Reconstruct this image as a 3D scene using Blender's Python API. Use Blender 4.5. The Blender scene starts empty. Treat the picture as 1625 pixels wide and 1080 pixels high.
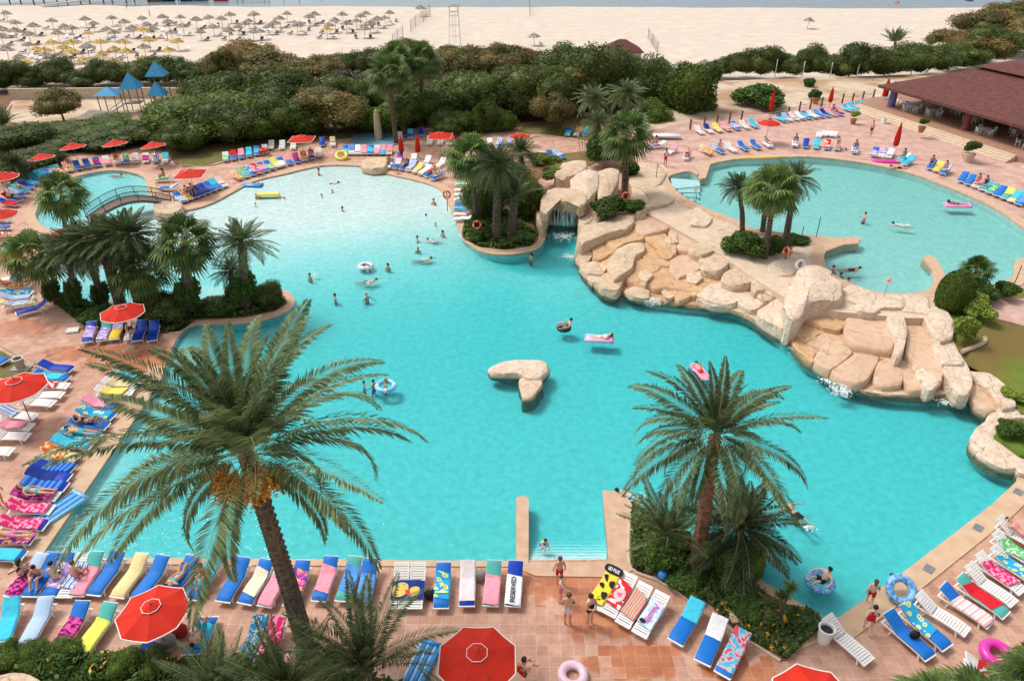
import bpy, bmesh, math, random
import numpy as np
from math import radians as R, sin, cos, pi, atan2, sqrt, tan
from mathutils import Vector, Matrix, noise
from mathutils.geometry import tessellate_polygon
random.seed(7)
scene = bpy.context.scene
COL = scene.collection

# ------------------------------------------------------------------ camera, sky, sun
F_PX, PITCH, CAM_H = 1147.0, R(31.1), 24.0
cam_data = bpy.data.cameras.new('camera'); cam = bpy.data.objects.new('camera', cam_data); COL.objects.link(cam)
cam_data.sensor_width = 36.0; cam_data.lens = F_PX/1625*36.0
cam_data.clip_start = 0.3; cam_data.clip_end = 6000
cam.location = (0, 0, CAM_H); cam.rotation_euler = (pi/2-PITCH, 0, 0)
scene.camera = cam
SUN_ELEV, SUN_AZ = R(57), R(-62)          # azimuth from +Y towards +X: sun stands high beyond the pool, to the left
world = bpy.data.worlds.new('World'); scene.world = world; world.use_nodes = True
wn = world.node_tree; wn.nodes.clear()
sky = wn.nodes.new('ShaderNodeTexSky'); sky.sky_type = 'NISHITA'; sky.sun_disc = False
sky.sun_elevation = SUN_ELEV; sky.sun_rotation = SUN_AZ; sky.air_density = 1.0; sky.dust_density = 4.0; sky.ozone_density = 1.0
hs = wn.nodes.new('ShaderNodeHueSaturation'); hs.inputs['Saturation'].default_value = 0.22
bg = wn.nodes.new('ShaderNodeBackground'); bg.inputs['Strength'].default_value = 0.15
wo = wn.nodes.new('ShaderNodeOutputWorld')
wn.links.new(sky.outputs[0], hs.inputs['Color']); wn.links.new(hs.outputs[0], bg.inputs['Color']); wn.links.new(bg.outputs[0], wo.inputs[0])
sd = bpy.data.lights.new('sun', 'SUN'); sd.energy = 1.4; sd.angle = R(13.0); sd.color = (1.0, 0.95, 0.87)
sun = bpy.data.objects.new('sun', sd); COL.objects.link(sun)
sdir = Vector((sin(SUN_AZ)*cos(SUN_ELEV), cos(SUN_AZ)*cos(SUN_ELEV), sin(SUN_ELEV)))
sun.rotation_euler = sdir.to_track_quat('Z', 'Y').to_euler(); sun.location = sdir*60
vs = scene.view_settings; scene.display_settings.display_device = 'sRGB'
vs.view_transform = 'Standard'; vs.look = 'None'; vs.gamma = 1.0; vs.exposure = 0.33; vs.use_curve_mapping = False
scene.cycles.max_bounces = 8; scene.cycles.transparent_max_bounces = 16; scene.cycles.use_denoising = True
scene.cycles.volume_bounces = 0

def G(px, py, z=0.0):
    """world point at height z seen at photo pixel (px, py) of the 1625 x 1080 photograph"""
    dx = (px-812.5)/F_PX; dy = -(py-540)/F_PX
    d = (dx, cos(PITCH)+dy*sin(PITCH), -sin(PITCH)+dy*cos(PITCH))
    t = (z-CAM_H)/d[2]
    return Vector((dx*t, d[1]*t, z))
def height_at(px, py, base):
    """height of the point above base that shows at pixel (px, py)"""
    dy = -(py-540)/F_PX
    ang = PITCH-math.atan(dy)
    return CAM_H-base.y*tan(ang)
def px_per_m(p):
    return F_PX/(p.y*cos(PITCH)+(CAM_H-p.z)*sin(PITCH))

# ------------------------------------------------------------------ materials
MATS = {}
def rgb(c): return (c[0], c[1], c[2], 1.0)
def new_mat(name):
    m = bpy.data.materials.new(name); m.use_nodes = True
    nt = m.node_tree; b = nt.nodes['Principled BSDF']
    return m, nt, b
def N(nt, t, **kw):
    n = nt.nodes.new(t)
    for k, v in kw.items():
        if k in n.inputs: n.inputs[k].default_value = v
        else: setattr(n, k, v)
    return n
def mat(name, col, rough=0.7, var=0.15, scale=3.0, bump=0.0, bscale=20.0, spec=0.3, metal=0.0, coord='Object', col2=None, detail=4.0, island=False):
    """a surface with a real colour that wanders a little, and a fine relief"""
    if name in MATS: return MATS[name]
    m, nt, b = new_mat(name); L = nt.links
    b.inputs['Roughness'].default_value = rough; b.inputs['Specular IOR Level'].default_value = spec; b.inputs['Metallic'].default_value = metal
    tc = N(nt, 'ShaderNodeTexCoord'); nz = N(nt, 'ShaderNodeTexNoise', Scale=scale, Detail=detail)
    L.new(tc.outputs[coord], nz.inputs['Vector'])
    rp = N(nt, 'ShaderNodeValToRGB'); rp.color_ramp.elements[0].position = .3; rp.color_ramp.elements[1].position = .7
    c2 = col2 or tuple(min(1, x*(1+var)) for x in col); c1 = tuple(x*(1-var) for x in col) if col2 is None else col
    rp.color_ramp.elements[0].color = rgb(c1); rp.color_ramp.elements[1].color = rgb(c2)
    L.new(nz.outputs['Fac'], rp.inputs['Fac']); out = rp.outputs['Color']
    if island:
        gi = N(nt, 'ShaderNodeNewGeometry'); mr = N(nt, 'ShaderNodeMapRange'); mr.inputs['To Min'].default_value = .55; mr.inputs['To Max'].default_value = 1.45
        L.new(gi.outputs['Random Per Island'], mr.inputs['Value'])
        mx = N(nt, 'ShaderNodeMix', data_type='RGBA', blend_type='MULTIPLY'); mx.inputs['Factor'].default_value = 1
        L.new(out, mx.inputs['A']); L.new(mr.outputs[0], mx.inputs['B']); out = mx.outputs['Result']
    L.new(out, b.inputs['Base Color'])
    if bump:
        n2 = N(nt, 'ShaderNodeTexNoise', Scale=bscale, Detail=5.0); L.new(tc.outputs[coord], n2.inputs['Vector'])
        bp = N(nt, 'ShaderNodeBump', Strength=bump, Distance=0.05); L.new(n2.outputs['Fac'], bp.inputs['Height']); L.new(bp.outputs[0], b.inputs['Normal'])
    MATS[name] = m
    return m

def leaf_mat(name, col, col2, rough=0.55, trans=0.25):
    m, nt, b = new_mat(name); L = nt.links
    gi = N(nt, 'ShaderNodeNewGeometry'); oi = N(nt, 'ShaderNodeObjectInfo')
    tc = N(nt, 'ShaderNodeTexCoord'); nz = N(nt, 'ShaderNodeTexNoise', Scale=1.3, Detail=2.0); L.new(tc.outputs['Object'], nz.inputs['Vector'])
    ad = N(nt, 'ShaderNodeMath', operation='ADD'); L.new(gi.outputs['Random Per Island'], ad.inputs[0]); L.new(nz.outputs['Fac'], ad.inputs[1])
    ml = N(nt, 'ShaderNodeMath', operation='MULTIPLY'); ml.inputs[1].default_value = .5; L.new(ad.outputs[0], ml.inputs[0])
    rp = N(nt, 'ShaderNodeValToRGB'); rp.color_ramp.elements[0].position = .2; rp.color_ramp.elements[1].position = .8
    rp.color_ramp.elements[0].color = rgb(col); rp.color_ramp.elements[1].color = rgb(col2)
    L.new(ml.outputs[0], rp.inputs['Fac']); 
    hv = N(nt, 'ShaderNodeHueSaturation'); mr = N(nt, 'ShaderNodeMapRange'); mr.inputs['To Min'].default_value = .8; mr.inputs['To Max'].default_value = 1.25
    L.new(oi.outputs['Random'], mr.inputs['Value']); L.new(mr.outputs[0], hv.inputs['Value']); L.new(rp.outputs[0], hv.inputs['Color'])
    L.new(hv.outputs[0], b.inputs['Base Color']); b.inputs['Roughness'].default_value = rough; b.inputs['Specular IOR Level'].default_value = .25
    if trans:
        tr = N(nt, 'ShaderNodeBsdfTranslucent'); L.new(hv.outputs[0], tr.inputs['Color'])
        mx = N(nt, 'ShaderNodeMixShader'); mx.inputs[0].default_value = trans
        L.new(b.outputs[0], mx.inputs[1]); L.new(tr.outputs[0], mx.inputs[2]); L.new(mx.outputs[0], nt.nodes['Material Output'].inputs[0])
    MATS[name] = m
    return m

M_DATE = leaf_mat('date_palm_leaf', (.035,.062,.024), (.25,.32,.14))
M_DATE2 = leaf_mat('date_palm_leaf_dark', (.03,.052,.022), (.15,.20,.085))
M_FAN = leaf_mat('fan_palm_leaf', (.05,.10,.03), (.20,.28,.07))
M_DEAD = leaf_mat('dry_palm_leaf', (.22,.16,.07), (.40,.31,.16))
M_PINE = leaf_mat('dark_hedge_leaf', (.034,.060,.012), (.15,.19,.042))
M_HEDGE = leaf_mat('green_hedge_leaf', (.035,.075,.010), (.16,.23,.032))
M_OLIVE = leaf_mat('olive_leaf', (.055,.062,.018), (.27,.24,.075))
M_RUST = leaf_mat('rusty_tamarisk_leaf', (.16,.10,.035), (.45,.24,.09))
M_BROWN = leaf_mat('brown_twig', (.055,.04,.03), (.14,.10,.075))
M_LIME = leaf_mat('lime_leaf', (.10,.16,.02), (.32,.40,.07))
M_IVY = leaf_mat('ivy_leaf', (.035,.075,.012), (.10,.17,.03))
M_COVER = leaf_mat('ground_cover_leaf', (.04,.08,.02), (.13,.19,.05))
M_GRASSB = leaf_mat('grass_blade', (.06,.12,.02), (.19,.25,.06))
M_ORANGE = mat('orange_flower', (.75,.24,.02), .5, col2=(.85,.55,.04), scale=2)
M_DATES = mat('orange_dates', (.55,.20,.02), .45, col2=(.75,.34,.03), scale=2, island=True)
M_TRUNK = mat('palm_trunk', (.065,.048,.034), .95, col2=(.20,.15,.105), scale=6, bump=.9, bscale=14)
M_TRUNK_RED = mat('palm_trunk_red', (.13,.06,.035), .95, col2=(.28,.15,.09), scale=6, bump=.9, bscale=14)
M_BARK = mat('bark', (.12,.09,.06), .95, bump=.5)
M_WHITE = mat('white_plastic', (.80,.80,.78), .38, var=.04, scale=5, spec=.45)
M_CAST = mat('white_painted_metal', (.74,.74,.72), .5, var=.05)
M_RED = mat('red_canvas', (.56,.028,.014), .75, var=.10, scale=1.4, bump=.12, bscale=3, spec=.15)
M_REDDARK = mat('red_canvas_faded', (.60,.07,.035), .8, var=.12, scale=1.4, bump=.12, bscale=3, spec=.15)
M_TRIM = mat('white_trim', (.78,.72,.66), .6, var=.04)
M_POLE = mat('wood_pole', (.25,.16,.10), .6)
M_STEEL = mat('grey_metal', (.30,.31,.32), .4, metal=.6)
M_IRON = mat('dark_iron', (.035,.035,.033), .5, metal=.3)
M_CONC = mat('concrete', (.38,.34,.29), .9, bump=.3)
M_THATCH = mat('grey_thatch', (.33,.28,.23), .95, var=.25, scale=9, bump=.8, bscale=25, island=True)
M_STRAW = mat('straw_thatch', (.55,.37,.13), .95, var=.2, scale=9, bump=.8, bscale=25, island=True)
M_SKIN = mat('tanned_skin', (.62,.35,.24), .55, var=.06)
M_SKIN2 = mat('brown_skin', (.44,.23,.14), .55, var=.06)
M_SKIN3 = mat('pale_skin', (.72,.48,.37), .55, var=.05)
M_HAIRD = mat('dark_hair', (.018,.013,.010), .5)
M_HAIRB = mat('brown_hair', (.11,.06,.03), .5)
M_HAIRG = mat('fair_hair', (.38,.27,.13), .5)
M_EYE = mat('eye_dark', (.02,.015,.012), .3)
M_LIP = mat('lip_red', (.45,.12,.10), .5)
C_MAT = {}
def solid(name, c, rough=.8):
    return mat(name, c, rough, var=.07, scale=4, bump=.15, bscale=30, spec=.2)
CUSH = {'B': ('blue', solid('cushion_blue', (.012,.16,.56), .5)), 'R': ('royal blue', solid('cushion_royal', (.008,.05,.42), .5)),
        'A': ('aqua', solid('cushion_aqua', (.05,.42,.62))), 'T': ('teal', solid('cushion_teal', (.09,.42,.38))),
        'Y': ('pale yellow', solid('cushion_yellow', (.76,.62,.30))), 'P': ('pale blue', solid('cushion_pale_blue', (.42,.56,.76))),
        'O': ('bright yellow', solid('cushion_bright_yellow', (.80,.58,.06))), 'L': ('light aqua', solid('cushion_light_aqua', (.36,.66,.72))),
        'W': ('white', None)}
def towel_mat(name, kind, c1, c2=(.8,.8,.8), c3=None, scale=6.0, thr=.35):
    """woven or printed cloth: the print belongs to the cloth (UV)"""
    if name in MATS: return MATS[name]
    m, nt, b = new_mat(name); L = nt.links
    b.inputs['Roughness'].default_value = .95; b.inputs['Specular IOR Level'].default_value = .1
    tc = N(nt, 'ShaderNodeTexCoord'); mp = N(nt, 'ShaderNodeMapping'); mp.inputs['Scale'].default_value = (2.0, .8, 1); L.new(tc.outputs['UV'], mp.inputs['Vector'])
    if kind == 'plain':
        nz = N(nt, 'ShaderNodeTexNoise', Scale=5.0, Detail=3.0); L.new(mp.outputs[0], nz.inputs['Vector']); fac = nz.outputs['Fac']
        stops = [(.35, c1), (.65, tuple(min(1, x*1.15) for x in c1))]; interp = 'LINEAR'
    elif kind in ('along', 'across'):
        sp = N(nt, 'ShaderNodeSeparateXYZ'); L.new(tc.outputs['UV'], sp.inputs[0])
        mu = N(nt, 'ShaderNodeMath', operation='MULTIPLY'); mu.inputs[1].default_value = scale; L.new(sp.outputs['Y' if kind == 'along' else 'X'], mu.inputs[0])
        fr = N(nt, 'ShaderNodeMath', operation='FRACT'); L.new(mu.outputs[0], fr.inputs[0]); fac = fr.outputs[0]
        stops = [(0, c1), (.34, c2), (.62, c3 or c1), (.84, c2)]; interp = 'CONSTANT'
    elif kind == 'spots':
        vo = N(nt, 'ShaderNodeTexVoronoi', Scale=scale); L.new(mp.outputs[0], vo.inputs['Vector']); fac = vo.outputs['Distance']
        stops = [(0, c3 or c2), (thr*.45, c2), (thr, c1)]; interp = 'CONSTANT'
    elif kind == 'blotch':
        nz = N(nt, 'ShaderNodeTexNoise', Scale=scale*.6, Detail=1.0); nz.inputs['Distortion'].default_value = .6; L.new(mp.outputs[0], nz.inputs['Vector']); fac = nz.outputs['Fac']
        stops = [(0, c2), (.44, c1), (.56, c3 or c1)]; interp = 'CONSTANT'
    elif kind == 'border':
        sp = N(nt, 'ShaderNodeSeparateXYZ'); L.new(tc.outputs['UV'], sp.inputs[0])
        a = N(nt, 'ShaderNodeMath', operation='SUBTRACT'); a.inputs[1].default_value = .5; L.new(sp.outputs['X'], a.inputs[0])
        ab = N(nt, 'ShaderNodeMath', operation='ABSOLUTE'); L.new(a.outputs[0], ab.inputs[0])
        fac = ab.outputs[0]; stops = [(0, c1), (.34, c2), (.38, c1), (.44, c2)]; interp = 'CONSTANT'
    rp = N(nt, 'ShaderNodeValToRGB'); cr = rp.color_ramp; cr.interpolation = interp
    cr.elements[0].position = stops[0][0]; cr.elements[0].color = rgb(stops[0][1])
    cr.elements[1].position = stops[1][0]; cr.elements[1].color = rgb(stops[1][1])
    for s in stops[2:]:
        e = cr.elements.new(s[0]); e.color = rgb(s[1])
    L.new(fac, rp.inputs['Fac'])
    L.new(rp.outputs['Color'], b.inputs['Base Color'])
    n2 = N(nt, 'ShaderNodeTexNoise', Scale=7.0, Detail=3.0); L.new(tc.outputs['UV'], n2.inputs['Vector'])
    bp = N(nt, 'ShaderNodeBump', Strength=.5, Distance=.04); L.new(n2.outputs['Fac'], bp.inputs['Height']); L.new(bp.outputs[0], b.inputs['Normal'])
    MATS[name] = m
    return m
TOWEL = {
 'pk': ('pink', towel_mat('towel_pink', 'plain', (.80,.30,.38))),
 'mg': ('dark-flowered magenta', towel_mat('towel_magenta', 'blotch', (.52,.04,.24), (.12,.01,.08), (.62,.10,.32), 8)),
 'hp': ('hot-pink', towel_mat('towel_hotpink', 'blotch', (.72,.05,.22), (.80,.35,.45), (.65,.03,.12), 9)),
 'rd': ('red', towel_mat('towel_red', 'plain', (.62,.02,.03))),
 'rw': ('white-blotched red', towel_mat('towel_redwhite', 'blotch', (.65,.03,.04), (.80,.76,.74), None, 5)),
 'wh': ('white', towel_mat('towel_white', 'plain', (.76,.76,.76))),
 'cr': ('flowered cream', towel_mat('towel_cream', 'spots', (.76,.70,.54), (.70,.52,.38), (.60,.30,.25), 11, .2)),
 'yl': ('yellow', towel_mat('towel_yellow', 'plain', (.80,.62,.12))),
 'li': ('lime yellow', towel_mat('towel_lime', 'plain', (.66,.72,.12))),
 'tn': ('tan', towel_mat('towel_tan', 'plain', (.62,.52,.28))),
 'or': ('orange patterned', towel_mat('towel_orange', 'blotch', (.80,.30,.05), (.80,.66,.40), (.65,.10,.03), 7)),
 'aq': ('aqua', towel_mat('towel_aqua', 'plain', (.06,.50,.66))),
 'ay': ('yellow-flowered aqua', towel_mat('towel_aqua_yellow', 'spots', (.03,.36,.66), (.78,.72,.25), (.05,.55,.60), 3.2, .42)),
 'nb': ('navy', towel_mat('towel_navy', 'plain', (.02,.04,.22))),
 'bl': ('light blue', towel_mat('towel_lightblue', 'plain', (.10,.30,.70))),
 'bs': ('blue striped', towel_mat('towel_bluestripe', 'across', (.02,.08,.42), (.05,.16,.62), (.10,.35,.62), 6)),
 'bw': ('white-striped blue', towel_mat('towel_bluewhite', 'along', (.08,.22,.60), (.76,.78,.80), (.30,.50,.75), 3)),
 'gr': ('green', towel_mat('towel_green', 'blotch', (.08,.45,.12), (.72,.76,.70), (.15,.55,.20), 7)),
 'pw': ('pink-striped white', towel_mat('towel_pinkwhite', 'across', (.80,.42,.45), (.80,.76,.74), (.78,.55,.52), 5)),
 'ml': ('multicoloured', towel_mat('towel_multi', 'along', (.70,.05,.08), (.80,.70,.50), (.10,.06,.08), 6)),
 'pf': ('pink-flowered white', towel_mat('towel_smallflowers', 'spots', (.74,.66,.68), (.70,.30,.36), (.35,.25,.40), 13, .2)),
 'pr': ('purple', towel_mat('towel_purple', 'blotch', (.42,.28,.62), (.76,.66,.76), None, 6)),
 'bp': ('orange-and-pink', towel_mat('towel_pinkorange', 'blotch', (.76,.16,.32), (.80,.45,.20), (.25,.05,.40), 6)),
 'by': ('yellow-patterned blue', towel_mat('towel_blueyellow', 'spots', (.03,.20,.45), (.72,.62,.15), (.05,.35,.30), 12, .38)),
 'gy': ('grey-and-blue', towel_mat('towel_greygraphic', 'blotch', (.45,.47,.50), (.08,.42,.62), (.60,.08,.16), 6)),
 'ye': ('black-printed yellow', towel_mat('towel_yellowblack', 'plain', (.74,.60,.06))),
 'ps': ('pastel blue', towel_mat('towel_pastel', 'blotch', (.42,.62,.82), (.60,.74,.86), (.72,.62,.78), 3)),
}

# ------------------------------------------------------------------ object helpers
def tag(o, label=None, cat=None, group=None, kind=None):
    if label: o['label'] = label
    if cat: o['category'] = cat
    if group: o['group'] = group
    if kind: o['kind'] = kind
    return o
def link(name, me, parent=None, loc=None):
    o = bpy.data.objects.new(name, me); COL.objects.link(o)
    if parent is not None: o.parent = parent
    if loc is not None: o.location = loc
    return o
def empty(name, loc, rz=0.0, label=None, cat=None, group=None, scale=None):
    o = bpy.data.objects.new(name, None); COL.objects.link(o); o.location = loc; o.rotation_euler = (0, 0, rz)
    o.empty_display_size = .3
    if scale is not None: o.scale = scale if hasattr(scale, '__len__') else (scale,)*3
    return tag(o, label, cat, group)
def children(o): return [c for c in bpy.data.objects if c.parent == o]
def copy_tree(o, kids=None):
    c = o.copy(); COL.objects.link(c)
    for ch in TREE.get(o.name, []):
        d = copy_tree(ch); d.parent = c
    return c
TREE = {}
def remember(o):
    """note the parts under o so that copies are quick"""
    ch = children(o); TREE[o.name] = ch
    for c in ch: remember(c)
    return o

class MB:
    """mesh builder"""
    def __init__(s): s.v = []; s.f = []; s.m = []; s.cur = 0
    def add(s, vs, fs):
        k = len(s.v); s.v += [tuple(v) for v in vs]; s.f += [tuple(i+k for i in f) for f in fs]; s.m += [s.cur]*len(fs)
    def box(s, c, d, rot=None):
        x, y, z = (a/2 for a in d); P = [Vector((i*x, j*y, k*z)) for k in (-1, 1) for j in (-1, 1) for i in (-1, 1)]
        if rot is not None: P = [rot @ p for p in P]
        s.add([p+Vector(c) for p in P], [(0,2,3,1),(4,5,7,6),(0,1,5,4),(2,6,7,3),(0,4,6,2),(1,3,7,5)])
    def bar(s, a, b, w, h=None, up=Vector((0,0,1))):
        a = Vector(a); b = Vector(b); d = b-a; L = d.length
        if L < 1e-6: return
        x = d/L; y = up.cross(x)
        if y.length < 1e-3: y = Vector((0,1,0)).cross(x)
        y.normalize(); z = x.cross(y); h = h or w
        P = []
        for e in (a, b):
            for (i, j) in ((-1,-1),(1,-1),(1,1),(-1,1)): P.append(e+y*(i*w/2)+z*(j*h/2))
        s.add(P, [(3,2,1,0),(4,5,6,7),(0,1,5,4),(1,2,6,5),(2,3,7,6),(3,0,4,7)])
    def tube(s, pts, rad, n=8, cap=True):
        pts = [Vector(p) for p in pts]; rs = rad if hasattr(rad, '__len__') else [rad]*len(pts)
        base = len(s.v); ref = Vector((0.13, 0.97, 0.2)); vs = []; fs = []
        for i, p in enumerate(pts):
            t = (pts[min(i+1, len(pts)-1)]-pts[max(i-1, 0)]).normalized()
            if abs(t.dot(ref)) > .95: ref = Vector((1, 0, .1))
            a = t.cross(ref).normalized(); b = t.cross(a)
            for k in range(n):
                th = 2*pi*k/n; vs.append(p+(a*cos(th)+b*sin(th))*rs[i])
        for i in range(len(pts)-1):
            for k in range(n):
                fs.append((i*n+k, i*n+(k+1) % n, (i+1)*n+(k+1) % n, (i+1)*n+k))
        if cap:
            fs.append(tuple(reversed(range(n)))); fs.append(tuple(range((len(pts)-1)*n, len(pts)*n)))
        s.add(vs, fs)
    def lathe(s, prof, n=16, c=(0,0,0), wob=None):
        vs = []; fs = []; c = Vector(c)
        for i, (r, z) in enumerate(prof):
            for k in range(n):
                th = 2*pi*k/n; rr = r*(wob(th, z) if wob else 1); vs.append(c+Vector((rr*cos(th), rr*sin(th), z)))
        for i in range(len(prof)-1):
            for k in range(n): fs.append((i*n+k, i*n+(k+1) % n, (i+1)*n+(k+1) % n, (i+1)*n+k))
        fs.append(tuple(reversed(range(n)))); fs.append(tuple(range((len(prof)-1)*n, len(prof)*n)))
        s.add(vs, fs)
    def ball(s, c, r, n=8, sc=(1,1,1)):
        prof = []; c = Vector(c); vs = []; fs = []; m = n//2
        for i in range(m+1):
            ph = pi*i/m
            for k in range(n):
                th = 2*pi*k/n; vs.append(c+Vector((sin(ph)*cos(th)*r*sc[0], sin(ph)*sin(th)*r*sc[1], cos(ph)*r*sc[2])))
        for i in range(m):
            for k in range(n): fs.append((i*n+k, (i+1)*n+k, (i+1)*n+(k+1) % n, i*n+(k+1) % n))
        s.add(vs, fs)
    def torus(s, c, R0, r, n=24, m=8, rot=None, sq=1.0):
        vs = []; fs = []; c = Vector(c)
        for i in range(n):
            a = 2*pi*i/n
            for j in range(m):
                b = 2*pi*j/m; p = Vector(((R0+r*cos(b))*cos(a), (R0+r*cos(b))*sin(a), r*sq*sin(b)))
                if rot is not None: p = rot @ p
                vs.append(p+c)
        for i in range(n):
            for j in range(m): fs.append((i*m+j, ((i+1) % n)*m+j, ((i+1) % n)*m+(j+1) % m, i*m+(j+1) % m))
        s.add(vs, fs)
    def mesh(s, name, mats, smooth=False):
        me = bpy.data.meshes.new(name); me.from_pydata(s.v, [], s.f)
        for m in (mats if isinstance(mats, (list, tuple)) else [mats]): me.materials.append(m)
        if any(s.m): me.polygons.foreach_set('material_index', s.m)
        if smooth: me.polygons.foreach_set('use_smooth', [True]*len(me.polygons))
        me.update(); return me
    def build(s, name, mats, parent=None, loc=None, smooth=False):
        return link(name, s.mesh(name, mats, smooth), parent, loc)
def np_mesh(name, V, Fc, mats, smooth=False, midx=None):
    me = bpy.data.meshes.new(name); V = np.asarray(V, dtype=np.float32).reshape(-1, 3); Fc = np.asarray(Fc, dtype=np.int32); k = Fc.shape[1]
    me.vertices.add(len(V)); me.vertices.foreach_set('co', V.ravel())
    me.loops.add(Fc.size); me.loops.foreach_set('vertex_index', Fc.ravel())
    me.polygons.add(len(Fc)); me.polygons.foreach_set('loop_start', np.arange(0, Fc.size, k, dtype=np.int32)); me.polygons.foreach_set('loop_total', np.full(len(Fc), k, dtype=np.int32))
    for m in (mats if isinstance(mats, (list, tuple)) else [mats]): me.materials.append(m)
    if midx is not None: me.polygons.foreach_set('material_index', np.asarray(midx, dtype=np.int32))
    if smooth: me.polygons.foreach_set('use_smooth', np.ones(len(Fc), dtype=bool))
    me.update(calc_edges=True); me.validate(); return me

def catmull(pts, n=6, closed=True):
    out = []; m = len(pts)
    for i in range(m if closed else m-1):
        if closed: p0, p1, p2, p3 = pts[(i-1) % m], pts[i], pts[(i+1) % m], pts[(i+2) % m]
        else: p0, p1, p2, p3 = pts[max(i-1,0)], pts[i], pts[i+1], pts[min(i+2,m-1)]
        for k in range(n):
            t = k/n
            out.append(tuple(.5*((2*b)+(-a+c)*t+(2*a-5*b+4*c-d)*t*t+(-a+3*b-3*c+d)*t**3) for a, b, c, d in zip(p0, p1, p2, p3)))
    if not closed: out.append(tuple(pts[-1]))
    return out
def sheet(name, poly, mats, z=None, holes=(), bottom=None, parent=None):
    """a flat polygon (with holes), given side walls down to bottom when asked"""
    loops = [[Vector((p[0], p[1], p[2] if z is None else z)) for p in poly]]+[[Vector((p[0], p[1], p[2] if z is None else z)) for p in h] for h in holes]
    tris = tessellate_polygon(loops); V = [v for l in loops for v in l]; fs = []
    for t in tris:
        a, b, c = (V[i] for i in t)
        n = (b-a).cross(c-a)
        if n.length < 1e-9: continue
        fs.append(tuple(t) if n.z > 0 else tuple(reversed(t)))
    mb = MB(); mb.add(V, fs)
    if bottom is not None:
        for l in loops:
            k = len(l); vs = l+[Vector((v.x, v.y, bottom)) for v in l]
            mb.add(vs, [(i, i+k, (i+1) % k+k, (i+1) % k) for i in range(k)])
    me = mb.mesh(name, mats)
    bm = bmesh.new(); bm.from_mesh(me); bmesh.ops.remove_doubles(bm, verts=bm.verts, dist=1e-4)
    bm.to_mesh(me); bm.free()
    o = link(name, me, parent)
    return o
def PX(pts, z=0.0, n=0):
    w = [tuple(G(x, y, z)) for x, y in pts]
    return catmull(w, n) if n else w
def ZP(x0, y0, s, pts): return [(x0+a*s, y0+b*s) for a, b in pts]
K4 = 420/1620.0
def pillow(mb, poly, z0, z1, seed=0, bulge=.07, rough=.10, dens=44, flat=.55):
    """a rock or flagstone: outline poly at the top rim, steep sides down to z0, a nearly flat creased top"""
    sp = catmull([(p[0], p[1], 0) for p in poly], 6); m = len(sp); n = len(poly)
    lin = []
    for i in range(n):
        for k in range(6): lin.append((poly[i][0]+(poly[(i+1) % n][0]-poly[i][0])*k/6, poly[i][1]+(poly[(i+1) % n][1]-poly[i][1])*k/6))
    sp = [((a_[0]*.55+b_[0]*.45), (a_[1]*.55+b_[1]*.45)) for a_, b_ in zip(sp, lin)]
    per = [0]
    for i in range(m): per.append(per[-1]+sqrt((sp[i][0]-sp[(i+1) % m][0])**2+(sp[i][1]-sp[(i+1) % m][1])**2))
    pts = []; j = 0
    for k in range(dens):
        t = per[-1]*k/dens
        while per[j+1] < t: j += 1
        u = (t-per[j])/max(1e-6, per[j+1]-per[j]); a = sp[j]; b = sp[(j+1) % m]; pts.append(Vector((a[0]+(b[0]-a[0])*u, a[1]+(b[1]-a[1])*u)))
    c = sum(pts, Vector((0, 0)))/dens; size = sum((p-c).length for p in pts)/dens
    h = z1-z0; e = min(.075*size+.04, h*.6, .17); off = Vector((seed*7.31, seed*3.17, seed*1.7))
    rings = [(1.04, z0), (1.035, z0+h*.4), (1.02, z1-e*1.3), (1.0-.12*e/size, z1-e*.45), (1-.6*e/size, z1-e*.05)]
    last = rings[-1][0]
    for f in (.88, .74, .58, .40, .20): rings.append((last*f, z1+bulge*h*.3*(1-f*f)))
    tilt = Vector((noise.noise(off), noise.noise(off+Vector((3, 0, 0)))))*.10*rough/.1
    vs = []
    for ri, (f, z) in enumerate(rings):
        for p in pts:
            q = c+(p-c)*f; v = Vector((q.x, q.y, z))
            cr = abs(noise.noise(v*.8+off)); cr2 = abs(noise.noise(v*2.1+off))
            d = -rough*1.6*max(0, .16-cr)/.16*.5+rough*.9*noise.noise(v*1.1+off)-rough*.5*max(0, .1-cr2)/.1
            if 0 < ri < 4:
                dd = (p-c); dd.normalize(); k_ = noise.noise(Vector((v.x*1.5, v.y*1.5, v.z*4))+off)*rough*1.6+(-rough*.6 if abs(noise.noise(Vector((v.x*.4, v.y*.4, v.z*6))+off)) < .08 else 0); v += Vector((dd.x, dd.y, 0))*k_
            if ri > 0: v.z += d*(flat if ri > 3 else .4)+(q-c).dot(tilt)*(1 if ri > 2 else .3)
            vs.append(v)
    vs.append(Vector((c.x, c.y, rings[-1][1]+noise.noise(Vector((c.x, c.y, 0))+off)*rough*.4)))
    fs = []
    for r in range(len(rings)-1):
        for k in range(dens): fs.append((r*dens+k, r*dens+(k+1) % dens, (r+1)*dens+(k+1) % dens, (r+1)*dens+k))
    r = (len(rings)-1)*dens; ce = len(vs)-1
    for k in range(dens): fs.append((r+k, r+(k+1) % dens, ce))
    area = sum(pts[i].x*pts[(i+1) % dens].y-pts[(i+1) % dens].x*pts[i].y for i in range(dens))
    if area < 0: fs = [tuple(reversed(f)) for f in fs]
    mb.add(vs, fs)
ORD = 'zeroth first second third fourth fifth sixth seventh eighth ninth tenth eleventh twelfth thirteenth fourteenth fifteenth sixteenth seventeenth eighteenth nineteenth twentieth'.split()
def ordn(i):
    if i <= 20: return ORD[i]
    t = {20: 'twenty', 30: 'thirty', 40: 'forty'}[i//10*10]; return t+'-'+ORD[i % 10] if i % 10 else {30: 'thirtieth', 40: 'fortieth'}[i]
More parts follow.
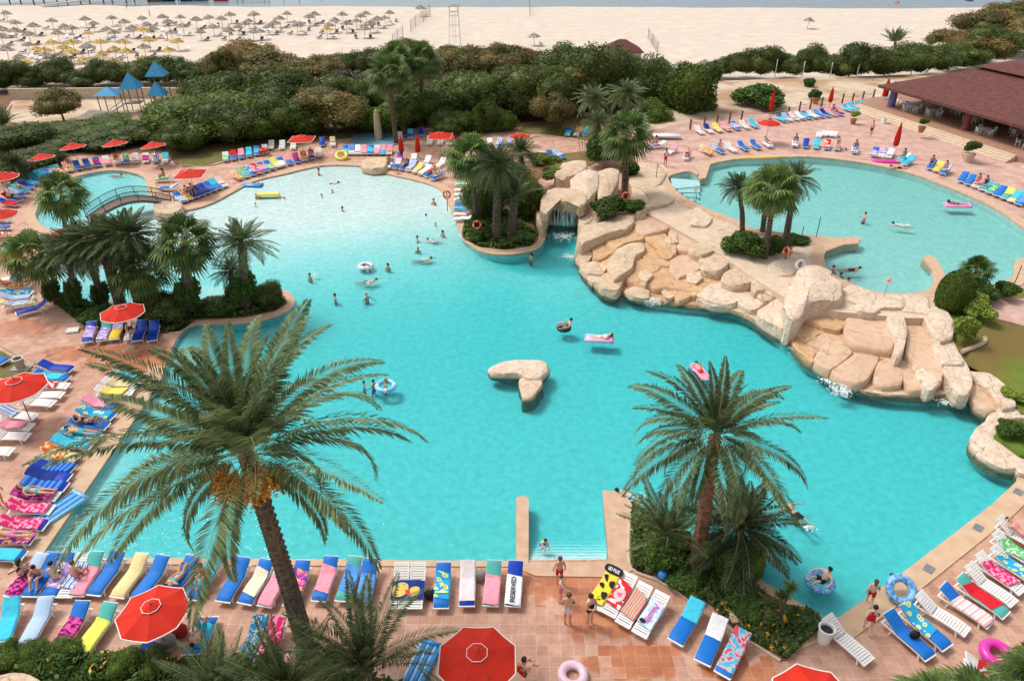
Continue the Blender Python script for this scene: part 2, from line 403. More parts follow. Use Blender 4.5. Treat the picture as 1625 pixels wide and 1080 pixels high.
# ------------------------------------------------------------------ ground, sand, sea
ZU = 1.3                      # level of the upper terrace and its pool
WL = -0.09                    # main pool water level
UW = ZU-0.09
def ground_mat(name, c1, c2, scale, rough=.95, bump=.4, bscale=8, c3=None):
    m, nt, b = new_mat(name); L = nt.links; b.inputs['Roughness'].default_value = rough; b.inputs['Specular IOR Level'].default_value = .12
    tc = N(nt, 'ShaderNodeTexCoord'); n1 = N(nt, 'ShaderNodeTexNoise', Scale=scale, Detail=6.0); L.new(tc.outputs['Object'], n1.inputs['Vector'])
    rp = N(nt, 'ShaderNodeValToRGB'); e = rp.color_ramp.elements; e[0].position = .33; e[1].position = .66; e[0].color = rgb(c1); e[1].color = rgb(c2)
    L.new(n1.outputs['Fac'], rp.inputs['Fac']); out = rp.outputs[0]
    if c3:
        n3 = N(nt, 'ShaderNodeTexNoise', Scale=scale*.3, Detail=4.0); L.new(tc.outputs['Object'], n3.inputs['Vector'])
        r3 = N(nt, 'ShaderNodeValToRGB'); r3.color_ramp.elements[0].position = .45; r3.color_ramp.elements[1].position = .6; L.new(n3.outputs['Fac'], r3.inputs['Fac'])
        mx = N(nt, 'ShaderNodeMix', data_type='RGBA'); L.new(r3.outputs[0], mx.inputs['Factor']); L.new(out, mx.inputs['A']); mx.inputs['B'].default_value = rgb(c3); out = mx.outputs['Result']
    L.new(out, b.inputs['Base Color'])
    n2 = N(nt, 'ShaderNodeTexNoise', Scale=bscale, Detail=6.0); L.new(tc.outputs['Object'], n2.inputs['Vector'])
    bp = N(nt, 'ShaderNodeBump', Strength=bump, Distance=.08); L.new(n2.outputs['Fac'], bp.inputs['Height']); L.new(bp.outputs[0], b.inputs['Normal'])
    return m
M_SAND = ground_mat('beach_sand', (.56,.46,.37), (.67,.57,.48), .35, bump=.9, bscale=2.4, c3=(.60,.51,.43))
M_SOIL = ground_mat('garden_soil', (.13,.075,.045), (.24,.15,.09), 1.2, bump=.8, c3=(.20,.11,.06))
M_LAWN = ground_mat('lawn_grass', (.12,.135,.035), (.20,.20,.06), 1.5, bump=.8, bscale=25, c3=(.24,.17,.08))
M_LAWN2 = ground_mat('dry_lawn', (.10,.17,.02), (.19,.25,.04), .5, bump=.8, bscale=25, c3=(.20,.15,.05))
M_LAWN3 = ground_mat('green_lawn', (.10,.17,.02), (.17,.25,.04), 1.5, bump=.8, bscale=25)
M_DIRT = ground_mat('pale_sandy_earth', (.50,.38,.27), (.62,.50,.38), .6, bump=.6, c3=(.40,.25,.15))

def tile_mat(name, c1, c2, mortar, wets=(), size=.46, stain=(.50,.20,.10)):
    m, nt, b = new_mat(name); L = nt.links; b.inputs['Specular IOR Level'].default_value = .3
    tc = N(nt, 'ShaderNodeTexCoord')
    br = N(nt, 'ShaderNodeTexBrick', Scale=1.0); br.offset = 0; br.squash = 1
    br.inputs['Brick Width'].default_value = size; br.inputs['Row Height'].default_value = size; br.inputs['Mortar Size'].default_value = .011; br.inputs['Mortar Smooth'].default_value = .4
    br.inputs['Color1'].default_value = rgb(c1); br.inputs['Color2'].default_value = rgb(c2); br.inputs['Mortar'].default_value = rgb(mortar)
    L.new(tc.outputs['Object'], br.inputs['Vector'])
    n1 = N(nt, 'ShaderNodeTexNoise', Scale=.6, Detail=9.0); n1.inputs['Roughness'].default_value = .75; L.new(tc.outputs['Object'], n1.inputs['Vector'])
    r1 = N(nt, 'ShaderNodeValToRGB'); r1.color_ramp.elements[0].position = .36; r1.color_ramp.elements[1].position = .64
    r1.color_ramp.elements[0].color = (.72,.62,.56,1); r1.color_ramp.elements[1].color = (1.10,1.08,1.06,1); L.new(n1.outputs['Fac'], r1.inputs['Fac'])
    mx = N(nt, 'ShaderNodeMix', data_type='RGBA', blend_type='MULTIPLY'); mx.inputs['Factor'].default_value = 1; L.new(br.outputs['Color'], mx.inputs['A']); L.new(r1.outputs[0], mx.inputs['B'])
    # small rusty stains
    n3 = N(nt, 'ShaderNodeTexNoise', Scale=1.8, Detail=7.0); n3.inputs['Roughness'].default_value = .7; L.new(tc.outputs['Object'], n3.inputs['Vector'])
    r3 = N(nt, 'ShaderNodeValToRGB'); r3.color_ramp.elements[0].position = .56; r3.color_ramp.elements[1].position = .70; L.new(n3.outputs['Fac'], r3.inputs['Fac'])
    m3 = N(nt, 'ShaderNodeMath', operation='MULTIPLY'); m3.inputs[1].default_value = .75; L.new(r3.outputs[0], m3.inputs[0])
    mx3 = N(nt, 'ShaderNodeMix', data_type='RGBA'); L.new(m3.outputs[0], mx3.inputs['Factor']); L.new(mx.outputs['Result'], mx3.inputs['A']); mx3.inputs['B'].default_value = rgb(stain)
    # puddled, wet tiles where bathers drip: each patch has its place on the paving
    tot = None
    for (x, y, rx, ry) in wets:
        mp = N(nt, 'ShaderNodeMapping'); mp.inputs['Location'].default_value = (-x/rx, -y/ry, 0); mp.inputs['Scale'].default_value = (1/rx, 1/ry, 0); L.new(tc.outputs['Object'], mp.inputs['Vector'])
        ln = N(nt, 'ShaderNodeVectorMath', operation='LENGTH'); L.new(mp.outputs[0], ln.inputs[0])
        sb = N(nt, 'ShaderNodeMath', operation='SUBTRACT', use_clamp=True); sb.inputs[0].default_value = 1.25; L.new(ln.outputs['Value'], sb.inputs[1])
        if tot is None: tot = sb.outputs[0]
        else:
            a = N(nt, 'ShaderNodeMath', operation='MAXIMUM'); L.new(tot, a.inputs[0]); L.new(sb.outputs[0], a.inputs[1]); tot = a.outputs[0]
    fin = mx3.outputs['Result']
    if tot is not None:
        n4 = N(nt, 'ShaderNodeTexNoise', Scale=1.1, Detail=3.0); L.new(tc.outputs['Object'], n4.inputs['Vector'])
        # tiles hold water tile by tile
        sn = N(nt, 'ShaderNodeVectorMath', operation='SNAP'); sn.inputs[1].default_value = (size, size, 1); L.new(tc.outputs['Object'], sn.inputs[0])
        wnz = N(nt, 'ShaderNodeTexWhiteNoise'); L.new(sn.outputs[0], wnz.inputs['Vector'])
        a1 = N(nt, 'ShaderNodeMath', operation='MULTIPLY_ADD'); a1.inputs[1].default_value = .45; L.new(wnz.outputs['Value'], a1.inputs[0]); L.new(n4.outputs['Fac'], a1.inputs[2])
        a2 = N(nt, 'ShaderNodeMath', operation='MULTIPLY'); L.new(a1.outputs[0], a2.inputs[0]); L.new(tot, a2.inputs[1])
        rw = N(nt, 'ShaderNodeValToRGB'); rw.color_ramp.elements[0].position = .36; rw.color_ramp.elements[1].position = .46; L.new(a2.outputs[0], rw.inputs['Fac'])
        mw = N(nt, 'ShaderNodeMix', data_type='RGBA', blend_type='MULTIPLY'); mw.inputs['B'].default_value = (.88,.55,.36,1)
        m5 = N(nt, 'ShaderNodeMath', operation='MULTIPLY'); m5.inputs[1].default_value = .9; L.new(rw.outputs[0], m5.inputs[0])
        L.new(m5.outputs[0], mw.inputs['Factor']); L.new(fin, mw.inputs['A']); fin = mw.outputs['Result']
        rr = N(nt, 'ShaderNodeMapRange'); rr.inputs['To Min'].default_value = .8; rr.inputs['To Max'].default_value = .35; L.new(rw.outputs[0], rr.inputs['Value']); L.new(rr.outputs[0], b.inputs['Roughness'])
    else: b.inputs['Roughness'].default_value = .8
    L.new(fin, b.inputs['Base Color'])
    bp = N(nt, 'ShaderNodeBump', Strength=.35, Distance=.02); L.new(br.outputs['Fac'], bp.inputs['Height']); bp.invert = True; L.new(bp.outputs[0], b.inputs['Normal'])
    return m
def wp(px, py, rx, ry): p = G(px, py); return (p.x, p.y, rx, ry)
M_TILE = tile_mat('terracotta_paving', (.50,.29,.215), (.60,.385,.295), (.64,.50,.42),
                  wets=(wp(230,572,5.2,2.4), wp(140,560,4.0,1.5), wp(20,520,4,1.5), wp(60,385,4,3), wp(905,925,3.8,1.7), wp(850,915,2.0,.8), wp(1180,1060,2,1), wp(960,985,2.4,1.6), wp(1010,1045,2.6,1.2), wp(1480,860,1.6,1.0)))
M_TILE_U = tile_mat('pink_paving', (.55,.36,.31), (.60,.41,.355), (.52,.36,.31), size=.6, stain=(.46,.27,.22))
M_COPING = mat('beige_coping', (.52,.34,.21), .8, col2=(.62,.44,.30), scale=1.4, bump=.25, bscale=9)
M_COPING_P = mat('sandy_pool_deck_edge', (.50,.31,.20), .85, col2=(.60,.42,.30), scale=2.2, bump=.5, bscale=7, detail=8)
M_LINER = mat('pale_pool_floor', (.60,.65,.64), .8, col2=(.76,.80,.79), scale=2.6, detail=9)

# --- pool outlines (photo pixels, unprojected onto their level)
z2 = lambda pts: ZP(400, 180, K4, pts)
main_px = [(62,886),(440,889),(820,892),(820,789),(829,786),(838,789),(838,888),(965,887),(957,779),(975,780),(1090,849),(1205,919),(1316,984),(1327,985),
 (1440,906),(1578,800),(1614,766),(1611,750),(1590,742),(1562,730),(1545,710),(1546,692),(1566,674),(1566,655),(1545,634),(1500,627),(1440,627),(1380,614),(1320,592),(1280,572),(1250,546),
 (1205,510),(1150,489),(1060,480),(990,464),(945,447),(925,425),(917,398),(916,350),(905,338),(880,334),(862,345),(866,368),(861,384),(846,397),(800,404),(762,398),(737,380),(724,350),(712,322),(697,299)]+\
 [(659,286),(615,276),(581,265),(543,262),(504,264),(452,276),(400,289),(337,322),(290,335),(259,338),(246,325),(240,312),(235,300),(228,281),(200,272),(168,271),(137,276),(110,284),(85,301),(65,322),(55,342),(70,361),(95,366),(128,364),
 (112,385),(86,402),(70,430),(66,455),(84,478),(130,486),(170,478),(230,486),(300,492),(350,478),(400,462),(440,459),(462,468),(464,486),(440,500),(385,512),(312,514),(285,530),(262,580),(249,611),(207,673)]
MAIN = [tuple(G(x, y, 0)) for x, y in main_px]
def subdiv(poly, sharp):
    """round the free-form stretches, keep the straight ones"""
    out = []; m = len(poly)
    for i in range(m):
        p1, p2 = poly[i], poly[(i+1) % m]
        if i in sharp: out.append(p1); continue
        p0, p3 = poly[(i-1) % m], poly[(i+2) % m]
        for k in range(4):
            t = k/4; out.append(tuple(.5*((2*b)+(-a+c)*t+(2*a-5*b+4*c-d)*t*t+(-a+3*b-3*c+d)*t**3) for a, b, c, d in zip(p0, p1, p2, p3)))
    return out
MAIN_S = subdiv(MAIN, set(list(range(0, 16))+[len(MAIN)-1]))
up_px = [(1064,292),(1061,280),(1093,272),(1112,281),(1117,280),(1115,267),(1126,261),(1165,253),(1205,252),(1283,249),(1366,258),(1438,273),(1490,291),(1568,324),(1625,361),(1662,390),(1650,408),(1614,413),
 (1609,438),(1590,450),(1560,462),(1524,450),(1497,436),(1486,414),(1475,406),(1467,411),(1480,428),(1482,445),(1474,460),(1438,467),(1386,463),(1350,450),(1316,432),(1306,410),(1314,395),(1338,386),(1360,384),(1361,378),(1320,379),(1295,376),(1240,370),(1191,362),(1170,351),(1113,328),(1077,307)]
UP = [tuple(G(x, y, ZU)) for x, y in up_px]
UP_S = subdiv(UP, set())
up_slab_px = [(1012,318),(1005,268),(1012,232),(1040,205),(1110,188),(1200,178),(1300,164),(1395,150),(1500,150),(1900,140),(2300,210),(2300,420),(1750,520),(1640,520),(1560,500),(1520,480),(1440,488),(1330,480),(1260,462),(1200,425),(1140,385),(1080,348)]
UPS = [tuple(G(x, y, ZU)) for x, y in up_slab_px]

deck_rect = [(-95, 3, 0), (95, 3, 0), (95, 112, 0), (-95, 112, 0)]
o = sheet('paving', deck_rect, M_TILE, 0.0, holes=[MAIN_S], bottom=-2.0); tag(o, kind='structure')
o = sheet('terrace_paving', UPS, M_TILE_U, ZU, holes=[UP_S], bottom=-.4); tag(o, kind='structure')
# pool floors: gentle slope from the beach entry to the deep end
_l1, _l2 = G(62, 886), G(262, 580); _ld = (_l2-_l1).normalized()
def depth_main(x, y):
    q = Vector((x-_l1.x, y-_l1.y, 0)); dl = abs(q.x*_ld.y-q.y*_ld.x); edge = min(1, .4+.6*dl/3) if y < 48 and x < -8 else 1
    return max(.04, edge*depth_open(x, y))
def depth_open(x, y):
    s = y+.28*max(0, -x-5)
    t = min(1, max(0, (65-s)/(65-38))); t = t*t*(3-2*t); d = .04+.68*t
    dk = sqrt((x+45.5)**2+(y-66)**2)
    if dk < 14: k = max(0, min(1, (dk-8)/6)); d = d*k+.24*(1-k)
    g = sqrt((x-4.0)**2+(y-57)**2)                       # the grotto passage is deep
    if g < 9: d = max(d, .75*(1-max(0, (g-6)/3)))
    return d
def floor_grid(name, x0, x1, y0, y1, st, fn, m):
    nx = int((x1-x0)/st)+1; ny = int((y1-y0)/st)+1
    V = [(x0+i*st, y0+j*st, fn(x0+i*st, y0+j*st)) for j in range(ny) for i in range(nx)]
    Fc = [(j*nx+i, j*nx+i+1, (j+1)*nx+i+1, (j+1)*nx+i) for j in range(ny-1) for i in range(nx-1)]
    return tag(link(name, np_mesh(name, V, Fc, m, True)), kind='structure')
floor_grid('pool_floor', -72, 42, 19, 84, .8, lambda x, y: WL-depth_main(x, y), M_LINER)
o = sheet('upper_pool_floor', UP_S, M_LINER, UW-.62); tag(o, kind='structure')
# water: clear absorbing body with a rippled, reflecting top
def water_mat(name, absorb, dens, ripple=.25, rscale=1.6):
    m, nt, b = new_mat(name); L = nt.links; nt.nodes.remove(b)
    tr = N(nt, 'ShaderNodeBsdfTransparent'); gl = N(nt, 'ShaderNodeBsdfGlossy'); gl.inputs['Roughness'].default_value = .06
    fr = N(nt, 'ShaderNodeFresnel', IOR=1.33); mx = N(nt, 'ShaderNodeMixShader')
    tc = N(nt, 'ShaderNodeTexCoord'); n1 = N(nt, 'ShaderNodeTexNoise', Scale=rscale, Detail=5.0); n1.inputs['Distortion'].default_value = 1.2; L.new(tc.outputs['Object'], n1.inputs['Vector'])
    bp = N(nt, 'ShaderNodeBump', Strength=ripple, Distance=.12); L.new(n1.outputs['Fac'], bp.inputs['Height'])
    L.new(bp.outputs[0], gl.inputs['Normal']); L.new(bp.outputs[0], fr.inputs['Normal'])
    L.new(fr.outputs[0], mx.inputs[0]); L.new(tr.outputs[0], mx.inputs[1]); L.new(gl.outputs[0], mx.inputs[2])
    ou = nt.nodes['Material Output']; L.new(mx.outputs[0], ou.inputs['Surface'])
    va = N(nt, 'ShaderNodeVolumeAbsorption'); va.inputs['Color'].default_value = rgb(absorb); va.inputs['Density'].default_value = dens; L.new(va.outputs[0], ou.inputs['Volume'])
    return m
M_WATER = water_mat('pool_water', (0.13,.885,.905), 1.36, .6, 2.2)
M_WATER_U = water_mat('upper_pool_water', (0.36,.85,.83), .72, .5, 2.2)
o = sheet('pool_water', MAIN_S, M_WATER, WL, bottom=-1.9); tag(o, kind='structure')
def line_walls(o, name, poly, z, zb):
    k = len(poly); mb = MB(); mb.add([(p[0], p[1], z) for p in poly]+[(p[0], p[1], zb) for p in poly], [(i, i+k, (i+1) % k+k, (i+1) % k) for i in range(k)])
    # the lining stands 1 cm inside the structural wall
    me = mb.mesh(name, M_LINER); ob = link(name, me); c = Vector((0, 0, 0)); n = k
    area = sum(poly[i][0]*poly[(i+1) % k][1]-poly[(i+1) % k][0]*poly[i][1] for i in range(k)); sg = 1 if area > 0 else -1
    for i in range(k):
        a = Vector(poly[i-1][:2]); b = Vector(poly[(i+1) % k][:2]); t = (b-a).normalized(); nn = Vector((-t.y, t.x))*sg*.02
        for j in (i, i+k): me.vertices[j].co.x += nn.x; me.vertices[j].co.y += nn.y
    return tag(ob, kind='structure')
line_walls(None, 'pool_lining', MAIN_S, WL+.02, -1.85)
line_walls(None, 'upper_pool_lining', UP_S, UW+.02, -.2)
def close_bottom(o, poly, zb):
    me = o.data; bm = bmesh.new(); bm.from_mesh(me)
    bmesh.ops.holes_fill(bm, edges=bm.edges, sides=0); bm.to_mesh(me); bm.free()
close_bottom(o, MAIN_S, -1.9)
o = sheet('upper_pool_water', UP_S, M_WATER_U, UW, bottom=-.3); tag(o, kind='structure'); close_bottom(o, UP_S, -.3)

# copings: a strip that follows the pool edge
def coping(name, loop, w, z, m, h=.05, i0=0, i1=None, closed=False, inset=.06):
    pts = [Vector((p[0], p[1])) for p in loop]; n = len(pts)
    area = sum(pts[i].x*pts[(i+1) % n].y-pts[(i+1) % n].x*pts[i].y for i in range(n)); sg = -1 if area > 0 else 1
    idx = list(range(n)) if closed else [i % n for i in range(i0, i1+1)]
    A = []; B = []
    for i in idx:
        a = (pts[i]-pts[i-1]); b = (pts[(i+1) % n]-pts[i])
        if a.length < 1e-6 or b.length < 1e-6: continue
        a.normalize(); b.normalize(); t = (a+b)
        if t.length < .2: t = b.copy()
        t.normalize(); nn = Vector((-t.y, t.x))*sg; k = 1/max(.8, nn.dot(Vector((-b.y, b.x))*sg))
        near = min([(pts[i]-pts[j]).length for j in range(n) if min((i-j) % n, (j-i) % n) > 5 and (pts[i]-pts[j]).dot(nn) < 0]+[99])
        ww = min(w*k, .44*near)
        A.append(pts[i]-nn*min(inset, .1*near)); B.append(pts[i]+nn*ww)
    m_ = len(A); vs = []
    for a, b in zip(A, B): vs += [(a.x, a.y, z-.12), (a.x, a.y, z+h), (b.x, b.y, z+h), (b.x, b.y, z-.02)]
    fs = []
    for i in range(m_ if closed else m_-1):
        p = i*4; q = ((i+1) % m_)*4
        for k in range(3): fs.append((p+k, p+k+1, q+k+1, q+k))
    mb = MB(); mb.add(vs, fs); me = mb.mesh(name, m)
    bm = bmesh.new(); bm.from_mesh(me); bmesh.ops.recalc_face_normals(bm, faces=bm.faces); bm.to_mesh(me); bm.free()
    return tag(link(name, me), kind='structure')
def find(loop, px, py, z=0):
    g = G(px, py, z); return min(range(len(loop)), key=lambda i: (loop[i][0]-g.x)**2+(loop[i][1]-g.y)**2)
n_ = len(MAIN_S)
coping('coping', MAIN_S, .30, 0, M_COPING, i0=0, i1=find(MAIN_S, 820, 892)-0)
i_a = find(MAIN_S, 1316, 984); i_b = find(MAIN_S, 1611, 752)
coping('coping', MAIN_S, .85, 0, M_COPING, h=.05, i0=i_a, i1=i_b)
coping('coping', MAIN_S, .9, 0, M_COPING_P, h=.045, i0=find(MAIN_S, 868, 366), i1=find(MAIN_S, 259, 338))
coping('coping', MAIN_S, .8, 0, M_COPING_P, h=.045, i0=find(MAIN_S, 240, 312), i1=find(MAIN_S, 128, 364))
coping('coping', MAIN_S, .7, 0, M_COPING_P, h=.045, i0=find(MAIN_S, 112, 385), i1=find(MAIN_S, 285, 530))
coping('coping', MAIN_S, .95, 0, M_COPING, h=.045, i0=find(MAIN_S, 262, 580), i1=n_+0)
coping('upper_coping', UP_S, .85, ZU, M_COPING_P, h=.05, closed=True)
# thin drain slot beside the left coping
# step wall between the deep water and the stair bay, and the wedge deck
walk = [(838,893),(838,789),(829,786),(820,789),(820,893)]
o = sheet('pool_dividing_wall', [tuple(G(x, y, .05)) for x, y in [(819,897),(819,790),(824,787),(833,787),(839,790),(839,897)]], M_COPING_P, .055, bottom=-1.5); tag(o, 'narrow beige wall standing out into the pool beside the steps', 'wall')
o = sheet('pool_deck', [tuple(G(x, y, .05)) for x, y in [(819,900),(845,891),(966,890),(956,777),(977,779),(1004,798),(1000,850),(1003,905),(970,915),(850,913)]], M_COPING_P, .05, bottom=-.0); tag(o, kind='structure')
o = sheet('pool_deck', [tuple(G(x, y, .045)) for x, y in [(975,779),(1090,848),(1205,918),(1316,984),(1330,986),(1335,1005),(1240,1040),(1170,985),(1100,905),(1010,880),(1000,830),(1000,797)]], M_COPING, .046, bottom=0.0); tag(o, kind='structure')
# entry steps under water
mb = MB()
for i in range(6):
    yb = 887-i*7.5
    a, b_ = G(840,yb,0), G(963,yb,0); c, d = G(963,yb-7.5,0), G(840,yb-7.5,0); zt = -.16-.105*i
    mb.add([(p.x, p.y, zt) for p in (a, b_, c, d)]+[(p.x, p.y, -1.5) for p in (a, b_, c, d)], [(0,1,2,3),(2,3,7,6)[::-1],(0,4,5,1)[::-1],(0,3,7,4),(1,2,6,5)[::-1]])
    zt2 = zt+.012
    e0, e1 = G(840,yb-6.0,0), G(963,yb-6.0,0); mb.cur = 1
    mb.add([(d.x,d.y,zt2),(e0.x,e0.y,zt2),(e1.x,e1.y,zt2),(c.x,c.y,zt2)], [(0,1,2,3)]); mb.cur = 0
o = mb.build('pool_steps', [mat('pale_blue_step', (.58,.74,.77), .7, var=.08, scale=5), mat('white_step_edge', (.80,.85,.86), .7, var=.05)]); tag(o, 'flight of pale underwater steps leading into the main pool', 'steps')
mb = MB()
for i in range(4):
    a, b_, c, d = G(1064+i*9,279+i*4,ZU), G(1110-i*1,283+i*7,ZU), G(1112,292+i*7,ZU), G(1068+i*9,296+i*4,ZU)
    zt = UW-.12-.12*i
    mb.add([(p.x, p.y, zt) for p in (a, b_, c, d)]+[(p.x, p.y, UW-.6) for p in (a, b_, c, d)], [(0,1,2,3),(0,4,5,1)[::-1],(1,2,6,5)[::-1],(2,3,7,6)[::-1]])
o = mb.build('pool_steps', mat('pale_blue_step', (.5,.7,.75))); tag(o, 'underwater steps in the corner of the upper pool', 'steps')

TERR = [(1000,262),(1055,262),(1060,280),(1062,300),(1115,337),(1172,360),(1192,371),(1240,379),(1292,386),(1300,400),(1300,435),(1340,459),(1390,475),(1440,478),(1480,470),(1497,480),(1497,505),(1440,505),(1330,495),(1255,478),(1200,445),(1140,402),(1070,362),(1004,326)]
M_RSAND = mat('sandy_rock', (.56,.42,.30), .9, col2=(.68,.54,.41), scale=1.6, bump=.9, bscale=5, detail=9)
tag(sheet('rock_terrace', PX(TERR, ZU), M_RSAND, ZU+.03, bottom=-.6), kind='structure')
for k_, sp_ in enumerate(([(1286,373),(1321,377),(1363,376),(1363,386),(1338,388),(1312,398),(1290,392)], [(1464,409),(1475,404),(1487,412),(1500,436),(1512,447),(1482,462),(1478,458),(1484,445),(1481,428)], [(1108,281),(1112,267),(1128,259),(1120,282),(1112,284)]  )):
    tag(sheet('pool_spur', PX(sp_, ZU+.05), M_COPING_P, ZU+.058+.002*k_, bottom=UW-.5), kind='structure')
# the one big ground sheet, hollow where the resort's paving stands
S = 5000
o = sheet('ground', [(-S,-S,0),(S,-S,0),(S,S,0),(-S,S,0)], M_SAND, -1.2, holes=[deck_rect]); tag(o, kind='structure')
# beach: rises behind the hedges, slips under the sea
xs = np.linspace(-420, 420, 121); ys = np.linspace(111.8, 300, 95); V = []
WATERLINE = 219
def beach_z(x, y):
    wl = WATERLINE-3.0*sin(x*.012+.6)-(x < -60)*0
    z = .02 if y < wl-25 else .02-(y-(wl-25))*.0134
    return z+noise.noise(Vector((x*.09, y*.09, 0)))*.05*(1 if y > 118 else .0)
V = [(x, y, beach_z(x, y) if y > 112 else 0) for y in ys for x in xs]; nx = len(xs)
Fc = [(j*nx+i, j*nx+i+1, (j+1)*nx+i+1, (j+1)*nx+i) for j in range(len(ys)-1) for i in range(nx-1)]
tag(link('beach_sand', np_mesh('beach_sand', V, Fc, M_SAND, True)), kind='structure')
m, nt, b = new_mat('sea_water'); b.inputs['Base Color'].default_value = (.20,.29,.35,1); b.inputs['Roughness'].default_value = .12
tc = N(nt, 'ShaderNodeTexCoord'); nz = N(nt, 'ShaderNodeTexNoise', Scale=1.0, Detail=5.0); mp = N(nt, 'ShaderNodeMapping'); mp.inputs['Scale'].default_value = (.35, 1, 1); nt.links.new(tc.outputs['Object'], mp.inputs[0]); nt.links.new(mp.outputs[0], nz.inputs['Vector'])
bp = N(nt, 'ShaderNodeBump', Strength=.5, Distance=.3); nt.links.new(nz.outputs['Fac'], bp.inputs['Height']); nt.links.new(bp.outputs[0], b.inputs['Normal'])
o = sheet('sea_water', [(-S,205,0),(S,205,0),(S,S,0),(-S,S,0)], m, -.32); tag(o, kind='structure')

# gardens and lawns (sheets a few mm above the paving)
soil = PX([(-260,400),(-90,300),(-10,292),(60,256),(130,246),(262,243),(280,262),(340,240),(410,232),(500,218),(560,214),(640,205),(720,200),(800,198),(880,190),(1000,196),(1040,200),(1000,170),(1000,140),(300,140),(-300,140)], .01)
tag(sheet('garden_soil', soil, M_SOIL, .012), kind='structure')
tag(sheet('lawn', PX([(283,250),(300,238),(360,226),(440,216),(520,208),(560,212),(560,218),(500,226),(440,236),(370,250),(330,262),(290,266)], .01), M_LAWN, .03), kind='structure')
tag(sheet('lawn', PX([(800,232),(815,222),(830,200),(860,192),(940,190),(1000,200),(1000,240),(945,226),(900,217),(850,212),(830,214)], .01), M_LAWN, .03), kind='structure')
tag(sheet('lawn', PX([(842,252),(880,245),(930,240),(960,245),(940,262),(900,275),(850,285),(830,270)], .01), M_LAWN, .03), kind='structure')
tag(sheet('sandy_clearing', PX([(0,190),(20,158),(90,146),(230,142),(330,142),(300,185),(240,203),(60,203)], .01), M_DIRT, .04), kind='structure')
# sandy paths beyond the upper terrace
tag(sheet('sandy_ground', PX([(1010,215),(1010,180),(1060,150),(1150,128),(1700,110),(1700,140),(1400,150),(1300,166),(1200,180),(1110,190),(1040,205)], ZU), M_DIRT, ZU-.02, bottom=0), kind='structure')
# sloping lawn at the right, from the upper terrace down to the main pool
def slope_sheet(name, ptsz, m, n=0):
    V = [G(x, y, z) for x, y, z in ptsz]; tris = tessellate_polygon([[Vector((v.x, v.y, 0)) for v in V]])
    mb = MB(); fs = []
    for t in tris:
        a, b, c = (V[i] for i in t); fs.append(tuple(t) if (b-a).cross(c-a).z > 0 else tuple(reversed(t)))
    mb.add(V, fs); me = mb.mesh(name, m); bm = bmesh.new(); bm.from_mesh(me)
    if n: bmesh.ops.subdivide_edges(bm, edges=bm.edges, cuts=n, use_grid_fill=True)
    bm.to_mesh(me); bm.free(); return tag(link(name, me), kind='structure')
slope_sheet('sloping_lawn', [(1475,470,1.28),(1560,448,1.32),(1600,455,1.34),(1760,470,1.34),(1760,700,.5),(1660,672,.45),(1618,654,.45),(1592,618,.5),(1560,592,.62),(1520,572,.85),(1490,530,1.1)], M_LAWN2, 2)
tag(sheet('lawn', PX([(1578,690),(1603,664),(1640,672),(1700,700),(1700,745),(1620,722)], .5), M_LAWN3, .52, bottom=0), kind='structure')
tag(sheet('planter_soil', PX([(1003,790),(1060,838),(1205,935),(1300,985),(1296,1000),(1247,1046),(1235,1046),(1180,1010),(1110,940),(1060,925),(1003,900),(998,860)], .06), M_SOIL, .075, bottom=0), kind='structure')
tag(sheet('planter_soil', PX([(-200,1035),(0,1032),(100,1036),(230,1048),(330,1050),(420,1062),(520,1075),(640,1085),(640,1200),(-200,1200)], .02), M_SOIL, .03), kind='structure')
tag(sheet('planter_soil', PX([(738,345),(733,378),(760,392),(800,397),(842,391),(855,380),(850,330),(850,290),(870,262),(850,250),(820,262),(760,300)], .02), M_SOIL, .06), kind='structure')
tag(sheet('planter_soil', PX([(72,460),(90,484),(140,522),(230,532),(285,526),(312,508),(385,505),(438,494),(456,482),(452,470),(430,466),(390,470),(340,486),(250,497),(170,486),(110,488)], .02), M_SOIL, .06), kind='structure')
tag(sheet('lawn', PX([(-60,545),(0,556),(30,572),(55,590),(10,600),(-60,590)], .01), M_LAWN, .03), kind='structure')
# kerbs round planters
M_KERB = mat('stone_kerb', (.45,.33,.23), .9, col2=(.58,.46,.34), scale=5, bump=.6)
def kerb(name, px, z, r=.07, zt=.05, smooth=4):
    w = catmull([tuple(G(x, y, z)) for x, y in px], smooth, closed=False)
    mb = MB(); mb.tube([(p[0], p[1], z+zt) for p in w], r, 6); return tag(mb.build(name, M_KERB), kind='structure')
kerb('kerb', [(1003,795),(998,860),(1003,903),(1040,920),(1075,940),(1120,975),(1180,1012),(1238,1049)], 0)
kerb('kerb', [(738,348),(733,378),(760,394),(800,400),(843,394),(858,382),(857,362)], 0, .09, .04)
kerb('kerb', [(280,262),(330,264),(370,254),(440,240),(500,228),(560,222),(640,222),(700,212)], 0, .06)
kerb('kerb', [(0,548),(30,565),(58,584)], 0, .06)
kerb('kerb', [(1526,560),(1560,546),(1562,538)], 1.0, .14, .1)
kerb('kerb', [(830,222),(870,216),(930,228),(960,236)], 0, .05)
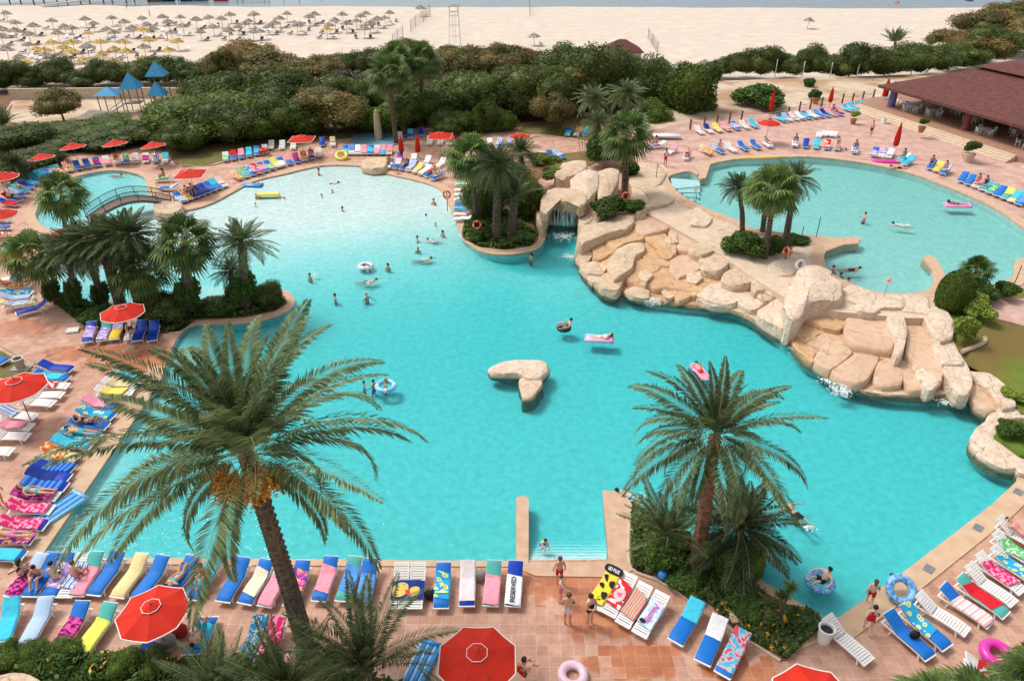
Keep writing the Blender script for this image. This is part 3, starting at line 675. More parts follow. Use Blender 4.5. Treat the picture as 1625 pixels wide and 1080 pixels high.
# ------------------------------------------------------------------ rockwork
def rock_mat(name, c1, c2, c3, scale=.9, bump=.9, rough=.9):
    m, nt, b = new_mat(name); L = nt.links; b.inputs['Roughness'].default_value = rough; b.inputs['Specular IOR Level'].default_value = .2
    tc = N(nt, 'ShaderNodeTexCoord'); n1 = N(nt, 'ShaderNodeTexNoise', Scale=scale, Detail=8.0); n1.inputs['Roughness'].default_value = .6; L.new(tc.outputs['Object'], n1.inputs['Vector'])
    rp = N(nt, 'ShaderNodeValToRGB'); e = rp.color_ramp.elements; e[0].position = .32; e[1].position = .62; e[0].color = rgb(c1); e[1].color = rgb(c2)
    L.new(n1.outputs['Fac'], rp.inputs['Fac'])
    n3 = N(nt, 'ShaderNodeTexNoise', Scale=scale*3.1, Detail=8.0); n3.inputs['Roughness'].default_value = .75; L.new(tc.outputs['Object'], n3.inputs['Vector'])
    r3 = N(nt, 'ShaderNodeValToRGB'); r3.color_ramp.elements[0].position = .50; r3.color_ramp.elements[1].position = .66; L.new(n3.outputs['Fac'], r3.inputs['Fac'])
    m3 = N(nt, 'ShaderNodeMath', operation='MULTIPLY'); m3.inputs[1].default_value = .8; L.new(r3.outputs[0], m3.inputs[0])
    mx = N(nt, 'ShaderNodeMix', data_type='RGBA'); L.new(m3.outputs[0], mx.inputs['Factor']); L.new(rp.outputs[0], mx.inputs['A']); mx.inputs['B'].default_value = rgb(c3); 
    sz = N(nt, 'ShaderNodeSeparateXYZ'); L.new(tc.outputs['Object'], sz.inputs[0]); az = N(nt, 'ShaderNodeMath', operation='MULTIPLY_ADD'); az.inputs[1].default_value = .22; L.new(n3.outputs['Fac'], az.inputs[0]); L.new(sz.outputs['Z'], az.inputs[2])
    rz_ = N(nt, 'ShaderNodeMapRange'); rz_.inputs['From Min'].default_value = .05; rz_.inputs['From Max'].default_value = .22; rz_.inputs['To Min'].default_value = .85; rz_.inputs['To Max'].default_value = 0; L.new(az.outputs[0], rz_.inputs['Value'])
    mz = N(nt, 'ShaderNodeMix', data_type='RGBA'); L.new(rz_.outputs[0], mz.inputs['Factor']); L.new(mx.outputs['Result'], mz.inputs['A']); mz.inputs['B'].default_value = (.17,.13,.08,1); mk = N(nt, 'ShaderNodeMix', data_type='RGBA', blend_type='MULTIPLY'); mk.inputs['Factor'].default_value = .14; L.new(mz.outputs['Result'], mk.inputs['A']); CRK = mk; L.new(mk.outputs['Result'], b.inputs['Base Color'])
    n2 = N(nt, 'ShaderNodeTexNoise', Scale=4.5, Detail=8.0); L.new(tc.outputs['Object'], n2.inputs['Vector'])
    vo = N(nt, 'ShaderNodeTexVoronoi', Scale=.75, feature='DISTANCE_TO_EDGE'); 
    nzv = N(nt, 'ShaderNodeTexNoise', Scale=1.2, Detail=3.0); L.new(tc.outputs['Object'], nzv.inputs['Vector'])
    mxv = N(nt, 'ShaderNodeMix', data_type='RGBA'); mxv.inputs['Factor'].default_value = .25; L.new(tc.outputs['Object'], mxv.inputs['A']); L.new(nzv.outputs['Color'], mxv.inputs['B']); L.new(mxv.outputs['Result'], vo.inputs['Vector'])
    rv = N(nt, 'ShaderNodeValToRGB'); rv.color_ramp.elements[0].position = 0; rv.color_ramp.elements[1].position = .025; L.new(vo.outputs['Distance'], rv.inputs['Fac'])
    L.new(rv.outputs[0], CRK.inputs['B'])
    ad = N(nt, 'ShaderNodeMath', operation='MULTIPLY_ADD'); ad.inputs[1].default_value = .3; L.new(rv.outputs[0], ad.inputs[0]); L.new(n2.outputs['Fac'], ad.inputs[2])
    bp = N(nt, 'ShaderNodeBump', Strength=bump, Distance=.10); L.new(ad.outputs[0], bp.inputs['Height']); L.new(bp.outputs[0], b.inputs['Normal'])
    return m
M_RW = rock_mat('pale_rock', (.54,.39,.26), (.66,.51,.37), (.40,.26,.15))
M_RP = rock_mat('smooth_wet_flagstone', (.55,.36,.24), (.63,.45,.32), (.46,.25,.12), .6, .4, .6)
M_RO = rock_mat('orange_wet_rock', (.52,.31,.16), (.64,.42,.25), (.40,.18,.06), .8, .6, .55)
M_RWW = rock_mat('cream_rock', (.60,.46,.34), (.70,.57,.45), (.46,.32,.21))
RMATS = {'W': M_RW, 'P': M_RP, 'O': M_RO, 'C': M_RWW}
def rockwork(name, label, x0, y0, s, items, cat='rock formation'):
    """items: (kind, z0, z1, outline in crop pixels)"""
    pts = [G(x0+a*s, y0+b_*s, it[2]) for it in items for a, b_ in it[3]]
    cx = sum(p.x for p in pts)/len(pts); cy = sum(p.y for p in pts)/len(pts)
    root = empty(name, (cx, cy, 0), 0, label, cat)
    for i, it in enumerate(items):
        k, z0, z1, poly = it[:4]; kw = it[4] if len(it) > 4 else {}
        w = [G(x0+a*s, y0+b_*s, z1) for a, b_ in poly]
        mb = MB(); pillow(mb, [(p.x-cx, p.y-cy) for p in w], z0, z1, seed=i+len(items)*3, **kw)
        nm = {'W': 'boulder', 'C': 'boulder', 'P': 'flagstone', 'O': 'ledge'}[k]
        if kw.get('dens', 0) > 50: nm = 'rock_base'
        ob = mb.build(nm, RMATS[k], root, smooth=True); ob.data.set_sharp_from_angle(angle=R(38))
    return root
FL = dict(bulge=.04, rough=.025)
BS = dict(bulge=.05, rough=.04, dens=90)
rockwork('rock_cascade', 'large pale rock cascade with orange wet ledges stepping down from the upper pool', 880, 240, K4, [
 ('O',-.3,.12,[(140,620),(165,690),(240,790),(400,850),(550,900),(760,925),(1000,950),(1150,980),(1250,1030),(1330,1080),(1500,1120),(1500,950),(1400,850),(1200,760),(1060,700),(1000,600),(700,560),(400,560),(250,540)],BS),
 ('O',-.2,.5,[(200,560),(300,520),(500,480),(700,430),(960,470),(1060,620),(1200,740),(1400,800),(1350,900),(1150,860),(1000,820),(900,860),(700,840),(480,800),(300,700)],BS),
 ('P',-.1,1.12,[(480,420),(530,390),(620,345),(710,325),(800,370),(795,420),(740,445),(680,480),(560,505),(500,480)],FL),
 ('O',-.1,.86,[(310,520),(420,450),(500,470),(560,510),(540,540),(440,560),(380,590),(320,560)],FL),
 ('P',-.1,1.08,[(700,480),(770,445),(900,450),(990,470),(1005,520),(920,550),(870,575),(860,605),(760,590),(740,560),(715,520)],FL),
 ('O',-.1,.88,[(550,520),(660,485),(730,560),(640,590),(600,565)],FL),
 ('O',-.1,.72,[(535,640),(640,605),(730,640),(715,700),(600,690)],FL),
 ('O',-.1,.62,[(480,660),(540,645),(650,710),(600,742),(520,730)],FL),
 ('P',-.1,.74,[(715,640),(860,630),(905,710),(760,775),(705,720)],FL),
 ('O',-.1,.5,[(440,760),(500,700),(600,730),(560,790),(470,800)],FL),
 ('O',-.1,.52,[(595,750),(720,750),(745,800),(640,840),(585,820)],FL),
 ('O',-.1,.42,[(735,800),(830,795),(845,880),(760,910),(725,870)],FL),
 ('O',-.1,.52,[(895,740),(1010,795),(930,860),(850,880),(835,820)],FL),
 ('W',-.1,1.0,[(378,600),(450,560),(545,556),(555,605),(495,640),(480,705),(430,745),(360,780),(325,715),(340,650)]),
 ('W',-.3,.62,[(250,785),(320,735),(425,740),(412,815),(385,855),(300,835)]),
 ('W',-.3,.5,[(132,640),(180,600),(245,590),(225,650),(170,682)]),
 ('W',-.3,.5,[(155,690),(240,670),(325,700),(300,745),(200,750)]),
 ('W',-.3,.35,[(195,745),(330,735),(280,790),(230,800)]),
 ('O',-.1,.72,[(235,595),(320,560),(375,600),(300,655),(240,660)]),
 ('W',-.1,1.45,[(150,500),(240,440),(350,415),(450,395),(495,420),(440,470),(300,510),(180,560),(138,545)]),
 ('W',-.1,1.5,[(355,385),(480,370),(490,405),(360,412)]),
 ('W',-.1,1.42,[(495,385),(560,360),(600,330),(570,300),(620,310),(660,335),(580,365),(540,395),(500,400)]),
 ('C',.8,1.58,[(785,395),(860,340),(900,350),(972,400),(935,452),(830,445)]),
 ('W',.5,1.2,[(680,530),(745,485),(755,560),(700,555)]),
 ('O',.3,.98,[(635,590),(740,565),(748,620),(690,648),(640,630)]),
 ('W',.3,1.35,[(818,595),(900,550),(985,560),(990,600),(900,635),(835,612)]),
 ('W',.3,1.3,[(980,545),(1030,530),(1065,600),(1050,650),(985,600)]),
 ('W',.1,1.15,[(888,650),(980,610),(1065,640),(1065,690),(1005,735),(915,722)]),
 ('W',.1,.82,[(515,735),(565,718),(605,750),(560,802),(525,780)]),
 ('W',.1,.78,[(815,745),(890,728),(905,770),(870,805),(820,782)]),
 ('W',-.1,1.1,[(1025,750),(1100,705),(1200,705),(1245,760),(1200,805),(1100,822),(1035,800)]),
 ('W',-.1,1.25,[(1205,800),(1245,735),(1380,735),(1475,755),(1450,792),(1330,835),(1230,845)]),
 ('C',.3,1.5,[(1310,690),(1380,658),(1475,665),(1492,720),(1440,752),(1330,740)]),
 ('C',-.1,.6,[(875,872),(960,805),(1100,805),(1140,900),(1090,935),(980,930),(900,900)]),
 ('C',-.1,.62,[(1085,830),(1180,850),(1290,900),(1262,958),(1200,972),(1130,930),(1090,880)]),
 ('W',-.1,.9,[(1235,870),(1330,835),(1435,815),(1405,880),(1290,905)]),
 ('W',-.1,.38,[(432,845),(500,825),(580,850),(570,892),(470,882)]),
 ('W',-.1,.36,[(655,850),(720,838),(733,892),(680,902)]),
 ('W',-.2,.25,[(1000,945),(1150,960),(1250,1000),(1340,1080),(1280,1060),(1150,990)]),
 ('W',.1,1.55,[(560,160),(640,175),(700,225),(740,290),(690,325),(600,345),(500,395),(510,350),(590,300),(520,200)]),
 ('W',.9,1.4,[(985,480),(1050,450),(1110,460),(1130,520),(1060,540),(1000,520)]),
 ('O',.9,1.36,[(735,300),(800,290),(900,345),(1010,395),(1115,440),(1090,460),(960,420),(860,350),(800,345)]),
])
rockwork('rock_cascade', 'broad flagstone cascade with rounded cream rim beside the sloping lawn', 1205, 440, K4, [
 ('O',-.3,.10,[(0,260),(70,295),(170,365),(225,440),(300,520),(440,575),(600,655),(700,700),(1000,722),(1200,715),(1310,740),(1400,800),(1300,560),(1100,250),(700,160),(400,150),(150,200),(0,180)],BS),
 ('P',-.2,.42,[(250,250),(500,180),(700,180),(1020,240),(1100,450),(1130,620),(1000,600),(700,520),(450,450),(300,400),(230,330)],BS),
 ('C',-.3,.85,[(-10,200),(60,150),(150,115),(240,160),(285,200),(230,245),(160,310),(80,275),(15,235)]),
 ('C',-.1,2.1,[(150,130),(190,40),(245,-40),(330,-60),(420,-20),(505,50),(500,125),(400,130),(300,150),(265,210),(190,235)],dict(bulge=.45,rough=.2)),
 ('W',-.1,1.1,[(40,30),(120,0),(200,20),(180,90),(90,110),(30,80)]),
 ('O',.2,.95,[(360,185),(420,145),(500,145),(585,200),(545,222),(400,210)]),
 ('O',-.1,.78,[(255,235),(330,200),(535,228),(525,290),(480,320),(300,270)]),
 ('O',-.1,.5,[(190,300),(240,265),(340,295),(440,320),(360,350),(300,385),(220,350)]),
 ('P',.1,1.0,[(535,235),(600,200),(775,225),(795,330),(825,400),(812,442),(700,430),(590,400),(525,350)],FL),
 ('C',.1,1.35,[(778,200),(840,188),(885,240),(905,300),(900,380),(885,450),(850,472),(825,430),(838,380),(798,320)]),
 ('P',.1,.85,[(885,245),(1020,240),(1055,320),(1095,460),(1125,540),(1125,620),(1060,590),(960,510),(895,470),(905,330)],FL),
 ('C',.1,1.55,[(505,70),(560,40),(660,70),(720,110),(700,165),(600,150),(510,125)]),
 ('C',.1,1.52,[(690,90),(860,105),(900,130),(880,185),(770,190),(690,165)]),
 ('C',.1,1.5,[(870,105),(1025,112),(1045,170),(1035,215),(960,205),(870,190)]),
 ('C',.1,1.5,[(1005,190),(1080,165),(1155,205),(1195,280),(1185,370),(1105,395),(1060,330),(1020,260)]),
 ('C',-.1,1.25,[(1068,400),(1180,378),(1235,470),(1255,520),(1130,520),(1090,460)]),
 ('C',-.1,1.0,[(1120,505),(1245,495),(1302,590),(1312,650),(1285,705),(1220,690),(1150,605),(1125,560)]),
 ('C',-.1,.8,[(975,555),(1040,535),(1115,590),(1092,662),(1040,685),(975,625)]),
 ('W',-.1,.66,[(940,520),(990,505),(1010,545),(980,580),(950,560)]),
 ('P',-.1,.62,[(345,470),(400,398),(480,385),(575,440),(540,492),(440,562),(350,515)],FL),
 ('P',-.1,.56,[(440,562),(540,495),(600,455),(735,480),(705,560),(660,625),(595,645),(500,612)],FL),
 ('P',-.1,.5,[(715,520),(830,475),(882,580),(872,652),(780,665),(705,632)],FL),
 ('P',-.1,.48,[(855,500),(930,495),(1005,620),(1005,682),(920,685),(880,625)],FL),
 ('O',-.1,.5,[(740,450),(820,438),(905,475),(860,502),(740,495)],FL),
 ('W',-.2,.12,[(590,645),(700,668),(1000,690),(1025,722),(760,715),(610,685)]),
 ('W',-.2,.12,[(1030,680),(1200,690),(1210,715),(1060,712)]),
 ('O',-.2,.3,[(180,345),(230,350),(300,400),(340,440),(330,520),(260,470),(210,410)]),
 ('C',.2,1.58,[(580,170),(640,148),(745,188),(700,208),(620,202)]),
 ('P',-.2,.42,[(1290,700),(1310,640),(1340,600),(1400,640),(1470,740),(1480,790),(1400,815),(1320,770)]),
 ('C',-.2,.78,[(1280,572),(1400,585),(1500,655),(1575,760),(1500,782),(1420,690),(1320,610)]),
 ('C',-.4,.34,[(1400,850),(1445,800),(1560,752),(1640,775),(1640,850),(1520,862),(1450,910),(1385,905)]),
 ('C',-.4,.32,[(1298,975),(1335,905),(1395,870),(1455,900),(1450,960),(1410,1020),(1340,1060),(1300,1020)]),
 ('C',-.4,.32,[(1325,1050),(1400,1000),(1450,945),(1560,1010),(1640,1050),(1640,1160),(1500,1165),(1400,1115)]),
 ('C',-.4,.36,[(1600,1050),(1720,1090),(1720,1210),(1580,1180)]),
 ('C',-.4,.42,[(1600,760),(1720,770),(1740,830),(1620,850)]),
 ('O',-.1,.46,[(1330,680),(1345,672),(1460,772),(1445,785)]),
])
rockwork('grotto_rock', 'pale rock grotto arch with a curtain of falling water over a dark pool cave', 660, 200, K4, [
 ('W',-1.5,1.0,[(735,500),(760,430),(800,420),(830,500),(800,570),(770,620),(745,580)]),
 ('W',-1.5,1.2,[(985,480),(1060,440),(1110,480),(1090,560),(1040,600),(1000,560)]),
 ('W',1.35,2.3,[(770,430),(830,385),(960,385),(1050,425),(1040,470),(1000,492),(975,468),(900,455),(855,438),(825,470),(800,520),(765,500)]),
 ('C',.4,2.35,[(945,330),(1000,285),(1060,262),(1120,285),(1115,370),(1060,440),(1000,430),(950,395)],dict(bulge=.35)),
 ('W',.4,2.15,[(1115,280),(1180,255),(1245,262),(1232,350),(1185,430),(1120,440),(1108,360)],dict(bulge=.35)),
 ('W',.1,1.6,[(850,285),(900,225),(985,208),(1045,215),(1040,260),(985,295),(900,312)],dict(bulge=.35)),
 ('W',-.3,.8,[(975,500),(1010,492),(1038,515),(1030,552),(988,555)]),
 ('W',-.5,1.1,[(1000,560),(1100,510),(1140,560),(1080,620),(1010,650)]),
 ('W',0,.6,[(690,440),(750,400),(790,440),(760,500),(720,520)]),
])
# wet orange wall at the back of the grotto, in shade
a = G(795+0,0+348,0); 
mb = MB(); p0 = G(868,352,0); p1 = G(912,352,0); yb = p0.y+2.6
for i in range(13):
    for j in range(7): mb.v.append((p0.x-.6+(p1.x-p0.x+1.2)*i/12, yb+noise.noise(Vector((i*.6, j*.7, 3)))*.5, -1.3+j*.5))
for i in range(12):
    for j in range(6): mb.f.append((i*7+j, (i+1)*7+j, (i+1)*7+j+1, i*7+j+1)); mb.m.append(0)
o = mb.build('cave_wall', M_RO, smooth=True); tag(o, 'wet orange stone wall at the back of the grotto', 'wall')
rockwork('rock_island', 'whale-shaped pale rock standing alone in the middle of the pool', 0, 0, 1, [
 ('W',-1.6,.2,[(826,600),(850,592),(862,606),(846,628),(830,630),(826,612)],dict(rough=.07)),
 ('C',-.25,.34,[(776,582),(800,572),(835,569),(866,572),(871,582),(858,598),(838,600),(822,592),(800,592),(782,590)],dict(rough=.07)),
], 'rock')
for lab, pl, z in (('sandy pale boulder at the foot of the footbridge', [(243,325),(258,318),(285,317),(289,328),(275,338),(248,337)], .7),
                   ('long low sandy boulder on the far edge of the main pool', [(573,255),(585,249),(612,249),(618,256),(610,266),(590,268),(575,264)], .6),
                   ('round stone beside the grotto path', [(998,262),(1020,258),(1045,262),(1058,275),(1048,292),(1020,300),(1000,290)], 1.5),
                   ('low pale rock in the flower bed by the planter corner', [(1160,972),(1175,975),(1177,984),(1164,984)], .35),
                   ('smooth pale boulder in the planting below the sunbeds', [(-20,1078),(15,1065),(45,1066),(62,1076),(60,1090),(-10,1100)], .8)):
    w = [G(x, y, z) for x, y in pl]; c = sum(w, Vector())/len(w); mb = MB(); pillow(mb, [(p.x-c.x, p.y-c.y) for p in w], -.3, z, seed=len(lab))
    tag(mb.build('boulder', M_RW, None, (c.x, c.y, 0), True), lab, 'boulder')

# falling water and foam
m, nt, b = new_mat('falling_water'); b.inputs['Base Color'].default_value = (.88,.93,.94,1); b.inputs['Roughness'].default_value = .2
tr = N(nt, 'ShaderNodeBsdfTransparent'); mx = N(nt, 'ShaderNodeMixShader'); tc = N(nt, 'ShaderNodeTexCoord'); mp = N(nt, 'ShaderNodeMapping'); mp.inputs['Scale'].default_value = (9, 9, .6)
nz = N(nt, 'ShaderNodeTexNoise', Scale=1.0, Detail=4.0); rp = N(nt, 'ShaderNodeValToRGB'); rp.color_ramp.elements[0].position = .42; rp.color_ramp.elements[1].position = .68
nt.links.new(tc.outputs['Object'], mp.inputs[0]); nt.links.new(mp.outputs[0], nz.inputs['Vector']); nt.links.new(nz.outputs['Fac'], rp.inputs[0]); nt.links.new(rp.outputs[0], mx.inputs[0])
nt.links.new(tr.outputs[0], mx.inputs[1]); nt.links.new(b.outputs[0], mx.inputs[2]); nt.links.new(mx.outputs[0], nt.nodes['Material Output'].inputs[0]); M_FALL = m
M_FOAM = mat('white_foam', (.86,.91,.92), .6, var=.03)
def fall(px0, px1, ytop, ztop, zbot, label, dy=0.0, n=14):
    a = G(px0, ytop, ztop); b = G(px1, ytop+dy, ztop); mb = MB()
    for i in range(n):
        t = i/(n-1); p = a.lerp(b, t); q = p+Vector((0,-.35-.1*random.random(),0)); w = .05+.09*random.random()
        pts = [p, (p.x, p.y-.18, ztop-.12), (q.x, q.y, (ztop+zbot)/2), (q.x, q.y-.05, zbot)]
        d = (b-a).normalized()*w
        vs = [];
        for s in pts: vs += [Vector(s)-d, Vector(s)+d]
        mb.add(vs, [(2*k, 2*k+1, 2*k+3, 2*k+2) for k in range(3)])
    c = (a+b)/2
    o = mb.build('falling_water', M_FALL); tag(o, label, 'waterfall')
    return o
def foam(px, py, r, label, n=260, z=WL):
    c = G(px, py, z); mb = MB()
    for i in range(n):
        rr = r*abs(random.gauss(0, .5)); th = random.random()*2*pi; h = max(0, random.gauss(.03, .05)); s = .02+.035*random.random()
        p = Vector((rr*cos(th), rr*sin(th)*.7, h)); mb.ball(p, s, 4, (1,1,.6))
    o = mb.build('water_splash', M_FOAM, None, (c.x, c.y, z)); tag(o, label, 'splash', kind='stuff')
fall(872, 912, 322, 1.75, WL, 'curtain of thin water streams falling over the grotto mouth', 3, 16)
fall(1316, 1326, 604, .5, WL, 'thin stream falling off the second cascade into the pool', 3, 5)
fall(1334, 1345, 608, .5, WL, 'wider stream falling off the second cascade into the pool', 3, 7)
fall(1022, 1044, 470, .3, WL, 'white trickle running off the big cascade', 2, 9)
foam(892, 375, 1.5, 'white splash under the grotto water curtain', 420)
foam(905, 407, 1.3, 'white spout splash at the edge of the big cascade', 260)
foam(1036, 476, 1.4, 'foam along the foot of the big cascade', 260)
foam(1337, 622, .8, 'foam where the wide stream meets the pool', 160)
foam(1312, 604, .6, 'small foam patch beside the second cascade', 90)
foam(1500, 638, .7, 'foam below the round rock at the cascade end', 110)
# ------------------------------------------------------------------ vegetation
rng = np.random.default_rng(5)
def unit(n):
    v = rng.normal(size=(n, 3)); return v/np.linalg.norm(v, axis=1)[:, None]
def leaf_quads(P, nrm, size, aspect=2.0):
    """quads centred at P, roughly facing nrm"""
    n = len(P); r = unit(n); t = np.cross(nrm, r); t /= np.linalg.norm(t, axis=1)[:, None]+1e-9; b = np.cross(nrm, t); b /= np.linalg.norm(b, axis=1)[:, None]+1e-9
    s = (size*(.6+.8*rng.random(n)))[:, None] if np.isscalar(size) else size[:, None]
    t = t*s*.5*aspect; b = b*s*.5
    V = np.stack([P-t, P-b*.9+t*.1, P+t, P+b*.9+t*.1], axis=1).reshape(-1, 3)
    return V, np.arange(4*n).reshape(-1, 4)
def blob_leaves(n, size, lumps=9, seed=0, flat=1.0, zmin=-.55, spread=.22, aspect=2.0, outward=.6):
    """leaves through the shell of a lumpy crown of radius about 1"""
    global rng
    rng = np.random.default_rng(seed)
    C = unit(lumps)*(.42+.30*rng.random((lumps, 1))); C[:, 2] = C[:, 2]*flat*.9; Rr = .22+.30*rng.random(lumps)**1.3; C[0] = (0, 0, 0); Rr[0] = .55
    w = Rr**2; k = rng.choice(lumps, n, p=w/w.sum()); d = unit(n)
    P = C[k]+d*(Rr[k]*(1+.16*(rng.random(n)-.5)-spread*rng.random(n)**1.5*1.2))[:, None]
    ins = np.zeros(n, bool)
    for j in range(lumps): ins |= (np.linalg.norm(P-C[j], axis=1) < Rr[j]*.66)
    keep = (~ins) & (P[:, 2] > zmin); P = P[keep]; d = d[keep]
    nr = d*outward+unit(len(P))*(1-outward*.5); nr /= np.linalg.norm(nr, axis=1)[:, None]
    V, Fq = leaf_quads(P, nr, size, aspect)
    return V, Fq, C, Rr
def core_faces(C, Rr, k=.72, n=8):
    mb = MB()
    for c, r in zip(C, Rr): mb.ball(c, r*k, n)
    return mb
def bush_mesh(name, m, n=5200, size=.055, lumps=9, seed=0, flat=1.0, core=True, zmin=-.6, aspect=2.0, tips=None, tipn=0, spread=.22):
    V, Fq, C, Rr = blob_leaves(n, size, lumps, seed, flat, zmin, spread, aspect)
    mats = [m]; mi = np.zeros(len(Fq), int)
    if tips:
        mats.append(tips); up = V[Fq[:, 0], 2]+.35*np.sin(V[Fq[:, 0], 0]*5+seed)+.3*np.sin(V[Fq[:, 0], 1]*4+seed)
        mi[(up > .38) & (rng.random(len(Fq)) < tipn)] = 1
    if core:
        mb = core_faces(C, Rr); cv = np.array([tuple(v) for v in mb.v]); cf = []
        for f in mb.f: cf.append(f if len(f) == 4 else (f[0], f[1], f[2], f[2]))
        good = [f for f in cf if len(set(f)) == 4]
        Fq = np.vstack([Fq, np.array(good)+len(V)]); V = np.vstack([V, cv]); mi = np.concatenate([mi, np.zeros(len(good), int)])
    V[:, 2] *= flat
    return np_mesh(name, V, Fq, mats, False, mi)
B_PINE = [bush_mesh('foliage', M_PINE, 15000, .038, 26, s, .8) for s in (1, 2, 3)]
B_OLIVE = [bush_mesh('foliage', M_OLIVE, 14000, .042, 24, s, .85, tips=M_RUST, tipn=.5, spread=.4) for s in (4, 5)]
B_RUST = [bush_mesh('foliage', M_OLIVE, 14000, .042, 24, s, .85, tips=M_RUST, tipn=.9, spread=.4) for s in (6,)]
B_HEDGE = [bush_mesh('foliage', M_HEDGE, 14000, .04, 24, s, .8) for s in (7, 8)]
B_BROWN = [bush_mesh('foliage', M_BROWN, 4500, .05, 10, 9, .8, aspect=5, core=True)]
B_COVER = [bush_mesh('foliage', M_IVY, 3600, .08, 8, s, .7) for s in (10, 11)]
B_LIME = [bush_mesh('foliage', M_LIME, 3000, .09, 8, 12, .7)]
def ball_mesh(m, n=7000, size=.05):
    d_ = unit(n); P = d_*(1-.07*rng.random((n, 1))); P[:, 2] *= .92; nr = d_*.6+unit(n)*.6; nr /= np.linalg.norm(nr, axis=1)[:, None]; V, Fq = leaf_quads(P, nr, size)
    mb = MB(); mb.ball((0,0,0), .93, 16, (1,1,.92)); good = [f for f in mb.f]; k = len(V)
    return np_mesh('foliage', np.vstack([V, np.array([tuple(v) for v in mb.v])]), np.vstack([Fq, np.array(good)+k]), m)
B_BALL = [ball_mesh(M_HEDGE)]
B_FINE = [bush_mesh('foliage', M_HEDGE, 9000, .04, 14, 13, .95, aspect=3.5)]
FOL = {'pine': (B_PINE, 'dark green', 'shrub'), 'olive': (B_OLIVE, 'olive green', 'tree'), 'rust': (B_RUST, 'rusty tipped', 'tree'), 'hedge': (B_HEDGE, 'fresh green', 'shrub'),
       'brown': (B_BROWN, 'bare brown', 'tree'), 'cover': (B_COVER, 'leafy green', 'shrub'), 'lime': (B_LIME, 'lime green', 'shrub'), 'fine': (B_FINE, 'feathery green', 'shrub'), 'ball': (B_BALL, 'clipped', 'shrub')}
trunk_me = None
def tree_trunk_mesh(seed):
    rr = random.Random(seed); mb = MB(); base = [(0,0,-.02),(.02,.01,.25),(0,.03,.5)]
    mb.tube(base, [.055,.045,.035], 7)
    for i in range(5):
        a = i*1.26+rr.random(); l = .3+.15*rr.random()
        mb.tube([(0,.02,.35+.04*i), (cos(a)*l*.5, sin(a)*l*.5, .55+.04*i), (cos(a)*l, sin(a)*l, .78+.05*rr.random())], [.03,.022,.01], 5)
    return mb.mesh('trunk', M_BARK, True)
TRK = [tree_trunk_mesh(1), tree_trunk_mesh(2)]
nb = [0]
def bush(kind, px, py, wpx, hpx, label, z=0.0, group=None, cat=None, depth=1.0):
    """a shrub or tree whose foot stands at pixel (px, py), wpx wide and hpx tall in the photograph"""
    g = G(px, py, z); w = wpx/px_per_m(g); h = max(.3, height_at(px, py-hpx, g)-z)
    g.y += w*.25
    ms, adj, c = FOL[kind]; nb[0] += 1; me = ms[nb[0] % len(ms)]; h *= 1+.2*sin(nb[0]*2.7); w *= 1.06
    big = kind in ('olive', 'rust', 'brown')
    root = empty('tree' if big else 'shrub', g, nb[0]*2.4, label, cat or c, group)
    ob = link('crown' if big else 'foliage', me, root)
    lo = .25 if big else -.02
    zc = h*(.5+lo*.5); ob.location = (0, 0, zc); ob.scale = (w*.56, w*.56*depth, h*(1-lo)*.60/.8); ob.rotation_euler = (0, 0, 0)
    if big:
        t = link('trunk', TRK[nb[0] % 2], root); t.scale = (w*.35+.6, w*.35+.6, h*.9)
    return root
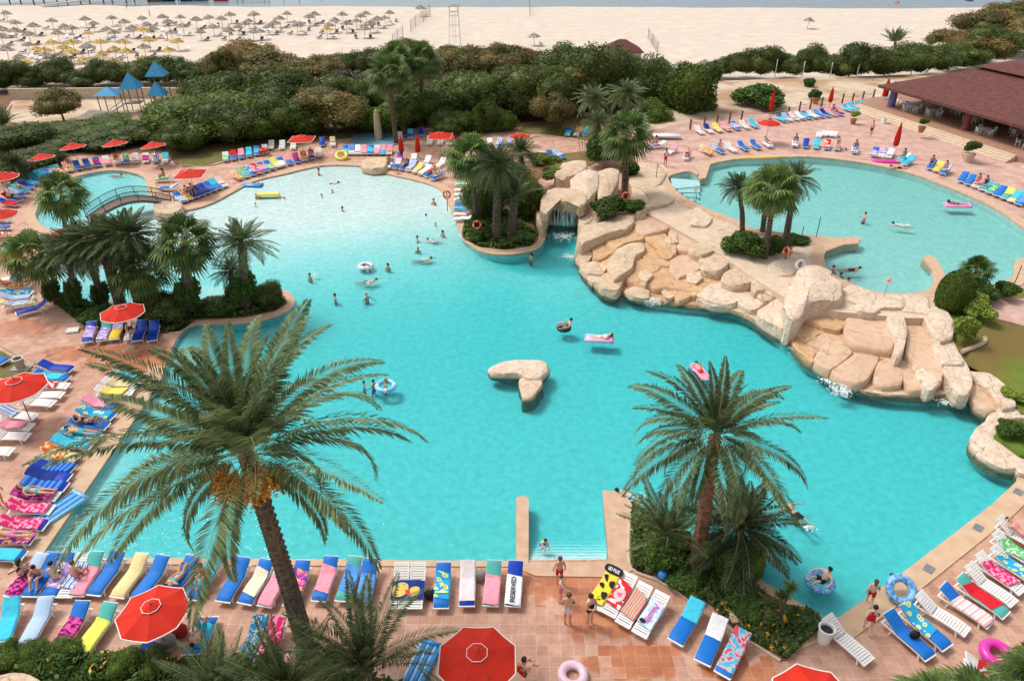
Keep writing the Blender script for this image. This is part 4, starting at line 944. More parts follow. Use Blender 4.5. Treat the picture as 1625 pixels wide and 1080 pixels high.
# --- palms
def frond_arrays(fr, pairs, leaf_len, leaf_w, seed=0, vee=.5, rach=.03):
    """fr: list of (azimuth, start elevation, length, total droop, side curl)"""
    r = np.random.default_rng(seed); VV = []; FF = []; RV = []; RF = []; k = 0; rk = 0
    for (az, el, L, dr, sc) in fr:
        n = 26; t = np.linspace(0, 1, n); e = el-dr*t**1.35; a = az+sc*t**1.5
        d = np.stack([np.cos(e)*np.cos(a), np.cos(e)*np.sin(a), np.sin(e)], 1)
        P = np.vstack([[0, 0, 0], np.cumsum(d[:-1]*(L/(n-1)), 0)])
        side = np.stack([-np.sin(a), np.cos(a), np.zeros(n)], 1); up = np.cross(d, side)
        up *= np.sign(up[:, 2:3]+1e-6)*1.0 if False else 1.0
        up = np.where((np.cross(side, d)[:, 2:3] > 0), np.cross(side, d), -np.cross(side, d)) if False else np.cross(d, side)*1.0
        tw = (r.random()-.5)*.7
        s2 = side*cos(tw)+up*sin(tw); u2 = -side*sin(tw)+up*cos(tw)
        m = pairs; tt = np.linspace(.14, .995, m); ip = tt*(n-1); i0 = np.minimum(ip.astype(int), n-2); f = (ip-i0)[:, None]
        Pp = P[i0]*(1-f)+P[i0+1]*f; D = d[i0]; Sd = s2[i0]; U = u2[i0]
        prof = leaf_len*L*np.clip(np.sin(np.pi*np.clip(tt*.86+.12, 0, 1))**.6, .12, 1)*(1-.35*tt)
        for sg in (-1, 1):
            jit = r.normal(0, .10, (m, 1)); fw = .75+.55*tt[:, None]
            dirn = Sd*sg*(1.15)+D*fw*.85+U*(vee*(.2+.8*r.random((m, 1)))*np.where(r.random((m, 1)) < .5, .9, .1))+U*jit
            dirn /= np.linalg.norm(dirn, axis=1)[:, None]
            l = (prof*(.85+.3*r.random(m)))[:, None]
            tip = Pp+dirn*l+np.array([0, 0, -1.0])*(l*.18)
            mid = Pp+dirn*l*.55
            w = leaf_w*(D*.8+U*.3); 
            V = np.stack([Pp-w*.5, mid-w*.5, tip, mid+w*.5], 1).reshape(-1, 3)
            VV.append(V); FF.append(np.arange(4*m).reshape(-1, 4)+k); k += 4*m
        q = P[::3]; sq = side[::3]; uq = up[::3]; m2 = len(q); ww = rach*np.linspace(1, .25, m2)[:, None]
        R_ = np.stack([q-sq*ww, q+uq*ww*.6, q+sq*ww, q-uq*ww*.6], 1).reshape(-1, 3); RV.append(R_)
        for i in range(m2-1):
            for j in range(4): RF.append((rk+i*4+j, rk+i*4+(j+1) % 4, rk+(i+1)*4+(j+1) % 4, rk+(i+1)*4+j))
        rk += m2*4
    V = np.vstack(VV+RV); Fa = np.vstack(FF); Fb = np.array(RF)+k
    return V, np.vstack([Fa, Fb]), np.concatenate([np.zeros(len(Fa), int), np.ones(len(Fb), int)])
M_RACHIS = mat('frond_stalk', (.20,.22,.08), .6, col2=(.34,.30,.13), scale=4)
def date_crown(name, L, n, pairs, seed, m, el0=85, el1=-25, droop=(.9, 1.5), leaf_len=.13, leaf_w=.05, rach=.035, hang=0, bias=.85):
    r = random.Random(seed); fr = []
    for i in range(n):
        t = i/(n-1); az = i*2.39996+r.uniform(-.4, .4); el = R(el0+(el1-el0)*t**bias)+r.uniform(-.09, .09)
        fr.append((az, el, L*(.62+.38*min(1, t*2.2))*r.uniform(.88, 1.08), r.uniform(*droop)*(.5+.6*t), r.uniform(-.45, .45)))
    for i in range(hang): fr.append((-1.57+(i-hang/2+.5)*1.15+r.uniform(-.15,.15), R(-20), L*.72, 1.5, r.uniform(-.2,.2)))
    V, Fc, mi = frond_arrays(fr, pairs, leaf_len, leaf_w, seed, rach=rach)
    return np_mesh(name, V, Fc, [m, M_RACHIS], False, mi)
def fan_crown(name, n, seed, m, pet=1.0, blade=.95, seg=22, dead=5):
    r = random.Random(seed); V = []; Fq = []; mi = []
    def quad(a, b, c, d, k): i = len(V); V.extend([a, b, c, d]); Fq.append((i, i+1, i+2, i+3)); mi.append(k)
    for i in range(n+dead):
        t = min(1.15, i/(n-1)); az = i*2.39996+r.uniform(-.2, .2); el = R(80-105*t)+r.uniform(-.1, .1); isd = i >= n
        if isd: el = R(-62)+r.uniform(-.15, .1)
        d = Vector((cos(el)*cos(az), cos(el)*sin(az), sin(el))); side = Vector((-sin(az), cos(az), 0)); up = side.cross(d)*-1
        if up.z < 0: up = -up
        pl = pet*r.uniform(.8, 1.15)*(1 if not isd else .5); tip = d*pl+Vector((0, 0, -.10*pl*pl))
        w = .022; quad(Vector((0,0,0))-side*w, Vector((0,0,0))+side*w, tip+side*w*.7, tip-side*w*.7, 1 if not isd else 2)
        d2 = (d+Vector((0, 0, -.35))).normalized(); up2 = side.cross(d2)*-1
        if up2.z < 0: up2 = -up2
        bl = blade*r.uniform(.85, 1.12)
        for k in range(seg):
            a = R(-125+250*(k+.5)/seg); wa = R(250/seg)*.52
            def dirat(x): return (d2*cos(x)+side*sin(x)+up2*(-.28+.32*cos(x))).normalized()
            c = dirat(a); l = bl*(.72+.28*cos(a*.7)); j = 1+r.uniform(-.06, .06)
            m1 = c*l*.6*j; wdt = dirat(a+wa)-dirat(a-wa); wv = wdt*l*.30
            fold = up2*(.02 if k % 2 else -.02)
            quad(tip, tip+m1-wv+fold, tip+m1+wv+fold, tip, 0) if False else None
            droopv = Vector((0, 0, -1))*(l*(.16+.24*abs(sin(a))+.1*r.random()))
            e = tip+c*l*j+droopv
            i0 = len(V); V.extend([tip, tip+m1-wv+fold, e, tip+m1+wv+fold]); Fq.append((i0, i0+1, i0+2, i0+3)); mi.append(0 if not isd else 2)
    return np_mesh(name, [tuple(v) for v in V], Fq, [m, M_RACHIS, M_DEAD], False, mi)
def trunk_mesh(pts, r0, r1, rings, m, flare=1.25, n=14, amp=.09):
    c = catmull([tuple(p) for p in pts], 12, closed=False); k = rings*2+1; P = []; rad = []
    for i in range(k):
        t = i/(k-1); u = t*(len(c)-1); j = min(int(u), len(c)-2); f = u-j
        P.append(Vector(c[j]).lerp(Vector(c[j+1]), f)); r = r0+(r1-r0)*t
        r *= 1+(flare-1)*max(0, 1-t*7)**1.5
        rad.append(r*(1+(amp if i % 2 else -amp)))
    mb = MB(); mb.tube(P, rad, n)
    # old leaf bases stand out of the bark
    rr = random.Random(rings)
    for i in range(1, k, 2):
        for q in range(7):
            a = q*2*pi/7+i*.45; p = P[i]; d = Vector((cos(a), sin(a), 0)); mb.box(p+d*rad[i]*.97+Vector((0,0,.02)), (.05, .09*r0/.3+.02, .035), Matrix.Rotation(a, 3, 'Z') @ Matrix.Rotation(-.5, 3, 'Y'))
    return mb.mesh('trunk', m, False)
CROWNS = {}
def crown(kind, seed=0):
    key = (kind, seed)
    if key not in CROWNS:
        if kind == 'date': CROWNS[key] = date_crown('crown', 1.0, 62, 42, seed, M_DATE, 85, -25, droop=(.8,1.4), leaf_len=.21, leaf_w=.024, rach=.009)
        if kind == 'dark': CROWNS[key] = date_crown('crown', 1.0, 70, 42, seed, M_DATE2, 85, -35, droop=(.8,1.3), leaf_len=.22, leaf_w=.026, rach=.009)
        if kind == 'up': CROWNS[key] = date_crown('crown', 1.0, 32, 50, seed, M_DATE, 86, 30, droop=(.35, .8), leaf_len=.17, leaf_w=.022, rach=.009)
        if kind == 'fan': CROWNS[key] = fan_crown('crown', 34, seed, M_FAN)
        if kind == 'fandark': CROWNS[key] = fan_crown('crown', 30, seed, M_IVY, dead=3)
    return CROWNS[key]
IVY = bush_mesh('ivy', M_IVY, 3000, .085, 10, 21, 1.0)
def palm(kind, b, t, L, label, z=0.0, r=.22, seed=0, ivy=0, group=None, tm=None, crown_me=None, fruits=0):
    base = G(b[0], b[1], z); h = height_at(t[0], t[1], base); h = max(h, z+.35)
    # top stands on the ray through t at the base's depth
    dy = -(t[1]-540)/F_PX; depth = base.y*cos(PITCH)+(CAM_H-h)*sin(PITCH); top = Vector(((t[0]-812.5)/F_PX*depth, base.y, h))
    root = empty('palm_tree', base, 0, label, 'palm tree', group)
    d = top-base; mid = Vector((d.x*.38, .12*sin(seed*3.1), d.z*.5))
    rings = int(max(4, d.z/.17))
    link('trunk', trunk_mesh([(0,0,-.05), mid*.5+Vector((d.x*-.02,0,0)), mid, d], r, r*.82, rings, tm or M_TRUNK), root)
    me = crown_me or crown(kind, seed % 3)
    c = link('crown', me, root, d); 
    if crown_me is None: c.scale = (L*(.74 if kind.startswith('fan') else 1),)*3; c.rotation_euler = (0, 0, seed*1.3)
    if ivy:
        o = link('ivy', IVY, root, (d.x*.12, 0, ivy*.48)); o.scale = (r*2.9, r*2.9, ivy*.60)
    if fruits:
        rr = random.Random(seed)
        for i in range(fruits):
            a = (3.6, 4.3, 5.0, 5.7)[i % 4]; mb = MB()
            o_ = Vector((cos(a)*.25, sin(a)*.25, 0)); 
            for s in range(70):
                aa = a+rr.gauss(0, .35); q = o_+Vector((cos(aa)*rr.uniform(.6, 1.15), sin(aa)*rr.uniform(.6, 1.15), -rr.uniform(.15, .95)))
                mb.tube([o_*.6+Vector((0,0,.05)), o_+Vector((cos(a)*.25, sin(a)*.25, .02)), q], .008, 3, False)
                for e in range(7): 
                    f = .5+.5*e/6; p = (o_+Vector((cos(a)*.25, sin(a)*.25, .02))).lerp(q, f)+Vector((rr.gauss(0,.03), rr.gauss(0,.03), rr.gauss(0,.03))); mb.ball(p, .04, 4)
            mb.build('date_cluster', M_DATES, root, d+Vector((0, 0, -.15)))
    return root
# hero palms
hero1 = date_crown('crown', 5.8, 44, 104, 11, M_DATE, 88, 2, droop=(.8, 1.8), leaf_len=.145, leaf_w=.085, rach=.022, hang=5, bias=1.15)
hero2 = date_crown('crown', 4.2, 36, 84, 12, M_DATE, 84, -12, droop=(1.0, 2.0), leaf_len=.155, leaf_w=.072, rach=.02, hang=4)
palm('date', (489,1040), (392,722), 5, 'tall leaning date palm with orange fruit clusters in front of the main pool', r=.31, crown_me=hero1, fruits=4)
palm('date', (1103,905), (1135,692), 3.6, 'medium date palm with reddish trunk in the flower bed by the pool corner', r=.27, crown_me=hero2, tm=M_TRUNK_RED)
palm('up', (1052,880), (1062,850), 2.7, 'low bright green young palm left of the reddish trunk', r=.2, seed=1, z=.07)
palm('dark', (1182,885), (1172,838), 2.9, 'low dark palm right of the reddish trunk, reaching over the water', r=.22, seed=2, z=.07)
palm('up', (583,1092), (582,1062), 3.5, 'bushy young date palm among the bottom row of plants, below the sunbeds', r=.25, seed=0)
palm('up', (450,1115), (455,1098), 2.7, 'young palm at the foot of the tall leaning palm', r=.2, seed=1)
palm('up', (345,1110), (345,1095), 2.4, 'small upright palm in the hedge below the curled-up sunbather', r=.16, seed=2)
palm('up', (735,1160), (740,1142), 2.4, 'upright palm fronds in front of the big red parasol', r=.2, seed=2)
palm('fan', (1475,1160), (1475,1128), 1.2, 'fan palm tips rising beside the sunbathers with the pink ring', r=.15, seed=1)
palm('fan', (1550,1165), (1545,1132), 1.3, 'larger fan palm in the bottom corner near the pink ring', r=.16, seed=2)
palm('fan', (1650,1120), (1645,1092), 1.2, 'fan palm cut by the picture edge beside the pink ring', r=.16, seed=0)
LG = 'palms on the island between the two pool bays'
palm('fan', (110,392), (98,310), 1.75, 'single fan palm standing beside the round paddling pool', r=.17, seed=1)
palm('fan', (92,482), (52,408), 1.7, 'leaning fan palm with ivied foot, first in the palm grove by the orange towel lounger', r=.22, seed=2, ivy=2.2, group=LG)
palm('dark', (124,486), (108,398), 2.3, 'dark palm second in the grove, its foot thick with ivy', r=.22, seed=0, ivy=2.4, group=LG)
palm('dark', (168,486), (130,388), 2.6, 'dark feather palm third in the grove with fresh green ivy below', r=.24, seed=1, ivy=2.1, group=LG)
palm('dark', (193,488), (160,380), 2.7, 'thick-trunked dark feather palm fourth in the grove', r=.38, seed=2, group=LG)
palm('dark', (222,490), (202,374), 2.9, 'tallest dark feather palm in the middle of the grove', r=.32, seed=0, group=LG)
palm('fan', (236,492), (222,428), 1.7, 'low fan palm right above the red parasol by the grove', r=.25, seed=0, group=LG)
palm('fan', (305,497), (293,386), 1.8, 'fan palm wrapped in ivy standing alone against the water', r=.34, seed=1, ivy=3.0, group=LG)
palm('date', (393,490), (384,385), 2.5, 'bushy date palm with ivy column nearest the rounded planter tip', r=.34, seed=1, ivy=3.2, group=LG)
palm('date', (372,480), (366,430), 1.6, 'smaller date palm tucked beside the bushy one at the planter tip', r=.2, seed=2, ivy=1.6, group=LG)
MG = 'palms on the planted island by the grotto'
palm('fan', (757,366), (748,252), 1.9, 'fan palm with hanging dry leaves on the grotto island', r=.2, seed=2, group=MG, ivy=2)
palm('dark', (788,382), (790,262), 2.7, 'stout date palm at the tip of the grotto island', r=.34, seed=1, group=MG)
palm('up', (812,378), (816,318), 2.6, 'short pale-trunked palm next to the stout one on the grotto island', r=.38, seed=0, group=MG)
palm('date', (835,300), (825,240), 2.4, 'feathery palm behind the stout one, near the path', r=.25, seed=2, group=MG)
palm('fan', (990,318), (994,216), 2.0, 'light green fan palm rising from the grotto rocks with a lifebuoy', z=1.0, r=.3, seed=0)
palm('date', (944,222), (942,158), 2.7, 'pale feather palm behind the grotto, farther of the pair', r=.28, seed=1)
palm('date', (992,225), (994,150), 2.9, 'tall feather palm behind the light green fan palm', r=.28, seed=2)
palm('date', (950,248), (950,195), 2.3, 'grey-green feather palm above the pampas plumes', r=.28, seed=0)
UG = 'palms between the two pools'
palm('dark', (1178,370), (1172,296), 1.8, 'smallest palm of the group between the pools', z=ZU, r=.2, seed=1, group=UG)
palm('fan', (1212,418), (1228,303), 1.75, 'foremost fan palm with pale leaning trunk between the pools', z=ZU-.4, r=.22, seed=2, group=UG)
palm('fan', (1210,368), (1216,300), 1.5, 'fan palm hidden behind the foremost one between the pools', z=ZU, r=.2, seed=0, group=UG)
palm('date', (1243,402), (1262,284), 2.1, 'palm leaning out over the upper pool water', z=ZU-.2, r=.24, seed=1, group=UG)
palm('fandark', (1550,462), (1548,430), 1.0, 'small fan palm behind the clipped round bush', z=ZU, r=.12, seed=1)
WG = 'tall slender palms behind the sun terrace'
palm('fan', (629,228), (616,118), 2.2, 'tall fan palm with brown trunk, left one of the pair', r=.27, seed=0, group=WG)
palm('fan', (641,213), (632,158), 1.6, 'shorter fan palm with greyer trunk leaning against its taller neighbour', r=.25, seed=1, group=WG)
palm('fan', (668,200), (670,98), 2.2, 'tall straight fan palm standing apart behind the square parasol', r=.27, seed=2, group=WG)
palm('fan', (622,205), (628,95), 2.0, 'farthest fan palm rising over the tamarisks behind the obelisk', r=.27, seed=2, group=WG)
palm('up', (1420,84), (1420,68), 3.6, 'palm spreading its fronds above the hedge near the beach', z=0, r=.25, seed=1)
palm('up', (1476,82), (1476,72), 2.2, 'smaller palm peeking over the hedge near the beach', z=0, r=.2, seed=2)
palm('up', (5,215), (5,200), 2.9, 'palm at the edge of the garden by the playground sand', r=.25, seed=0)
palm('dark', (22,290), (20,262), 2.4, 'dark palm fronds hanging over the poolside parasols', r=.25, seed=0)
palm('up', (703,200), (703,182), 1.4, 'spiky yucca in front of the clipped hedge', r=.12, seed=1)
# --- hedges, shrubs, trees (foot pixel, width and height in pixels)
HG = 'evergreen shrubs of the hedge along the beach'
for i, (x, y, w, h) in enumerate([(10,146,64,44),(48,143,60,40),(88,141,62,40),(128,143,58,40),(165,139,56,38),(198,137,54,36),(232,138,60,42),(268,136,66,44),(304,136,62,38),(338,140,54,36)]):
    bush('pine', x, y, w, h, f'dark evergreen shrub above the low beige wall, {ordn(i+1)} from the left in the hedge', group=HG)
for i, (x, y, w, h) in enumerate([(870,125,60,46),(905,123,66,46),(945,127,66,46),(985,132,74,46),(1015,135,60,36),(820,125,70,44),(780,123,70,44),(745,118,60,36),(715,116,66,36)]):
    bush('pine', x, y, w, h, f'dark evergreen shrub in the beach hedge by the brown-roofed kiosk, {ordn(i+1)} in the run', group=HG)
for i, (x, y, w, h) in enumerate([(1150,122,44,34),(1180,122,52,40),(1212,124,56,46),(1250,124,56,44),(1290,124,56,42),(1330,126,60,46),(1368,128,60,52),(1408,126,66,52),(1450,122,70,48),(1492,118,70,46),(1535,112,76,46),(1580,104,80,50)]):
    bush('pine', x, y, w, h, f'dark evergreen shrub in the hedge behind the upper terrace, {ordn(i+1)} from the path', z=.6, group=HG)
TG = 'tamarisk and olive trees in the belt behind the sun terrace'
for i, (k, x, y, w, h) in enumerate([('olive',418,145,104,76),('rust',392,128,80,50),('olive',470,150,84,62),('olive',505,140,70,46),('rust',520,125,46,34),('pine',545,122,60,40),('pine',580,122,64,38),('rust',612,125,66,50),('olive',650,132,80,56),('olive',700,140,84,52),('rust',760,138,80,50),('olive',800,150,90,74),('rust',820,128,80,58),('olive',742,150,80,62),('olive',850,160,80,68),('olive',360,150,60,60)]):
    bush(k, x, y, w, h, f"{'rusty-tipped' if k=='rust' else 'olive-green' if k=='olive' else 'round dark'} tree in the belt behind the terrace, {ordn(i+1)} from the left", group=TG)
bush('olive', 93, 200, 74, 66, 'lone olive-green tree standing in the playground sand')
bush('brown', 553, 160, 68, 46, 'leafless brown tree among the green belt')
GG = 'shrubs of the planting behind the sunbeds'
for i, (k, x, y, w, h) in enumerate([('pine',160,232,80,28),('pine',290,240,60,40),('pine',360,228,80,44),('hedge',400,222,80,40),('pine',445,214,80,44),('hedge',350,200,90,50),('hedge',620,208,60,40),('pine',530,180,80,50),('pine',740,170,90,50),('pine',20,235,80,40),('pine',75,222,90,34),('hedge',150,214,90,24),('pine',30,270,80,40),('pine',110,232,80,26),('pine',200,222,80,26),('pine',245,225,70,34),('hedge',296,205,90,36),('hedge',325,222,130,66),('pine',385,185,80,50),('hedge',400,215,90,42),('pine',440,190,90,56),('hedge',470,212,80,38),('olive',528,214,90,66),('pine',480,180,60,48),('hedge',575,205,70,42),('pine',600,185,70,46),('pine',690,190,80,50),('hedge',655,198,60,40),('pine',760,190,90,60),('pine',820,185,90,70),('pine',860,190,80,60),('olive',900,182,90,70),('pine',940,175,90,70),('olive',980,170,80,66),('pine',1020,175,70,60),('hedge',715,212,50,30),('pine',1035,130,70,30),('olive',880,205,50,40),('hedge',570,175,60,30),('pine',640,165,50,36),('pine',340,160,80,34),('pine',318,175,60,36),('hedge',430,165,60,36),('pine',960,140,80,40),('pine',900,150,90,50)]):
    bush(k, x, y+6, w*1.22, h*(.85 if x < 230 else 1.28), f"{dict(pine='dark', hedge='bright', olive='greyish')[k]} green shrub in the planting behind the loungers, {ordn(i+1)} in the bed", group=GG)
for i, (x, y) in enumerate([(742,213),(768,212),(794,211)]):
    o = bush('fine', x, y, 44, 44, f"clipped hedge block behind the square parasol, {ordn(i+1)} section", depth=.8)
bush('fine', 1108, 185, 92, 78, 'large feathery green bush beside the sandy path', z=.8)
bush('cover', 1210, 178, 86, 54, 'leafy green shrub on the sand behind the upper loungers', z=1.0)
bush('cover', 1284, 142, 24, 22, 'small bush on the sand below the hedge lights', z=1.0)
bush('cover', 1293, 160, 20, 20, 'round potted bush on the sandy path', z=1.1)
bush('fine', 1030, 205, 60, 52, 'flowering white oleander beside the feather palms', z=.3)
bush('cover', 960, 265, 70, 50, 'dense shrub under the pampas plumes', z=.2)
bush('cover', 1000, 290, 40, 50, 'dark shrub behind the lifebuoy palm', z=.8)
bush('cover', 968, 350, 60, 36, 'low leafy bush on the rocks under the lifebuoy palm', z=1.2)
bush('cover', 1005, 345, 44, 30, 'small spreading bush on the rocks at the palm foot', z=1.2)
bush('cover', 1182, 414, 66, 52, 'glossy green bush at the foot of the palms between the pools', z=1.1)
bush('cover', 1225, 412, 44, 36, 'leafy bush behind the foremost palm trunk', z=1.1)
bush('cover', 1262, 390, 50, 16, 'low ground shrub beside the grey pool post', z=1.25)
bush('ball', 1513, 496, 46, 42, 'clipped round bush at the end of the upper pool', z=1.2)
bush('cover', 1562, 485, 46, 46, 'glossy shrub beside the clipped round bush', z=1.2)
bush('cover', 1600, 480, 40, 30, 'low glossy shrub at the top of the sloping lawn', z=1.2)
bush('lime', 1550, 512, 62, 40, 'lime green shrub below the glossy one', z=1.1)
bush('lime', 1534, 548, 44, 50, 'yellow-striped spider plant clump by the stone kerb', z=1.0)
bush('cover', 1500, 610, 20, 10, 'small weed clump on the rim of the second cascade', z=.9) if False else None
bush('cover', 1612, 700, 50, 24, 'low hedge patch inside the curved stone border', z=.5)
bush('lime', 1616, 640, 40, 18, 'low yellowish plants at the lawn edge', z=.5)
bush('cover', 765, 385, 44, 20, 'low green planting at the tip of the grotto island')
bush('cover', 825, 388, 50, 20, 'low strappy planting beside the pale trunk on the grotto island')
bush('pine', 770, 350, 60, 60, 'dark shrub filling the middle of the grotto island')
bush('pine', 835, 350, 56, 70, 'dark shrub on the grotto side of the island')
bush('pine', 800, 320, 90, 60, 'dark tall shrub behind the stout palm')
bush('olive', 755, 340, 40, 46, 'grey bush beside the orange lifebuoy on the island')
bush('lime', 880, 290, 44, 26, 'yellow-green agaves beside the grotto boulders', z=.5)
bush('lime', 872, 268, 36, 20, 'spiky yellow plants on the bank above the grotto', z=.3)
bush('cover', 855, 262, 40, 26, 'green bush at the edge of the small lawn')
bush('pine', 425, 490, 50, 30, 'clipped bush at the tip of the grove planter')
bush('cover', 345, 500, 70, 26, 'low dark planting between the ivied palms')
bush('pine', 255, 515, 70, 40, 'dark bush beside the red parasol near the grove')
bush('cover', 150, 515, 60, 20, 'low bush at the planter kerb below the grove')
bush('pine', 60, 262, 70, 26, 'dark bush behind the row of poolside parasols')
for i, (k, x, y, w, h) in enumerate([('rust',1560,80,90,52),('rust',1600,70,90,60),('rust',1520,92,80,36),('olive',1640,90,90,70),('rust',1575,104,90,46),('rust',1620,50,80,44)]):
    bush(k, x, y, w, h, f"rusty-crowned tamarisk behind the restaurant roof, {ordn(i+1)} in the clump", z=.6, group='tamarisks behind the restaurant')
bush('cover', 1055, 905, 70, 46, 'leafy ground bush under the bright young palm', z=.07)
bush('lime', 1075, 880, 50, 30, 'yellow-green shrub beside the reddish palm trunk', z=.07)
bush('fine', 1150, 925, 60, 60, 'spiky dragon plant right of the reddish trunk', z=.07)
bush('fine', 1195, 925, 44, 44, 'dark spiky plant near the pool edge of the flower bed', z=.07)
bush('cover', 1090, 945, 60, 24, 'low leafy plants by the stone kerb of the flower bed', z=.07)
bush('cover', 1185, 990, 60, 20, 'low leafy plants among the orange flowers', z=.07)
for i in range(13):
    bush('hedge' if i % 3 else 'fine', 8+i*46, 1056+i*4.6+5*sin(i*2.1), 56, 20+6*sin(i*1.7), f'green flowering bush in the bottom hedge, {ordn(i+1)} from the left', group='bushes of the hedge below the sunbeds')
# small yuccas on a forked stem
def yucca(px, py, hpx, label, heads=((0,0,1),)):
    b0 = G(px, py, .07); h = height_at(px, py-hpx, b0); root = empty('yucca', b0, 0, label, 'plant')
    for i, (dx, dy, s) in enumerate(heads):
        mb = MB(); p = Vector((dx, dy, h*s)); mb.tube([(0,0,-.05), p*.5+Vector((dx*-.1,.05,0)), p], [.06,.045,.035], 7); mb.build('stem', M_BARK, root, smooth=True)
        r_ = random.Random(i+px); mb = MB()
        for k in range(70):
            a = r_.uniform(0, 6.28); e = r_.uniform(-.5, 1.4); l = r_.uniform(.3, .5); d = Vector((cos(a)*cos(e), sin(a)*cos(e), sin(e))); sd = Vector((-sin(a), cos(a), 0))*.018
            mb.add([p-sd, p+sd, p+d*l*.6+sd, p+d*l+Vector((0,0,-.05)), p+d*l*.6-sd], [(0,1,2,3,4)])
        mb.build('leaf_rosette', M_FAN, root)
yucca(1209, 1002, 40, 'small yucca on a pale stem at the sharp end of the flower bed', ((0,0,1),))
yucca(1236, 990, 52, 'taller yucca beside the pool corner', ((.1,.1,1),(-.15,0,.8)))
# ground cover and flowers: stuff
def cover(name, polypx, n, size, m, z, label, h=.12, flowers=0, fm=None):
    P = [Vector(p[:2]) for p in PX(polypx, z)]; xs_ = [p.x for p in P]; ys_ = [p.y for p in P]; pts = []; r_ = random.Random(len(polypx)+n)
    def inside(x, y):
        c = False; j = len(P)-1
        for i in range(len(P)):
            if (P[i].y > y) != (P[j].y > y) and x < (P[j].x-P[i].x)*(y-P[i].y)/(P[j].y-P[i].y)+P[i].x: c = not c
            j = i
        return c
    while len(pts) < n:
        x, y = r_.uniform(min(xs_), max(xs_)), r_.uniform(min(ys_), max(ys_))
        d = noise.noise(Vector((x*.9, y*.9, 1)))
        if inside(x, y) and r_.random() < .55+d*1.1: pts.append((x, y, z+r_.random()*h*(1+1.5*max(0, d))))
    P3 = np.array(pts); nr = unit(len(P3))*.7+np.array([0, 0, .8]); nr /= np.linalg.norm(nr, axis=1)[:, None]
    V, Fq = leaf_quads(P3, nr, size); mi = np.zeros(len(Fq), int); mats = [m]
    if flowers: mats.append(fm or M_ORANGE); k = rng.random(len(Fq)) < flowers; k &= (np.sin(P3[:, 0]*2.1)+np.sin(P3[:, 1]*2.7+1) > -.3); mi[k] = 1
    tag(link(name, np_mesh(name, V, Fq, mats, False, mi)), label, 'ground cover', kind='stuff')
cover('ground_cover', [(1003,800),(1060,838),(1205,935),(1300,985),(1296,1000),(1247,1044),(1180,1008),(1110,940),(1060,922),(1003,900)], 11000, .13, M_COVER, .09, 'green ground cover with orange flowers in the bed', .22, .07)
cover('ground_cover', [(-60,1040),(100,1040),(230,1052),(420,1068),(640,1090),(640,1150),(-60,1150)], 14000, .12, M_IVY, .05, 'green ground cover with orange flowers below the sunbeds', .5, .03)
cover('ground_cover', [(738,352),(735,378),(760,391),(800,396),(842,390),(853,378),(848,340),(780,335)], 5000, .2, M_IVY, .05, 'ivy ground cover on the grotto island', .25)
cover('ground_cover', [(76,464),(92,484),(142,520),(230,530),(285,524),(312,506),(385,502),(436,492),(452,480),(430,468),(340,488),(250,499),(170,488)], 7000, .2, M_IVY, .05, 'ivy ground cover around the palm grove', .25)
cover('grass', [(1495,520),(1560,500),(1640,520),(1640,720),(1560,640)], 7000, .10, M_GRASSB, .9, 'short grass on the sloping lawn', .05) if False else None
# pampas plumes
root = empty('pampas_grass', G(930,250,.1), 0, 'cream pampas grass plumes in the planting beside the grotto', 'plant')
for i in range(6):
    mb = MB(); dx = -1.0+i*.38; hh = 2.3+.5*sin(i*2); mb.tube([(dx*.5,0,0),(dx,0,hh)], .025, 5); mb.build('stem', M_DEAD, root)
    mb = MB()
    for k in range(60): 
        t = random.random(); a = random.random()*6.28; r0 = .16*sin(pi*min(1, t*1.05)); p = Vector((dx+cos(a)*r0, sin(a)*r0, hh-.1+t*.75)); mb.box(p, (.03,.03,.14))
    mb.build('plume', mat('cream_plume', (.66,.56,.40), .9), root)
